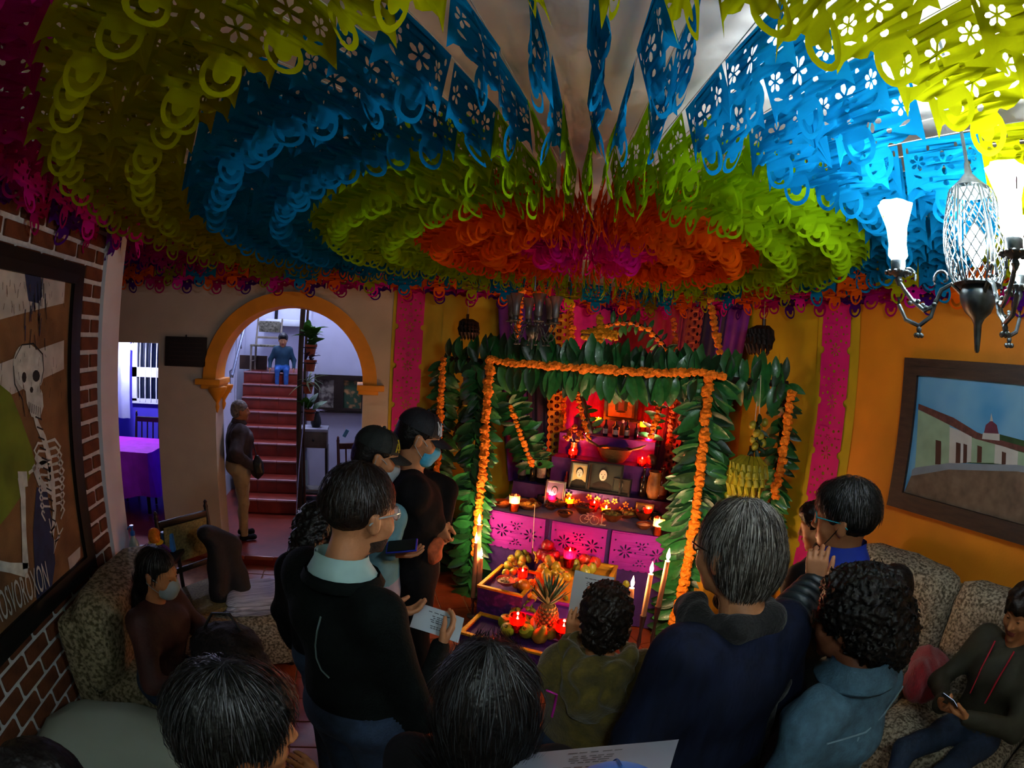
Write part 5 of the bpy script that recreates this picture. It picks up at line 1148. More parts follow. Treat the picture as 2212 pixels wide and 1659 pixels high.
# ------------------------------------------------------------------ photographs
M_sil = mat('silver_frame', '#8f8f92', .35, .2, 20, metal=.6); M_gold = mat('gold_frame', '#8a6420', .4, .25, 20, metal=.5)
def portrait(label, px, py, base, w_m, h_m, mf, tone, tone2, mat_w=0, rz=0, who=1):
    p = onw(px, py, .535 if base > .9 else .425); p.z = base + .001; t = thing('photograph', label, 'photograph', p, AT + rz); f = min(.02, w_m * .09); tilt = Vector((0, 0, 0))
    sub = lambda a, b, d: (a, -d + b * .18, b)
    picture_frame(t, sub, -w_m / 2, w_m / 2, 0, h_m, f, .014, mf)
    g = MB(); q = lambda x, z, y: (x, -y + z * .18, z)
    def pl(pts, y, mi): g.add([q(x, z, y) for x, z in pts], [tuple(range(len(pts)))], mi)
    W_, H_ = w_m / 2 - f * .8, h_m
    pl([(-W_, f * .8), (W_, f * .8), (W_, H_ - f * .8), (-W_, H_ - f * .8)], .002, 0)
    if mat_w: pl([(-W_ + mat_w, f + mat_w), (W_ - mat_w, f + mat_w), (W_ - mat_w, H_ - f - mat_w), (-W_ + mat_w, H_ - f - mat_w)], .003, 3)
    sc = min(W_, H_ * .4); cx = -.1 * W_ * who; cz = H_ * .58
    pl([(cx - sc * .85, f), (cx - sc * .8, H_ * .26), (cx - sc * .3, H_ * .36), (cx + sc * .3, H_ * .36), (cx + sc * .8, H_ * .26), (cx + sc * .85, f)], .004, 2)
    pl(circ(cx, cz + sc * .12, sc * .40, 14, sc * .50), .0045, 2); pl(circ(cx, cz - sc * .02, sc * .33, 14, sc * .46), .005, 1)
    for sx in (-1, 1): pl(circ(cx + sx * sc * .13, cz + sc * .06, sc * .055, 6, sc * .03), .0055, 2)
    pl(circ(cx, cz - sc * .12, sc * .04, 6, sc * .08), .0055, 2); pl(circ(cx, cz - sc * .25, sc * .12, 6, sc * .025), .0055, 2)
    g.build('print', [mat('ph_bg_' + tone2, tone2, .4, .2, 8), mat('ph_face_' + tone, tone, .4, .15, 14), mat('ph_dark', '#15110f', .4, .2, 9), mat('ph_mount', '#b9a97c', .5, .1, 10)], t, smooth=False)
    MB().tube([(0, h_m * .18 * .6 + .01, h_m * .6), (0, .09, .004)], .006, 5).build('easel_leg', M_dark, t)
portrait('small silver-framed pinkish portrait at the left of the altar table', 1198, 1066, TZ + .004, .18, .22, M_sil, '#c898ae', '#a88aa8')
portrait('portrait in a dark frame with gold mount on the middle tier', 1251, 1046, ZT2, .20, .25, M_dark, '#c9d2c6', '#8a9a90', .016)
portrait('large black and white photograph of a man on the middle tier', 1303, 1052, ZT2, .33, .265, M_black, '#c2c4ba', '#2a302c')
portrait('small dark photograph of a couple at the right of the middle tier', 1340, 1066, ZT2, .18, .15, M_black, '#b8a690', '#2c2722', 0, -.15)
portrait('tan photograph leaning in front of the dark bottles', 1393, 1090, TZ + .004, .16, .13, M_gold, '#8a6a50', '#6f5238', 0, -.1)
# ------------------------------------------------------------------ bottles, crockery and food on the table
def bottle(label, p, h, r, hx, lab=None, cap='#2a0d0a', name='bottle'):
    t = thing(name, label, 'bottle', p, AT)
    MB().lathe([(r * .9, 0), (r, .006), (r, h * .55), (r * .8, h * .64), (r * .38, h * .74), (r * .34, h * .93), (r * .42, h * .935), (r * .42, h * .96)], 14).build('glass_body', mat('bottle_' + hx, hx, .1, .2, 10, spec=.7), t)
    MB().lathe([(r * .40, h * .94), (r * .40, h), (r * .3, h * 1.005)], 10).build('cap', mat('cap_' + cap, cap, .4), t)
    if lab: MB().lathe([(r * 1.01, h * .15), (r * 1.01, h * .45)], 14, cap=False).build('paper_label', mat('lab_' + lab, lab, .6, .4, 50), t)
for px, py, h, r, hx, lb, ds in ((1126, 1052, .30, .036, '#0a0c10', '#4a4a52', 'dark bottle at the left end beside the purple cloth'), (1168, 1045, .33, .042, '#080a0a', '#6a6660', 'large dark wine bottle left of the portraits'), (1150, 1040, .24, .03, '#120f0d', None, 'short dark bottle between the two at the left end'), (1388, 1062, .26, .032, '#160c08', None, 'slim dark bottle behind the tan photograph'), (1425, 1082, .28, .055, '#3a1208', '#5a3018', 'broad amber-brown bottle at the right end'), (1455, 1090, .26, .03, '#1a0d08', '#6a4a18', 'slim brown bottle at the far right end of the table'), (1222, 1050, .14, .02, '#5a0f10', '#8a1a1a', 'small red bottle between the first two photographs')):
    p = onw(px, py, .585); bottle(ds, Vector((p.x, p.y, ZT2 + .002)), h, r, hx, lb)
for px, py, h, r, hx, lb, ds in ((1306, 955, .16, .024, '#14101c', '#77707c', 'small dark bottle on the upper tier'), (1328, 957, .15, .03, '#1a1420', '#8a8490', 'squat bottle with pale label on the upper tier'), (1352, 959, .17, .026, '#121018', '#6a6470', 'dark bottle third on the upper tier'), (1372, 962, .15, .022, '#141016', None, 'slim dark bottle fourth on the upper tier')):
    p = onw(px, py, .93); bottle(ds, Vector((p.x, p.y, Z3 + .003)), h, r, hx, lb)
M_clay = mat('glazed_clay', '#5a2c12', .3, .3, 16, .1, 50, spec=.5); M_cream2 = mat('white_food', '#b8a898', .6, .2, 40); M_bread = mat('baked_bread', '#8a5a24', .7, .35, 26, .35, 60); M_stew = mat('mole_stew', '#3a1c0c', .35, .35, 40, .4, 60); M_corn = mat('corn_husk', '#8a7a34', .75, .3, 24, .3, 60, stretch=(6, 1, 1)); M_blue = mat('dark_mug', '#12131c', .3, .2, 10)
bowlm = lambda r, h: MB().lathe([(r * .5, 0), (r * .55, .006), (r * .85, h * .55), (r, h), (r * .96, h), (r * .8, h * .55), (r * .4, .012)], 18)
def bowl(label, px, py, r, h, mf, lumps, z=TZ + .003, name='bowl', cat='bowl', mb=None):
    r, h = r * 1.2, h * 1.25
    t = thing(name, label, cat, ont(px, py, .40) if z < TZ + .01 and z > TZ - .01 else onz(px, py, z)); bowlm(r, h).build('dish', mb or M_clay, t); m = MB(); rr = random.Random(px)
    m.lathe([(r * .78, h * .55), (r * .86, h * .72), (r * .5, h * .86), (.003, h * .9)], 14)
    for k in range(lumps): a, q = rr.uniform(0, 6.28), rr.uniform(0, r * .6); m.ell((q * math.cos(a), q * math.sin(a), h * .85), (r * .26, r * .18, r * .16), 0, 8, 5, eul(rr.random(), rr.random(), rr.random() * 3))
    o = m.build('food', mf, t); o['kind'] = 'stuff' if lumps > 9 else 'part'
    if lumps <= 9: del o['kind']
    return t
for a in (('shallow clay dish of bread at the left end of the table', 1085, 1094, .085, .035, M_bread, 5), ('oval clay dish of tamales beside the left glass candle', 1142, 1098, .095, .035, M_corn, 8), ('clay bowl of herbs behind the amber candle', 1205, 1086, .075, .05, mat('green_herb', '#3a4216', .8, .4, 40, .4, 60), 6), ('woven bowl of dark rolls in the middle of the table', 1262, 1108, .08, .055, M_stew, 7), ('deep clay bowl heaped with tamales right of the bicycle', 1322, 1124, .08, .055, M_corn, 8), ('long clay dish of green tamales at the right', 1352, 1112, .085, .035, M_corn, 8), ('clay pot of stew near the right end', 1388, 1122, .06, .06, M_stew, 5), ('clay bowl of white rice pudding at the front right', 1390, 1142, .055, .035, M_cream2, 0), ('clay plate of red mole at the far right', 1440, 1125, .07, .025, mat('red_mole', '#6a1c0c', .3, .3, 30, .3, 60), 4), ('brown dish of sweets in front of the mugs', 1220, 1116, .06, .035, M_stew, 5), ('flat dish of seeds left of the middle', 1190, 1100, .055, .03, M_stew, 6)): bowl(*a)
def mug(label, px, py, m, r=.036, h=.075):
    t = thing('mug', label, 'mug', ont(px, py)); MB().lathe([(r * .8, 0), (r, .01), (r, h), (r * .9, h), (r * .9, .015)], 14, cap=False).build('cup', m, t); MB().tube([(r, 0, h * .8), (r + .022, 0, h * .7), (r + .022, 0, h * .4), (r, 0, h * .25)], .006, 6).build('handle', m, t); MB().lathe([(r * .9, h * .8), (.002, h * .81)], 12).build('drink', M_cream2, t)
mug('dark mug of white drink behind the left tamales', 1168, 1086, M_blue); mug('dark mug beside the right red candle', 1413, 1116, M_blue)
for k, (px, py, r, ds) in enumerate(((1118, 1080, .05, 'leftmost'), (1134, 1072, .048, 'at the back'), (1150, 1078, .05, 'rightmost'), (1112, 1068, .042, 'smallest, at the rear left'))):
    t = thing('bread_roll', 'round loaf of sweet bread in the pile at the left, ' + ds, 'bread', ont(px, py, .40 - .04 * (k % 2)), 0, 'sweet bread loaves'); MB().lathe([(r * .8, 0), (r, r * .25), (r * .8, r * .6), (r * .3, r * .78), (.003, r * .8)], 14).build('loaf', M_bread, t)
    for q in range(4): a = q * PI / 2 + k; MB().tube([(0, 0, r * .8), (r * .5 * math.cos(a), r * .5 * math.sin(a), r * .68), (r * .85 * math.cos(a), r * .85 * math.sin(a), r * .3)], r * .11, 6).build('dough_bone', M_bread, t)
# wire bicycle and little white cane
t = thing('wire_bicycle', 'tiny white wire bicycle on the front edge of the altar table', 'ornament', onz(1272, 1132, TZ + .003), AT); wm = mat('white_wire', '#b08a80', .5)
for sx in (-1, 1): MB().tube([(sx * .042 + .036 * math.cos(a), 0, .038 + .036 * math.sin(a)) for a in [2 * PI * i / 18 for i in range(19)]], .003, 5).build('wheel', wm, t)
MB().tube([(-.042, 0, .038), (-.015, 0, .075), (.03, 0, .08), (.042, 0, .038)], .0025, 5).tube([(-.015, 0, .075), (0, 0, .035), (.03, 0, .08), (.035, 0, .095), (.02, 0, .1)], .0025, 5).tube([(-.042, 0, .038), (0, 0, .035)], .0025, 5).tube([(-.015, 0, .075), (-.018, 0, .088)], .0025, 5).rbox((-.018, 0, .09), (.022, .01, .005), .002).build('frame', wm, t)
t = thing('cane_figure', 'small white walking-stick ornament beside the wire bicycle', 'ornament', onz(1299, 1134, TZ + .003), AT); MB().tube([(0, 0, .002), (0, 0, .085), (.006, 0, .1), (.018, 0, .1)], .005, 6).rbox((.012, 0, .004), (.05, .03, .008), .002).build('stick', wm, t)
# basket, dried flowers, clay vase, carved house
p = onw(1326, 990, .745); t = thing('basket', 'wide oval woven basket of dark seeds behind the portraits', 'basket', (p.x, p.y, Z25 + .002), AT)
bk = MB().lathe([(.09, 0), (.13, .05), (.17, .13), (.16, .13), (.12, .05), (.05, .012)], 20, M=Matrix.Diagonal((1, .75, 1))); bk.build('wicker', mat('wicker', '#4f3712', .75, .4, 50, .5, 80, stretch=(1, 1, 6)), t); MB().lathe([(.15, .105), (.12, .125), (.003, .14)], 18, M=Matrix.Diagonal((1, .75, 1))).build('seeds', M_stew, t); MB().tube([(-.16, 0, .13), (-.24, -.02, .17), (-.28, -.02, .21)], [.012, .016, .004], 6).build('handle', _MC['wicker'], t); MB().tube([(.16, 0, .13), (.24, -.02, .16), (.29, -.02, .19)], [.012, .016, .004], 6).build('handle', _MC['wicker'], t)
for px, py, w, lab, mm, n in ((1238, 992, .80, 'bunch of rust dried flowers at the left of the upper tier', FMD, 26), (1432, 1000, .70, 'bunch of dark dried flowers at the right of the upper tier', FMD, 22)):
    p = onw(px, py, w); t = thing('flower_vase', lab, 'flowers', (p.x, p.y, TZ + .003 if abs((p - AO).dot(AU)) > .46 else Z25 + .002)); MB().lathe([(.035, 0), (.05, .05), (.03, .11), (.036, .13)], 12).build('vase', M_clay, t)
    for k in range(n): a, e = rm_.uniform(0, 6.28), rm_.uniform(0, 1); o = link('flower', mm[0], t, (.1 * e * math.cos(a), .1 * e * math.sin(a), .17 + .13 * (1 - e) + rm_.uniform(-.02, .02)), (0, 0, a)); o.scale = [.6] * 3
    for k in range(7): a = k * .9; MB().tube([(0, 0, .1), (.07 * math.cos(a), .07 * math.sin(a), .22)], .002, 4).build('stem', M_leafk, t)
p = onw(1418, 1040, .66); t = thing('clay_jar', 'tan painted clay jar at the right of the middle tier', 'jar', A(.52, .573, ZT2 + .002)); MB().lathe([(.05, 0), (.07, .06), (.07, .12), (.06, .19), (.05, .21), (.062, .24), (.056, .24), (.045, .21)], 18).build('jar_body', mat('painted_clay', '#8a5c28', .5, .35, 14, .1, 40, col2='#4a2a12'), t)
p = onw(1330, 935, 1.0); t = thing('carved_house', 'little grey carved house figurine between the bottles', 'ornament', (p.x, p.y, Z3 + .003), AT); MB().box((0, 0, .045), (.06, .05, .09)).build('walls', M_bone, t); MB().prism([(-.04, .09), (.04, .09), (0, .14)], .06, 0, None, (0, -.03, 0)).build('roof', M_ink, t); MB().box((0, -.026, .03), (.016, .006, .05)).build('door', M_ink, t)
p = onw(1345, 922, 1.08); t = thing('figurine', 'dark robed saint figurine below the holy picture', 'figurine', (p.x, p.y, Z3 + .003)); MB().lathe([(.035, 0), (.03, .05), (.022, .1), (.012, .12)], 12).build('robe', M_ink, t); MB().ell((0, 0, .135), (.014, .014, .018)).build('head', M_bone, t)
p = onw(1408, 990, .74); t = thing('carved_skull', 'brown carved skull on the middle tier by the right candles', 'ornament', (p.x, p.y, Z25 + .003)); sd_ = SDF(); sd_.ell((0, 0, .06), (.045, .055, .05), None, 0, .01); sd_.ell((0, -.025, .025), (.03, .03, .025), None, 0, .02)
for sx in (-1, 1): sd_.sub((sx * .018, -.052, .055), (.012, .014, .013), None, .006)
link('skull', np_mesh('skull', [sd_.mesh(.005)], [mat('skull_brown', '#4a2416', .5, .3, 20)]), t)
# ------------------------------------------------------------------ fruit boxes in front of the table
def crate(label, u0, u1, w0, w1, z1, m, mt, rim=.02, z0=0.002):
    t = thing('fruit_box', label, 'box', A((u0 + u1) / 2, (w0 + w1) / 2, z0), AT); L_, D_ = u1 - u0, w1 - w0; H_ = z1 - z0
    for s in (-1, 1):
        MB().rbox((0, s * (D_ / 2 - .01), H_ / 2), (L_, .02, H_), .004).build('side', m, t); MB().rbox((s * (L_ / 2 - .01), 0, H_ / 2), (.02, D_ - .04, H_), .004).build('end', m, t)
        MB().rbox((0, s * (D_ / 2 - .01), H_ - .006), (L_ + .01, .03, rim), .005).build('gold_rim', mt, t); MB().rbox((s * (L_ / 2 - .01), 0, H_ - .006), (.03, D_ - .02, rim), .005).build('gold_rim', mt, t)
    MB().box((0, 0, H_ - .05), (L_ - .04, D_ - .04, .02)).build('inner_shelf', m, t); return t
M_pbox = mat('purple_print', '#32104f', .75, .5, 22, .1, 50, col2='#5a1c6e', contrast=(.5, .68)); M_ybox = mat('yellow_cloth', '#b07a10', .8, .25, 10, .2, 40)
crate('purple box with gold rim full of guavas at the left of the altar steps', -.58, -.22, -.60, -.14, .44, M_pbox, M_yelt)
crate('yellow-covered box of apples and grapes in front of the table', -.20, .36, -.38, .0, .56, M_ybox, M_yelt)
crate('purple box with a magenta front under the pineapple', -.20, .30, -.66, -.385, .34, mat('purple_box_plain', '#4b1478', .8, .2, 8), M_mag)
crate('low purple basket with gold rim lowest in front of the altar', -.52, .26, -1.0, -.665, .25, M_pbox, M_yelt)
vs, fs = flat_shape(panel_loops(.34, .2)); t = thing('cut_paper_panel', 'small magenta cut-paper panel on the box behind the pineapple', 'paper panel', A(.07, -.665, .335), AT); MB().add([(x, -.004, y) for x, y, _ in vs], fs).build('sheet', M_mag, t); MB().box((0, .0, -.004), (.34, .008, .008)).build('top_fold', M_mag, t)
# fruit kinds
def fruit_mesh(kind):
    m = MB()
    if kind in ('apple', 'orange', 'guava', 'lime', 'tomato'):
        pr = {'apple': [(.004, -.028), (.02, -.034), (.036, -.015), (.038, .008), (.028, .03), (.012, .034), (.004, .026)], 'orange': [(.004, -.036), (.022, -.03), (.036, -.008), (.036, .008), (.022, .03), (.004, .036)], 'guava': [(.004, -.034), (.018, -.028), (.028, -.006), (.025, .014), (.014, .03), (.004, .034)], 'lime': [(.003, -.026), (.016, -.022), (.024, -.004), (.022, .01), (.01, .024), (.003, .027)], 'tomato': [(.004, -.024), (.02, -.026), (.034, -.006), (.032, .012), (.014, .024), (.004, .018)]}[kind]; m.lathe(pr, 14)
    if kind == 'pear': m.lathe([(.004, -.045), (.024, -.042), (.04, -.018), (.036, .008), (.022, .034), (.016, .055), (.006, .064)], 14)
    return m
FC = {'apple_red': ('apple', '#7a0f12'), 'apple_rose': ('apple', '#a8391c'), 'apple_green': ('apple', '#7a8a1e'), 'orange': ('orange', '#c0660c'), 'guava': ('guava', '#97902a'), 'guava_yellow': ('guava', '#b58c1c'), 'lime': ('lime', '#5a7a18'), 'pear': ('pear', '#9a7420'), 'mango': ('orange', '#a86a1a')}
FM = {k: fruit_mesh(s).mesh('fruit', mat('fruit_' + k, c, .35, .25, 14, .05, 60, spec=.5), True) for k, (s, c) in FC.items()}
STEM = MB().tube([(0, 0, .02), (.002, 0, .034), (.006, 0, .042)], .002, 5).mesh('stem', M_dark)
FW = {'apple_red': 'dark red apple', 'apple_rose': 'rosy apple', 'apple_green': 'green apple', 'orange': 'orange', 'guava': 'green guava', 'guava_yellow': 'yellow guava', 'lime': 'small lime', 'pear': 'yellow pear', 'mango': 'golden mango'}
def fruit(kind, p, label, group, s=1., rot=None):
    t = thing(FW[kind].split()[-1], label, 'fruit', p, 0, group); s *= 1.18; t.scale = (s, s, s); o = link('flesh', FM[kind], t, (0, 0, .034), rot or [rm_.uniform(-.6, .6), rm_.uniform(-.6, .6), rm_.uniform(0, 6)])
    st_ = link('stem', STEM, t, (0, 0, .03), o.rotation_euler)
def heap(kind, where, pts, z, s=1.):
    for k, (px, py) in enumerate(pts):
        fruit(kind, onz(px, py, z + .001) , '%s in the %s' % (FW[kind], where), '%ss in the %s' % (FW[kind], where), s * rm_.uniform(.9, 1.1))
Z1, Z2_, Z0_ = .45, .54, .235
heap('guava', 'purple gold-rimmed box', [(1098, 1232), (1112, 1222), (1126, 1228), (1140, 1216), (1108, 1244), (1092, 1246), (1134, 1238)], .43); heap('guava', 'second layer of the purple gold-rimmed box', [(1104, 1216), (1120, 1208), (1134, 1204), (1145, 1196), (1128, 1218)], .47)
heap('apple_red', 'back left of the yellow box', [(1170, 1208), (1188, 1200), (1182, 1216), (1196, 1212)], Z2_, 1.1); heap('apple_red', 'top of the red apple pile', [(1182, 1190)], Z2_ + .06, 1.1)
heap('apple_rose', 'right of the yellow box', [(1262, 1222), (1280, 1212), (1284, 1226)], Z2_, 1.1); heap('apple_green', 'far right corner of the yellow box', [(1300, 1212), (1268, 1200)], Z2_, 1.0)
heap('guava_yellow', 'front of the yellow box', [(1172, 1242), (1190, 1236), (1196, 1252), (1210, 1250), (1180, 1256), (1206, 1264), (1222, 1258)], .52, 1.25); heap('guava_yellow', 'top layer at the front of the yellow box', [(1186, 1224), (1200, 1236)], .56, 1.2)
heap('mango', 'box beside the pineapple', [(1120, 1276), (1206, 1278), (1218, 1272), (1198, 1290)], .36); heap('lime', 'box beside the pineapple', [(1202, 1296), (1214, 1294), (1222, 1300), (1228, 1286), (1210, 1288)], .34, 1.1)
heap('apple_green', 'low basket', [(1092, 1356), (1096, 1372), (1136, 1376), (1134, 1358)], Z0_, 1.2); heap('pear', 'low basket', [(1154, 1366), (1166, 1384), (1152, 1350), (1190, 1376)], Z0_, 1.15); heap('orange', 'low basket', [(1126, 1366)], Z0_, 1.1); heap('lime', 'low basket', [(1118, 1332), (1128, 1322), (1138, 1332), (1148, 1336), (1108, 1340), (1140, 1318)], Z0_ + .03, 1.2)
heap('guava', 'right side of the altar behind the sheet of paper', [(1330, 1262), (1345, 1258), (1360, 1248), (1372, 1256), (1352, 1270)], .35, 1.1)
heap('guava_yellow', 'middle of the purple box beside the pineapple', [(1140, 1290), (1150, 1300), (1158, 1284), (1240, 1290), (1250, 1280)], .30, 1.1)
heap('apple_green', 'back row of the low basket', [(1120, 1350), (1176, 1352), (1200, 1356), (1230, 1362)], Z0_ - .02, 1.15); heap('guava', 'yellow box behind the paper sheet', [(1250, 1240), (1262, 1246), (1240, 1232), (1276, 1240)], .52, 1.2)
heap('orange', 'rim of the purple gold-rimmed box', [(1130, 1276), (1116, 1270)], .41, 1.1)
# nuts bowl, grapes, pineapple, bananas, sugar cane
bowl('dish of walnuts at the corner of the purple gold-rimmed box', 1094, 1262, .07, .035, mat('walnut', '#8a6a48', .6, .4, 50, .5, 80), 16, .45)
t = thing('grapes', 'bunch of dark grapes at the back of the yellow box', 'grapes', onz(1240, 1186, Z2_ + .03)); gm = MB().ell((0, 0, 0), .0125, 0, 8, 6).mesh('grape', mat('grape_dark', '#1c0a12', .25, .3, 20, spec=.6), True)
for k in range(46): a, r_ = rm_.uniform(0, 6.28), math.sqrt(rm_.random()) * .085; link('grape', gm, t, (r_ * math.cos(a) * 1.2, r_ * math.sin(a) * .7, .012 + rm_.uniform(0, .03) * (1 - r_ / .085)))
MB().tube([(0, 0, .03), (-.07, .02, .05), (-.1, .02, .09)], .003, 5).build('stalk', M_brown, t)
def bananas(label, pos, rz, n, m, s=1., hang=True):
    t = thing('banana_bunch', label, 'bananas', pos, rz); mm = []
    for row in range(2):
        for k in range(n - 2 * row):
            a = (k - (n - 1 - 2 * row) / 2) * .30; r_ = .05 + .012 * row
            pts = [(math.sin(a) * r_, -math.cos(a) * r_ * .6, 0), (math.sin(a) * (r_ + .045), -math.cos(a) * (r_ + .05), -.035), (math.sin(a) * (r_ + .055), -math.cos(a) * (r_ + .06), -.09), (math.sin(a) * (r_ + .04), -math.cos(a) * (r_ + .045), -.145), (math.sin(a) * (r_ + .03), -math.cos(a) * (r_ + .03), -.16)]
            o = MB().tube([(x * s, y * s, (z - row * .035) * s) for x, y, z in pts], [.007 * s, .017 * s, .0195 * s, .014 * s, .004 * s], 7).build('banana', m, t)
    MB().tube([(0, 0, .05 * s), (0, 0, -.06 * s)], .014 * s, 7).build('stalk', M_brown, t); MB().tube([(0, 0, .04 * s), (0, .01, .4)], .003, 4).build('cord', M_string, t)
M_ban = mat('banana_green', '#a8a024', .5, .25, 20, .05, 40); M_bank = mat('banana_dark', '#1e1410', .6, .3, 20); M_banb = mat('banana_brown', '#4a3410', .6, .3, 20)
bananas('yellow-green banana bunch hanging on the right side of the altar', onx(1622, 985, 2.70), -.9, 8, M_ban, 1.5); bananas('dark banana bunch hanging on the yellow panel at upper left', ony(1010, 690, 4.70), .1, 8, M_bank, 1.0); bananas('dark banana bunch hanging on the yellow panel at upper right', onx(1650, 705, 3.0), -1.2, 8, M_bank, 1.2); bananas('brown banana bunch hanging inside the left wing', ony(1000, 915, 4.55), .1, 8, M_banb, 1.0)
for lab, p, n in (('hanging bundle of green guavas with leaves in the right wing', onx(1640, 900, 2.72), 9), ('hanging dark bundle of leaves and fruit in the left wing', ony(1003, 862, 4.58), 7)):
    t = thing('fruit_bundle', lab, 'fruit bundle', p)
    for k in range(n): link('fruit', FM['guava'], t, (rm_.uniform(-.05, .05), rm_.uniform(-.05, .03), -.04 - .025 * k), (rm_.random(), rm_.random(), 0))
    for k in range(14): o = link('leaf', LF[2], t, (0, 0, .02 - .02 * k), leafrot((rm_.uniform(-1, 1), rm_.uniform(-1, .2), -.6), (-.5, -1, .3))); o.scale = [.45] * 3
    MB().tube([(0, 0, 0), (0, .02, .3)], .003, 4).build('cord', M_string, t)
pp_ = onz(1180, 1350, .30); t = thing('pineapple', 'large pineapple standing in front of the altar boxes', 'pineapple', Vector((pp_.x, pp_.y, .252))); pm_ = MB().lathe([(.03, 0), (.06, .03), (.075, .09), (.072, .15), (.055, .2), (.03, .22)], 16).build('pineapple_body', mat('pineapple_skin', '#5a3e16', .7, .4, 30, .4, 50), t)
eye_m = MB().lathe([(.012, 0), (.010, .006), (.002, .010)], 6).mesh('pineapple_eye', mat('pineapple_eye', '#7a5620', .7, .3, 30))
for i in range(9):
    z = .02 + i * .023; r_ = [.055, .066, .073, .076, .076, .074, .069, .062, .048][i]
    for j in range(14): a = (j + .5 * (i % 2)) * 2 * PI / 14; link('pineapple_eye', eye_m, t, (r_ * math.cos(a), r_ * math.sin(a), z), (0, PI / 2, a))
SPK = leaf_mesh('crown_leaf', .20, .026, mat('pineapple_leaf', '#3a5034', .5, .3, 20), -.1, .5, 5)
for k in range(34): a = k * 2.4; e = .25 + .75 * (1 - k / 34); o = link('crown_leaf', SPK, t, (.012 * math.cos(a), .012 * math.sin(a), .215 + .0016 * k), leafrot((math.cos(a) * e, math.sin(a) * e, 1.1 - .5 * e), (-math.cos(a), -math.sin(a), .3))); o.scale = [.55 + .5 * math.sin(PI * (k + 6) / 40)] * 3
bananas('yellow bananas at the right of the low basket', onz(1240, 1378, .36), 2.2, 4, mat('banana_yellow', '#b5901a', .5, .2, 20), .8)
bananas('small green bananas above the guavas', onz(1150, 1190, .60), .6, 3, M_ban, .5)
tag(MB().tube([onz(1316, 1228, .5), onz(1320, 1190, .62), onz(1330, 1165, .72), onz(1342, 1158, .76)], .006, 6).ell(onz(1342, 1158, .76), .014, 0, 8, 6).build('beaded_stick', mat('white_bead', '#9a8aa8', .4, .3, 120)), 'thin beaded white stick leaning against the table front', 'ornament')
# fruit tray at the foot of the right wing
for k, (px, py) in enumerate(((1575, 1080), (1590, 1095), (1562, 1098), (1585, 1072))): fruit('lime' if k % 2 else 'apple_green', onx(px, py, 2.62), ('green apple on the right wing stand, nearest', 'small lime on the right wing stand, right', 'green apple on the right wing stand, left', 'small lime on the right wing stand, top')[k], 'fruit on the right wing stand', 1.2)
t = thing('fruit_stand', 'small stand with gold cloth under the hanging bananas in the right wing', 'stand', (2.62, 2.86, 0)); q = onx(1575, 1090, 2.62).z - .02; MB().rbox((0, 0, q - .02), (.34, .3, .03), .006).build('top', M_brown, t); MB().rbox((0, 0, q / 2 - .02), (.32, .28, q - .06), .02).build('gold_cloth', M_ybox, t)
# ------------------------------------------------------------------ people
D2R = math.pi / 180
class At:
    """standing place from the pixel of the head top and the distance; az = compass heading faced (0 = back wall, + = right)"""
    def __init__(self, px, py, r, az, hair=.02, base=0., fwd=0.):
        p = atr(px, py, r); self.loc = Vector((p.x, p.y, base)); self.rz = -az * D2R; self.h = (p.z - base - hair) * .983
        self.M = Matrix.Rotation(-self.rz, 3, 'Z'); self.loc -= Vector((math.sin(az * D2R), math.cos(az * D2R), 0)) * fwd; self.off = (0, fwd, 0)
    def L(self, P): return self.M @ (Vector(P) - self.loc)
    def D(self, d): return self.M @ Vector(d)
M_knitb = mat('black_knit', '#050a09', .92, .35, 40, .25, 140, spec=.12); M_navy = mat('navy_knit', '#0b1226', .85, .35, 30, .3, 60, stretch=(1, 1, .25), spec=.15); M_must = mat('mustard_fleece', '#514410', .9, .35, 26, .3, 120, sheen=.2); M_denim = mat('denim', '#3a5a6c', .8, .25, 30, .25, 140); M_jean = mat('dark_jean', '#1b2c42', .8, .25, 30, .25, 140); M_jacket = mat('black_jacket', '#0a090b', .92, .3, 14, .2, 40, spec=.15); M_puff = mat('puffer_nylon', '#16242a', .42, .3, 14, .3, 30, spec=.5); M_brownj = mat('brown_jacket', '#2a1f20', .88, .3, 12, .2, 40); M_khaki = mat('khaki_trouser', '#94805f', .8, .2, 12, .15, 50); M_maroon = mat('maroon_jacket', '#33140f', .75, .4, 9, .2, 50); M_sky = mat('light_blue_shirt', '#5a8a96', .8, .15, 14, .1, 60); M_whitesh = mat('white_shoe', '#9c9484', .6, .15, 14); M_grey = mat('grey_trouser', '#8a8496', .8, .15, 14); M_colw = mat('pale_collar', '#8fb0ac', .75, .1, 14); M_olive = mat('olive_jacket', '#2b2a1c', .75, .25, 14, .2, 50); M_teal = mat('teal_polo', '#12364a', .8, .2, 14); M_bjean = mat('blue_jean', '#2458a0', .8, .25, 20); M_maskw = mat('white_mask', '#9aa6a8', .7, .08, 20); M_maskb = mat('surgical_blue', '#3aa0c4', .65, .1, 30, .15, 60, stretch=(1, 1, 8)); M_cap = mat('navy_cap', '#0a0e16', .75, .3, 30, .15, 120); M_capg = mat('dark_green_cap', '#0a1412', .75, .3, 30, .15, 120)
H_blk = hairmat('black', '#0d0b0a', .36); H_teal = hairmat('cool_black', '#10110f', .34); H_grey = hairmat('greying', '#37322c', .45, b=.6); H_brown = hairmat('dark_brown', '#1a120d', .38)
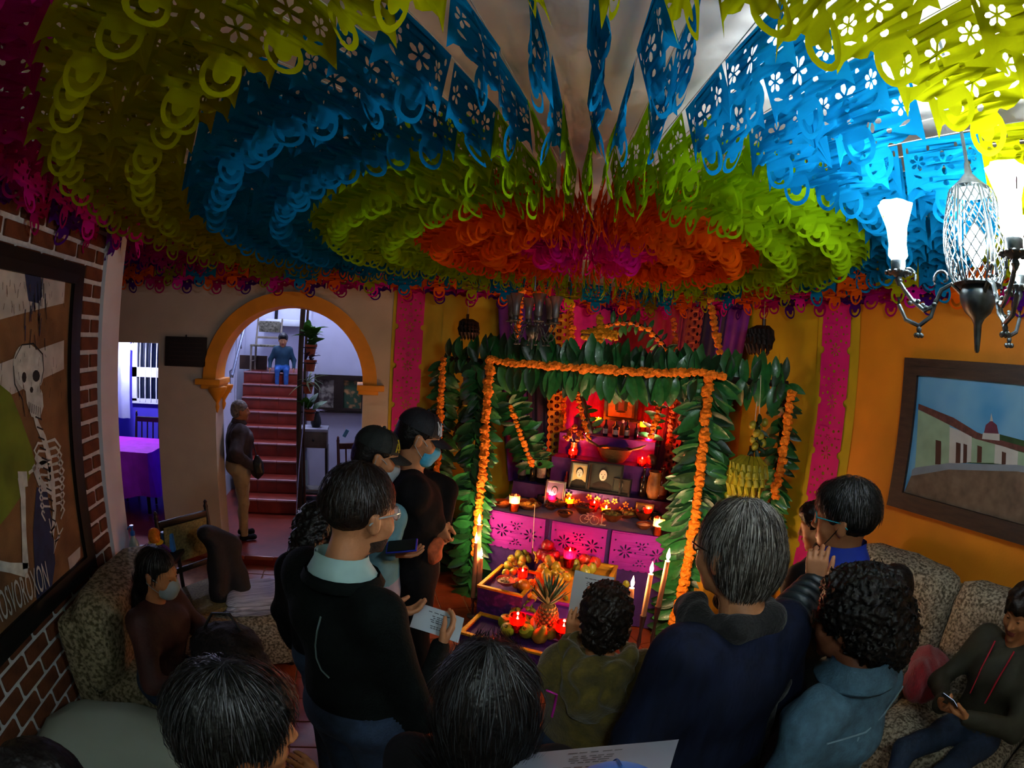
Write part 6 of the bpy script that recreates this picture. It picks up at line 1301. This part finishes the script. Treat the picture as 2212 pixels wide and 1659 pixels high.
def collar(t, hc, R, s, m, r=.068, h=.045, z=-.145, y=-.022, name='collar', flare=1.25):
    S_ = 18; mb = MB(); P = lambda x, y_, z_: NB + Vector((x * s, (y_ + .034) * s, (z_ + .16) * s))
    rings = [(r, z + h), (r * 1.02, z + h * .5), (r * flare, z - h * .1), (r * flare * 1.04, z + h * .1), (r * 1.1, z + h * .7), (r * 1.06, z + h * 1.02)]
    g = [[P(a * math.sin(2 * PI * i / S_), y + a * 1.0 * math.cos(2 * PI * i / S_), b + .012 * math.cos(2 * PI * i / S_) * -1) for i in range(S_ + 1)] for a, b in rings]
    return mb.sheet(g).build(name, m, t, smooth='all')
def glasses(t, hc, R, s, m, lens=None, r=.024, name='glasses'):
    g = MB(); P = lambda x, y, z: Vector(hc) + R @ (Vector((x, y, z)) * s)
    for sx in (-1, 1):
        g.tube([P(sx * .034 + r * math.cos(a), .1 - .012 * abs(math.cos(a)) * (1 if math.cos(a) * sx > 0 else 0), .008 + r * .82 * math.sin(a)) for a in [2 * PI * i / 16 for i in range(17)]], .0022 * s, 5)
        g.tube([P(sx * .058, .092, .014), P(sx * .080, .05, .014), P(sx * .088, -.01, .008), P(sx * .086, -.03, -.01)], .0024 * s, 5)
    g.tube([P(-.010, .104, .012), P(0, .108, .015), P(.010, .104, .012)], .002 * s, 5); o = g.build(name, m, t)
    for sx in (-1, 1): MB().add([P(sx * .034 + r * .95 * math.cos(2 * PI * i / 12), .098, .008 + r * .78 * math.sin(2 * PI * i / 12)) for i in range(12)], [tuple(range(12))]).build('lens', glass('lens_glass', (.9, .92, .92), .02), o)
    return o
def facemask(t, hc, R, s, m, white=False):
    S = SDF(); P = lambda x, y, z: Vector(hc) + R @ (Vector((x, y, z)) * s)
    S.ell(P(0, .048, -.05), [.066 * s, .068 * s, .062 * s], np.array(R), 0, .02); S.ell(P(0, .098, -.035), [.026 * s, .026 * s, .03 * s], np.array(R), 0, .03); S.ell(P(0, .06, -.09), [.046 * s, .046 * s, .03 * s], np.array(R), 0, .03)
    S.sub(P(0, -.06, -.04), [.14 * s, .115 * s, .14 * s], np.array(R), .008); S.sub(P(0, .05, .05), [.1 * s, .1 * s, .048 * s], np.array(R), .008)
    V, F, mi = S.mesh(.006); o = link('face_mask', np_mesh('face_mask', [(V, F, mi)], [m]), t)
    st = MB()
    for sx in (-1, 1): MB().tube([P(sx * .058, .06, -.025), P(sx * .08, .02, .0), P(sx * .09, -.015, .012), P(sx * .088, -.015, -.03), P(sx * .078, .01, -.05), P(sx * .055, .055, -.08)], .0018 * s, 5).build('ear_loop', M_maskw, o)
    return o
def cap(t, hc, R, s, m, logo, lm, pts):
    P = lambda x, y, z: Vector(hc) + R @ (Vector((x, y, z)) * s); mb = MB(); g = []
    for j in range(9):
        f = j / 8; a = f * PI / 2; g.append([P(.088 * math.cos(a) ** .8 * math.cos(2 * PI * i / 24), -.014 + .106 * math.cos(a) ** .8 * math.sin(2 * PI * i / 24), .035 + .092 * math.sin(a)) for i in range(25)])
    mb.sheet(g); c = mb.build('cap', m, t, smooth='all')
    b = MB(); rows = []
    for j in range(5): rows.append([P(.078 * math.sin(x), .07 * math.cos(x) - .014 + .034 + .075 * (j / 4) * math.cos(x) ** .7, .038 - .018 * (j / 4) ** 1.5 - .02 * abs(math.sin(x)) ** 2) for x in [-1.25 + 2.5 * i / 14 for i in range(15)]])
    b.sheet(rows); rows2 = [[p + R @ Vector((0, 0, -.004)) for p in r_] for r_ in rows]; b.sheet(rows2); b.build('brim', m, c, smooth='all'); MB().ell(P(0, -.014, .128), .009 * s, 0, 8, 5).build('button', m, c)
    for k in range(6): a = k * PI / 3 + .5; MB().tube([P(.0895 * math.cos(b_) ** .8 * math.cos(a), -.014 + .1075 * math.cos(b_) ** .8 * math.sin(a), .036 + .0935 * math.sin(b_)) for b_ in [i * PI / 16 for i in range(8)]], .0014 * s, 4).build('seam', m, c)
    lg = MB(); 
    for stroke in pts:
        q = []
        for x, z in stroke:
            b_ = math.asin(min(.95, max(0, (z - .035) / .092))); ph = PI / 2 - (x + .06) / .1; q.append(P(.0905 * math.cos(b_) ** .8 * math.cos(ph), -.014 + .109 * math.cos(b_) ** .8 * math.sin(ph), z))
        lg.tube(q, .0032 * s, 5)
    lg.build('emblem', lm, c)
NYS = [[(-.022, .05), (-.018, .095)], [(-.018, .095), (.012, .052)], [(.012, .052), (.016, .098)], [(-.024, .102), (-.004, .076)], [(.022, .104), (-.004, .076)], [(-.004, .076), (-.006, .046)]]
LAS = [[(-.014, .1), (-.014, .062), (.006, .062)], [(-.008, .05), (.006, .086), (.020, .05)], [(-.002, .062), (.014, .062)], [(-.022, .1), (-.006, .1)]]
def proj_body(t, p, off=.003):
    b = [c for c in t.children if c.name.startswith('body')][0]; ok, loc, nrm, _ = b.closest_point_on_mesh(p); return loc + nrm * off if ok else p
def paper(label, c, xdir, ydir, w, h, lines, curl=.01, name='sheet_of_paper', split=.32, gap=.03, mt=None, title=None):
    x, y = Vector(xdir).normalized(), Vector(ydir); y = (y - x * y.dot(x)).normalized(); n = x.cross(y); t = thing(name, label, 'paper', c)
    g = [[x * (w * (j / 8 - .5)) + y * (h * (.5 - i / 8)) + n * (curl * math.sin(PI * j / 8) + curl * .8 * math.sin(PI * i / 8)) for j in range(9)] for i in range(9)]
    o = MB().sheet(g).build('page', mt or mat('white_paper', '#9fb4bd', .7, .04, 5, transl=.2), t, smooth='all')
    tm = MB(); rr = random.Random(len(label))
    for k in range(lines):
        u = split - k * gap; wd = (.22 + .1 * rr.random()) * w * (1.5 if k == 0 else 1); 
        if k in (1, 6, 11): continue
        nw = rr.randint(3, 5); x0 = -wd / 2
        for q in range(nw):
            ww = wd / nw * rr.uniform(.6, .9); cxx = x0 + ww / 2; x0 += wd / nw; e = n * (curl * math.sin(PI * (cxx / w + .5)) + curl * .8 * math.sin(PI * (.5 - u)) + .0012); b = x * cxx + y * (u * h) + e; hh = h * gap * .2; tm.quad(b - x * ww / 2 - y * hh, b + x * ww / 2 - y * hh, b + x * ww / 2 + y * hh, b - x * ww / 2 + y * hh)
    tm.build('printed_text', mat('print_ink', '#2a3238', .7), t, smooth=False)['kind'] = 'stuff'
    return t
# 1 --- man with glasses reading, dark jumper over pale collar
a = At(765, 1000, 1.48, 50, fwd=.055); pc1 = atr(945, 1345, 1.80)
hl, hrp = atr(872, 1318, 1.76), atr(985, 1392, 1.68)
px_ = (atr(1003, 1362, 1.78) - atr(884, 1322, 1.80)); 
t, hc, R, s = person('person', 'bearded man in a dark jumper and glasses reading a sheet of paper', a.loc, a.rz, a.h, 'tan', M_knitb, M_jean, beard=mat('short_beard', '#2a1c14', .8, .3, 60, .4, 160), bulk=1.12, headoff=a.off, head=(-.12, .16, 0), fold=.009, voxel=.012,
    arms={-1: (a.L(atr(815, 1440, 1.62)), a.L(hl) - a.D((.07, 0, .01)), a.D((1, .1, .0)), a.D((.1, .3, 1)), .45), 1: (a.L(atr(905, 1545, 1.36)), a.L(hrp) - a.D((.05, -.06, .05)), a.D((.55, .6, .55)), a.D((-.8, .3, .4)), .5)})
o, V = short_hair(t, hc, R, s, H_brown, .006, curls(.004, 90, 2), nape=.035); strands(t, V[V[:, 2] > hc.z + .03], hc, R, s, H_brown, 1500, .045, .0012, 1, out=.006)
glasses(t, hc, R, s, mat('clear_frame', '#8f9698', .2, spec=.6)); collar(t, hc, R, s, M_colw, .070, .06, -.168, flare=1.35); collar(t, hc, R, s, M_knitb, .10, .03, -.19, name='jumper_neck', flare=1.15)
MB().tube([proj_body(t, a.L(atr(x_, y_, 1.3))) for x_, y_ in ((662, 1330), (652, 1365), (650, 1400), (660, 1432), (684, 1455), (712, 1464))], .003, 5).build('seam', mat('pale_seam', '#4a5a58', .8), t)
paper('printed sheet of paper held by the bearded man', pc1, px_, (-.35, .75, .5), .20, .125, 9, .006, split=.28, gap=.075)
# 2 --- curly-haired person behind him
a = At(683, 1058, 1.95, 35, .05); t, hc, R, s = person('person', 'person with a dark curly ponytail standing behind the bearded man', a.loc, a.rz, a.h, 'tan', M_jacket, M_jean, bulk=1.12, head=(0, .1, 0), fem=True)
hair_obj(t, hc, R, s, [((0, -.02, .03), (.094, .108, .1)), ((.0, -.1, -.04), (.075, .06, .09)), ((-.01, -.13, -.13), (.065, .055, .09)), ((-.02, -.13, -.22), (.05, .045, .06))], [((0, .125, -.04), (.085, .085, .1))], H_blk, .0075, curls(.022, 75, 5))
# 3 --- person in the dark green cap, light blue shirt
a = At(806, 914, 2.45, 84); t, hc, R, s = person('person', 'person in a dark cap with yellow letters and a light blue shirt', a.loc, a.rz, a.h, 'tan', M_sky, M_grey, M_whitesh, head=(0, .35, 0), bulk=1.12,
    arms={1: (a.L(atr(850, 1120, 2.35)), a.L(atr(845, 1195, 2.28)), a.D((.9, .2, -.1)), a.D((0, 0, 1)), .5)})
short_hair(t, hc, R, s, H_blk, .0, curls(.004, 90, 3)); cap(t, hc, R, s, M_capg, 'LA', mat('emblem_yellow', '#b5a018', .7), LAS); facemask(t, hc, R, s, M_maskw)
pb = thing('phone', 'blue-cased phone held by the person in the dark cap', 'phone', atr(868, 1180, 2.22), -.3); MB().rbox((0, 0, 0), (.15, .075, .009), .003, M=eul(.5, -.2, 0)).build('phone_body', mat('phone_blue', '#2436a8', .3, .1, 10, spec=.6), pb); MB().box((0, -.003, .006), (.135, .066, .002), 0, eul(.5, -.2, 0)).build('screen', M_black, pb)
# 4 --- masked man in the navy cap
a = At(898, 876, 2.62, 92); t, hc, R, s = person('person', 'masked man in a navy cap and black jacket with clasped hands', a.loc, a.rz, a.h, 'tan', M_jacket, None, M_whitesh, head=(0, .42, 0), bulk=1.16, fold=.008,
    arms={1: (a.L(atr(905, 1075, 2.5)), a.L(atr(945, 1130, 2.55)), a.D((.35, .1, -1)), a.D((.3, .8, .2)), .8), -1: (a.L(atr(965, 1060, 2.85)), a.L(atr(958, 1120, 2.68)), a.D((-.1, -.35, -1)), a.D((-.4, -.5, .1)), .8)})
short_hair(t, hc, R, s, H_blk, .0, curls(.004, 90, 4)); cap(t, hc, R, s, M_cap, 'NY', mat('emblem_white', '#c0c4c6', .7), NYS); facemask(t, hc, R, s, M_maskb)
q = atr(936, 1195, 2.5); t2 = thing('knit_bag', 'small orange-pink knitted pouch held by the masked man', 'bag', q); S = SDF(); S.ell((0, 0, 0), (.05, .05, .06), None, 0, .02); S.ell((.02, 0, .05), (.035, .035, .04), None, 0, .02); link('pouch', np_mesh('pouch', [S.mesh(.01, folds(.005, 50, 2))], [mat('pouch_orange', '#b5532a', .85, .25, 40, .3, 90)]), t2)
# 5 --- elderly man in the arch
a = At(516, 861, 5.38, 70, .01, LAND); t, hc, R, s = person('person', 'grey-haired man in a dark jacket and khaki trousers leaning in the arch', a.loc, a.rz, a.h, 'brown', M_brownj, M_khaki, None, bulk=1.46, head=(0, .02, .05), fold=.007,
    arms={1: ((.30, -.08, .98), (.24, .10, .84), (-.4, .3, -.9), (-1, .2, 0), .4)})
short_hair(t, hc, R, s, hairmat('grey', '#5a5450', .5), .003, curls(.004, 90, 6)); collar(t, hc, R, s, M_brownj, .075, .045, -.15); 
q = thing('handbag', 'small dark bag hanging at the side of the man in the arch', 'bag', atr(556, 1012, 5.15)); S = SDF(); S.ell((0, 0, 0), (.07, .05, .11), None, 0, .02); S.ell((0, 0, .1), (.03, .02, .04), None, 0, .02); link('bag_body', np_mesh('bag_body', [S.mesh(.012, folds(.005, 40, 2))], [M_black]), q); MB().tube([(0, 0, .12), (-.03, .02, .2), (-.05, .05, .26)], .006, 6).build('strap', M_black, q)
# 6 --- child on the stairs
zc_ = LAND + 9 * RIS; q = ony(608, 800, 8.42)
t, hc, R, s = person('person', 'small child in a teal shirt and jeans sitting at the top of the stairs', (q.x, 8.46, zc_ - .36), PI + .15, 1.14, 'tan', M_teal, M_bjean, M_whitesh, pose='sit', seat=.37, hs=1.35, bulk=1.1, head=(0, .3, 0), voxel=.012, fold=.003,
    legs={1: ((.075, .24, .40), (.07, .27, .09)), -1: ((-.075, .24, .40), (-.07, .27, .09))}, arms={1: ((.2, -.03, .56), (.2, .05, .43), (.1, .4, -.8), (-1, 0, 0), .3), -1: ((-.2, -.03, .56), (-.2, .05, .43), (-.1, .4, -.8), (1, 0, 0), .3)})
short_hair(t, hc, R, s, H_blk, .01, curls(.008, 70, 8), fringe=.008)
# 7 --- woman with a white mask on the floral armchair
p = atr(330, 1238, 2.35); zs = .47
t, hc, R, s = person('person', 'long-haired woman in a maroon jacket and white mask on the floral armchair', (p.x - .06, p.y - .02, 0), -98 * D2R, 1.52, 'warm', M_maroon, M_jean, pose='sit', seat=zs, fem=True, bulk=1.2, head=(-.1, .25, 0), lean=.15, fold=.008,
    arms={1: ((.28, .12, .72), (.12, .40, .66), (-.7, .6, 0), (0, 0, 1), .5), -1: ((-.28, .12, .72), (-.10, .40, .64), (.7, .6, 0), (0, 0, 1), .5)})
o, V = hair_obj(t, hc, R, s, [((0, -.02, .03), (.088, .105, .096)), ((0, -.07, -.06), (.088, .06, .12)), ((0, -.09, -.2), (.09, .05, .12))], [((0, .12, -.06), (.088, .092, .13))], H_blk, .008, folds(.004, 60, 3)); strands(t, V, hc, R, s, H_blk, 900, .08, .0015, 3); facemask(t, hc, R, s, M_maskw)
q = thing('fur_bag', 'dark shaggy bag on the lap of the masked woman', 'bag', (p.x + .28, p.y + .12, .60)); S = SDF(); S.ell((0, 0, .06), (.2, .17, .14), None, 0, .03); S.ell((.14, -.1, .0), (.12, .14, .1), None, 0, .03); link('bag_body', np_mesh('bag_body', [S.mesh(.012, curls(.02, 60, 4))], [mat('shaggy_brown', '#171010', .9, .5, 60, .5, 120)]), q); MB().tube([(-.1, .0, .18), (-.05, .02, .26), (.04, .03, .26), (.1, .0, .18)], .008, 6).build('handle', M_black, q)
# 8 --- nearest person at lower left, dark hair, looking right
a = At(455, 1432, .80, 62, .04); t, hc, R, s = person('person', 'dark-haired person close to the camera at lower left with a hand raised to the chin', a.loc, a.rz, a.h, 'warm', M_jacket, M_jean, bulk=1.15, head=(-.15, .15, 0), hs=1.12,
    arms={1: (a.L(atr(720, 1800, .9)), a.L(atr(690, 1700, 1.0)), a.D((-.25, -.1, 1)), a.D((-.9, .3, 0)), .5)})
o, V = short_hair(t, hc, R, s, H_teal, .022, curls(.010, 48, 7), fringe=.01); strands(t, V, hc, R, s, H_teal, 2200, .055, .0013, 4, out=.008)
collar(t, hc, R, s, M_denim, .07, .06, -.14)
# 9 --- woman with long straight hair, back to the camera
a = At(1058, 1394, .86, 20, .02); t, hc, R, s = person('person', 'woman with long straight dark hair seen from behind', a.loc, a.rz, a.h, 'tan', M_jacket, M_jean, fem=True, bulk=1.08, head=(0, .05, 0), hs=1.1)
o, V = hair_obj(t, hc, R, s, [((0, -.015, .03), (.096, .112, .1)), ((0, -.06, -.06), (.105, .078, .13)), ((0, -.085, -.22), (.125, .06, .16)), ((0, -.1, -.4), (.13, .05, .16)), ((0, -.1, -.55), (.11, .045, .12))], [((0, .13, -.06), (.08, .09, .13))], H_blk, .009, folds(.004, 50, 9, .1))
strands(t, V, hc, R, s, hairmat('long', '#15100e', .3), 4200, .13, .0012, 5, out=.006)
tag(MB().tube([atr(1182, 1492, 1.12), atr(1202, 1500, 1.14), atr(1197, 1530, 1.14), atr(1192, 1548, 1.14)], .006, 6, flat=.5).build('lanyard', mat('lanyard_magenta', '#b0148c', .7)), 'magenta lanyard strap beside the long-haired woman', 'lanyard')
# 10 --- curly boy in a mustard hooded top holding a sheet
a = At(1318, 1255, 1.5, 30, .03); hp_ = atr(1238, 1345, 1.72)
t, hc, R, s = person('person', 'curly-haired boy in a mustard hooded top holding up a sheet of paper', a.loc, a.rz, a.h, 'warm', M_must, M_jean, bulk=1.2, head=(.05, .1, 0), fold=.012, voxel=.012,
    arms={-1: (a.L(atr(1205, 1440, 1.62)), a.L(hp_) - Vector((0, 0, .08)), (.05, .1, 1), (.3, .9, 0), .35)})
hair_obj(t, hc, R, s, [((0, -.02, .035), (.1, .115, .1)), ((0, -.06, -.04), (.09, .075, .08)), ((0, .04, .08), (.075, .06, .05))], [((0, .13, -.055), (.085, .09, .095))], H_brown, .006, curls(.024, 80, 11))
S = SDF(); Pq = lambda x, y, z: hc + Vector((x, y, z)) * s
S.chain([Pq(.10, .05, -.16), Pq(.115, -.05, -.15), Pq(.06, -.115, -.17), Pq(-.06, -.115, -.17), Pq(-.115, -.05, -.15), Pq(-.10, .05, -.16)], [.028, .034, .04, .04, .034, .028], 0, .03); S.ell(Pq(0, -.135, -.25), (.115, .05, .10), None, 0, .05); S.ell(Pq(0, -.145, -.33), (.07, .04, .07), None, 0, .05)
link('hood', np_mesh('hood', [S.mesh(.009, folds(.010, 45, 6))], [M_must]), t)
sp_ = paper('printed song sheet held up by the curly-haired boy', atr(1276, 1292, 1.78), AU + Vector((0, 0, -.02)), (0, .12, 1), .155, .205, 16, .008, split=.4, gap=.035)
# 11 --- person with grey-brown bob, navy jumper and black scarf
a = At(1625, 1068, 1.34, 4, .025, fwd=.05); t, hc, R, s = person('person', 'person with greying bobbed hair, navy knit and black scarf seen from behind', a.loc, a.rz, a.h, 'tan', M_navy, None, bulk=1.2, headoff=a.off, head=(.22, .12, 0), hs=1.1, fold=.008, voxel=.012)
o, V = hair_obj(t, hc, R, s, [((0, -.015, .03), (.086, .103, .092)), ((0, -.048, -.03), (.087, .076, .078))], [((0, .125, -.055), (.088, .09, .12)), ((.09, .02, -.07), (.03, .04, .05)), ((-.09, .02, -.07), (.03, .04, .05))], H_grey, .007, folds(.003, 60, 3, .1)); strands(t, V, hc, R, s, H_grey, 4200, .08, .0013, 6, out=.006, light='#7d7a74')
glasses(t, hc, R, s, M_black)
S = SDF(); Pq = lambda x, y, z: hc + Vector((x, y, z)) * s
S.chain([Pq(.06, .06, -.17), Pq(.10, -.02, -.165), Pq(.06, -.10, -.15), Pq(-.05, -.105, -.15), Pq(-.10, -.03, -.165), Pq(-.06, .06, -.17)], [.045] * 6, 0, .03); S.chain([Pq(.11, -.06, -.2), Pq(.125, -.11, -.35), Pq(.12, -.12, -.6)], [.045, .05, .05], 0, .03)
link('scarf', np_mesh('scarf', [S.mesh(.010, folds(.008, 50, 4))], [mat('black_scarf', '#07080a', .9, .3, 40, .4, 120, sheen=.1)]), t)
# 12 --- youth further back, facing left
a = At(1790, 1074, 2.5, -8, .02); t, hc, R, s = person('person', 'young man with short dark hair further back, eyes lowered, by the orange wall', a.loc, a.rz, a.h, 'warm', M_navy if False else mat('black_tee', '#0b0c12', .85, .2, 20), M_jean, head=(.5, .3, 0), bulk=1.05); hair_obj(t, hc, R, s, [((0, -.018, .035), (.092, .106, .096)), ((0, .045, .08), (.072, .055, .045)), ((0, -.05, -.02), (.08, .066, .06))], [((0, .11, -.055), (.09, .088, .1)), ((.085, .0, -.045), (.03, .032, .05)), ((-.085, .0, -.045), (.03, .032, .05))], H_blk, .0065, curls(.012, 85, 12))
# 13 --- man with teal glasses, puffer jacket, hand at his mouth
a = At(1852, 1034, 1.95, -22, .02); hm = atr(1758, 1268, 1.74)
t, hc, R, s = person('person', 'man in a dark puffer jacket and teal glasses pulling down a black mask', a.loc, a.rz, a.h, 'tan', M_puff, M_jean, bulk=1.2, head=(.05, .08, 0), fold=.0, voxel=.012,
    arms={-1: (a.L(atr(1694, 1348, 1.50)), a.L(hm), a.D((.15, .25, 1)), a.D((.8, .5, .0)), .75)})
o, V = short_hair(t, hc, R, s, H_teal, .012, curls(.006, 60, 13), fringe=.006, nape=.035); strands(t, V[V[:, 2] > hc.z + .02], hc, R, s, H_teal, 1600, .05, .0013, 7, out=.007)
glasses(t, hc, R, s, mat('teal_frame', '#0f8a96', .25, .1, 10, spec=.6)); collar(t, hc, R, s, mat('royal_blue', '#0c2f9c', .75, .15, 14), .074, .065, -.15, flare=1.35)
S = SDF(); Pq = lambda x, y, z: hc + R @ (Vector((x, y, z)) * s); S.ell(Pq(0, .07, -.115), (.05, .04, .035), np.array(R), 0, .02); link('face_mask', np_mesh('face_mask', [S.mesh(.006)], [M_black]), t); MB().tube([Pq(-.05, .07, -.1), Pq(-.075, .03, -.05), Pq(-.088, -.005, .0)], .0022, 5).build('mask_loop', M_black, t)
for k in range(5):
    A_, B_ = a.L(hm), a.L(atr(1694, 1348, 1.50)); f = .12 + .2 * k; c = A_.lerp(B_, f); d = (B_ - A_).normalized(); s1, u1 = frame(d); MB().tube([c + (s1 * math.cos(x) + u1 * math.sin(x)) * (.046 + .02 * f) for x in [2 * PI * i / 16 for i in range(17)]], .020, 8).build('sleeve_quilt', M_puff, t, smooth='all')
# 14 --- curly woman in a denim jacket
a = At(1885, 1198, 1.40, -4, .07, fwd=.06); t, hc, R, s = person('person', 'person with a big mass of dark curls and glasses in a denim jacket', a.loc, a.rz, a.h, 'dark', M_denim, M_jean, bulk=1.2, headoff=a.off, fem=True, head=(.25, .2, 0), hs=1.08, fold=.010, voxel=.012)
hair_obj(t, hc, R, s, [((.0, -.04, .045), (.125, .13, .115)), ((.03, -.09, -.03), (.125, .11, .11)), ((.06, -.10, -.1), (.09, .09, .08)), ((.02, .03, .09), (.08, .06, .05))], [((-.02, .14, -.055), (.085, .095, .11))], H_blk, .0065, curls(.03, 70, 14)); glasses(t, hc, R, s, M_black); collar(t, hc, R, s, M_denim, .08, .06, -.155, flare=1.5)
up_ = lambda x, y, z: Vector((x, y, z)) * a.h
S_st = mat('pale_stitch', '#6a8694', .8)
for pts in ([(-.13, -.085, .80), (-.04, -.10, .795), (.04, -.10, .795), (.13, -.085, .80)], [(.06, -.10, .79), (.055, -.095, .65), (.05, -.09, .55)], [(-.06, -.10, .79), (-.055, -.095, .65), (-.05, -.09, .55)]): MB().tube([proj_body(t, up_(*q)) for q in pts], .003, 5).build('seam', S_st, t)
# 15 --- woman seated on the right sofa with a phone and a red bag
p = atr(2238, 1275, 2.5); 
loc = Vector((p.x - .0, p.y + .02, 0)); rzs = 78 * D2R; a = At(2238, 1275, 2.5, -78)
t, hc, R, s = person('person', 'woman in an olive waistcoat seated on the long sofa looking at a phone', loc, rzs, 1.60, 'warm', M_olive, M_jean, pose='sit', seat=.57, fem=True, bulk=1.12, head=(0, .32, 0), fold=.008, lean=.02,
    arms={-1: ((-.26, .14, .86), (-.08, .36, .92), (.75, .5, .25), (0, -.3, 1), .6), 1: ((.26, .14, .86), (.08, .36, .90), (-.75, .5, .25), (0, -.3, 1), .6)}, legs={1: ((.12, .44, .64), (-.10, .62, .36), (-.06, .12, -.02)), -1: ((-.12, .46, .60), (-.14, .56, .13), (0, .14, 0))})
o, V = short_hair(t, hc, R, s, H_brown, .016, folds(.005, 60, 5), fringe=.006); 
for sx in (-1, 1): MB().tube([(sx * .06, .10, hc.z - .15), (sx * .055, .15, hc.z - .28), (sx * .05, .16, hc.z - .40)], .005, 5).build('lanyard_cord', mat('lanyard_red', '#a8162c', .7), t)
Rz_ = Matrix.Rotation(rzs, 3, 'Z'); q = thing('phone', 'dark phone in the hands of the seated woman on the right', 'phone', loc + Rz_ @ Vector((0, .43, .975)), rzs); MB().rbox((0, 0, 0), (.072, .145, .009), .003, M=eul(.7, 0, 0)).build('phone_body', M_black, q); MB().box((0, -.002, .006), (.064, .13, .002), 0, eul(.7, 0, 0)).build('screen', mat('dim_screen', '#2a3440', .2, emit=(.35, .45, .6), estr=.25), q)
q = thing('woven_bag', 'red woven bag lying on the sofa beside the seated woman', 'bag', onz(1990, 1488, .585), .5); q.scale = (1.25, 1.25, 1.25); S = SDF(); S.ell((0, 0, .09), (.20, .10, .09), None, 0, .03); S.ell((.14, -.04, .06), (.13, .09, .07), eul(0, .2, .4), 0, .04); S.ell((-.14, .06, .12), (.10, .06, .09), None, 0, .05)
link('bag_body', np_mesh('bag_body', [S.mesh(.010, folds(.006, 60, 4))], [mat('red_weave', '#8a0f1c', .6, .3, 60, .6, 90, stretch=(1, 5, 1), sheen=.2)]), q); MB().tube([(.1, -.05, .14), (.2, -.02, .26), (.28, .04, .30)], .005, 5).build('cord', _MC['lanyard_red'], q); MB().rbox((.12, -.1, .01), (.16, .05, .016), .006).build('yellow_trim', M_yelt, q)
# 16 --- corner head at the lower left, 17 --- blue cap and its sheet of paper at the bottom edge
a = At(28, 1612, .80, 20, .02); t, hc, R, s = person('person', 'dark-haired person cut off at the very corner, lower left', a.loc, a.rz, a.h, 'warm', M_jacket, M_jean, head=(-.1, .1, 0)); short_hair(t, hc, R, s, H_blk, .012, curls(.008, 60, 15))
a = At(1378, 1654, .45, 20, .06); t, hc, R, s = person('person', 'person in a bright blue cap right below the camera holding a programme', a.loc, a.rz, a.h, 'tan', M_jacket, M_jean, head=(0, .2, 0), voxel=.016)
short_hair(t, hc, R, s, H_blk, .0); cap(t, hc, R, s, mat('bright_blue_cap', '#0a4a8a', .75, .2, 20), '', M_white, [[(-.01, .06), (.01, .06)]])
pa_, pb_ = atr(1110, 1632, .80), atr(1430, 1608, .78); mid = (pa_ + pb_) / 2; yv = atr(1270, 1700, .62) - atr(1270, 1618, .80)
paper('printed programme held at the bottom edge by the person in the blue cap', mid + yv * .0 + (yv.normalized() * .12), pb_ - pa_, -yv, (pb_ - pa_).length, .26, 8, .006, split=.36, gap=.045, mt=mat('grey_paper', '#6f7480', .7, .05, 5))
# 18 --- small part of a head behind the denim jacket
a = At(1948, 1212, 2.15, -30, .02); t, hc, R, s = person('person', 'person half hidden behind the curly-haired one by the floral sofa', a.loc, a.rz, a.h, 'warm', M_jacket, M_jean, head=(.3, .3, 0)); short_hair(t, hc, R, s, H_blk, .004, curls(.005, 80, 18))
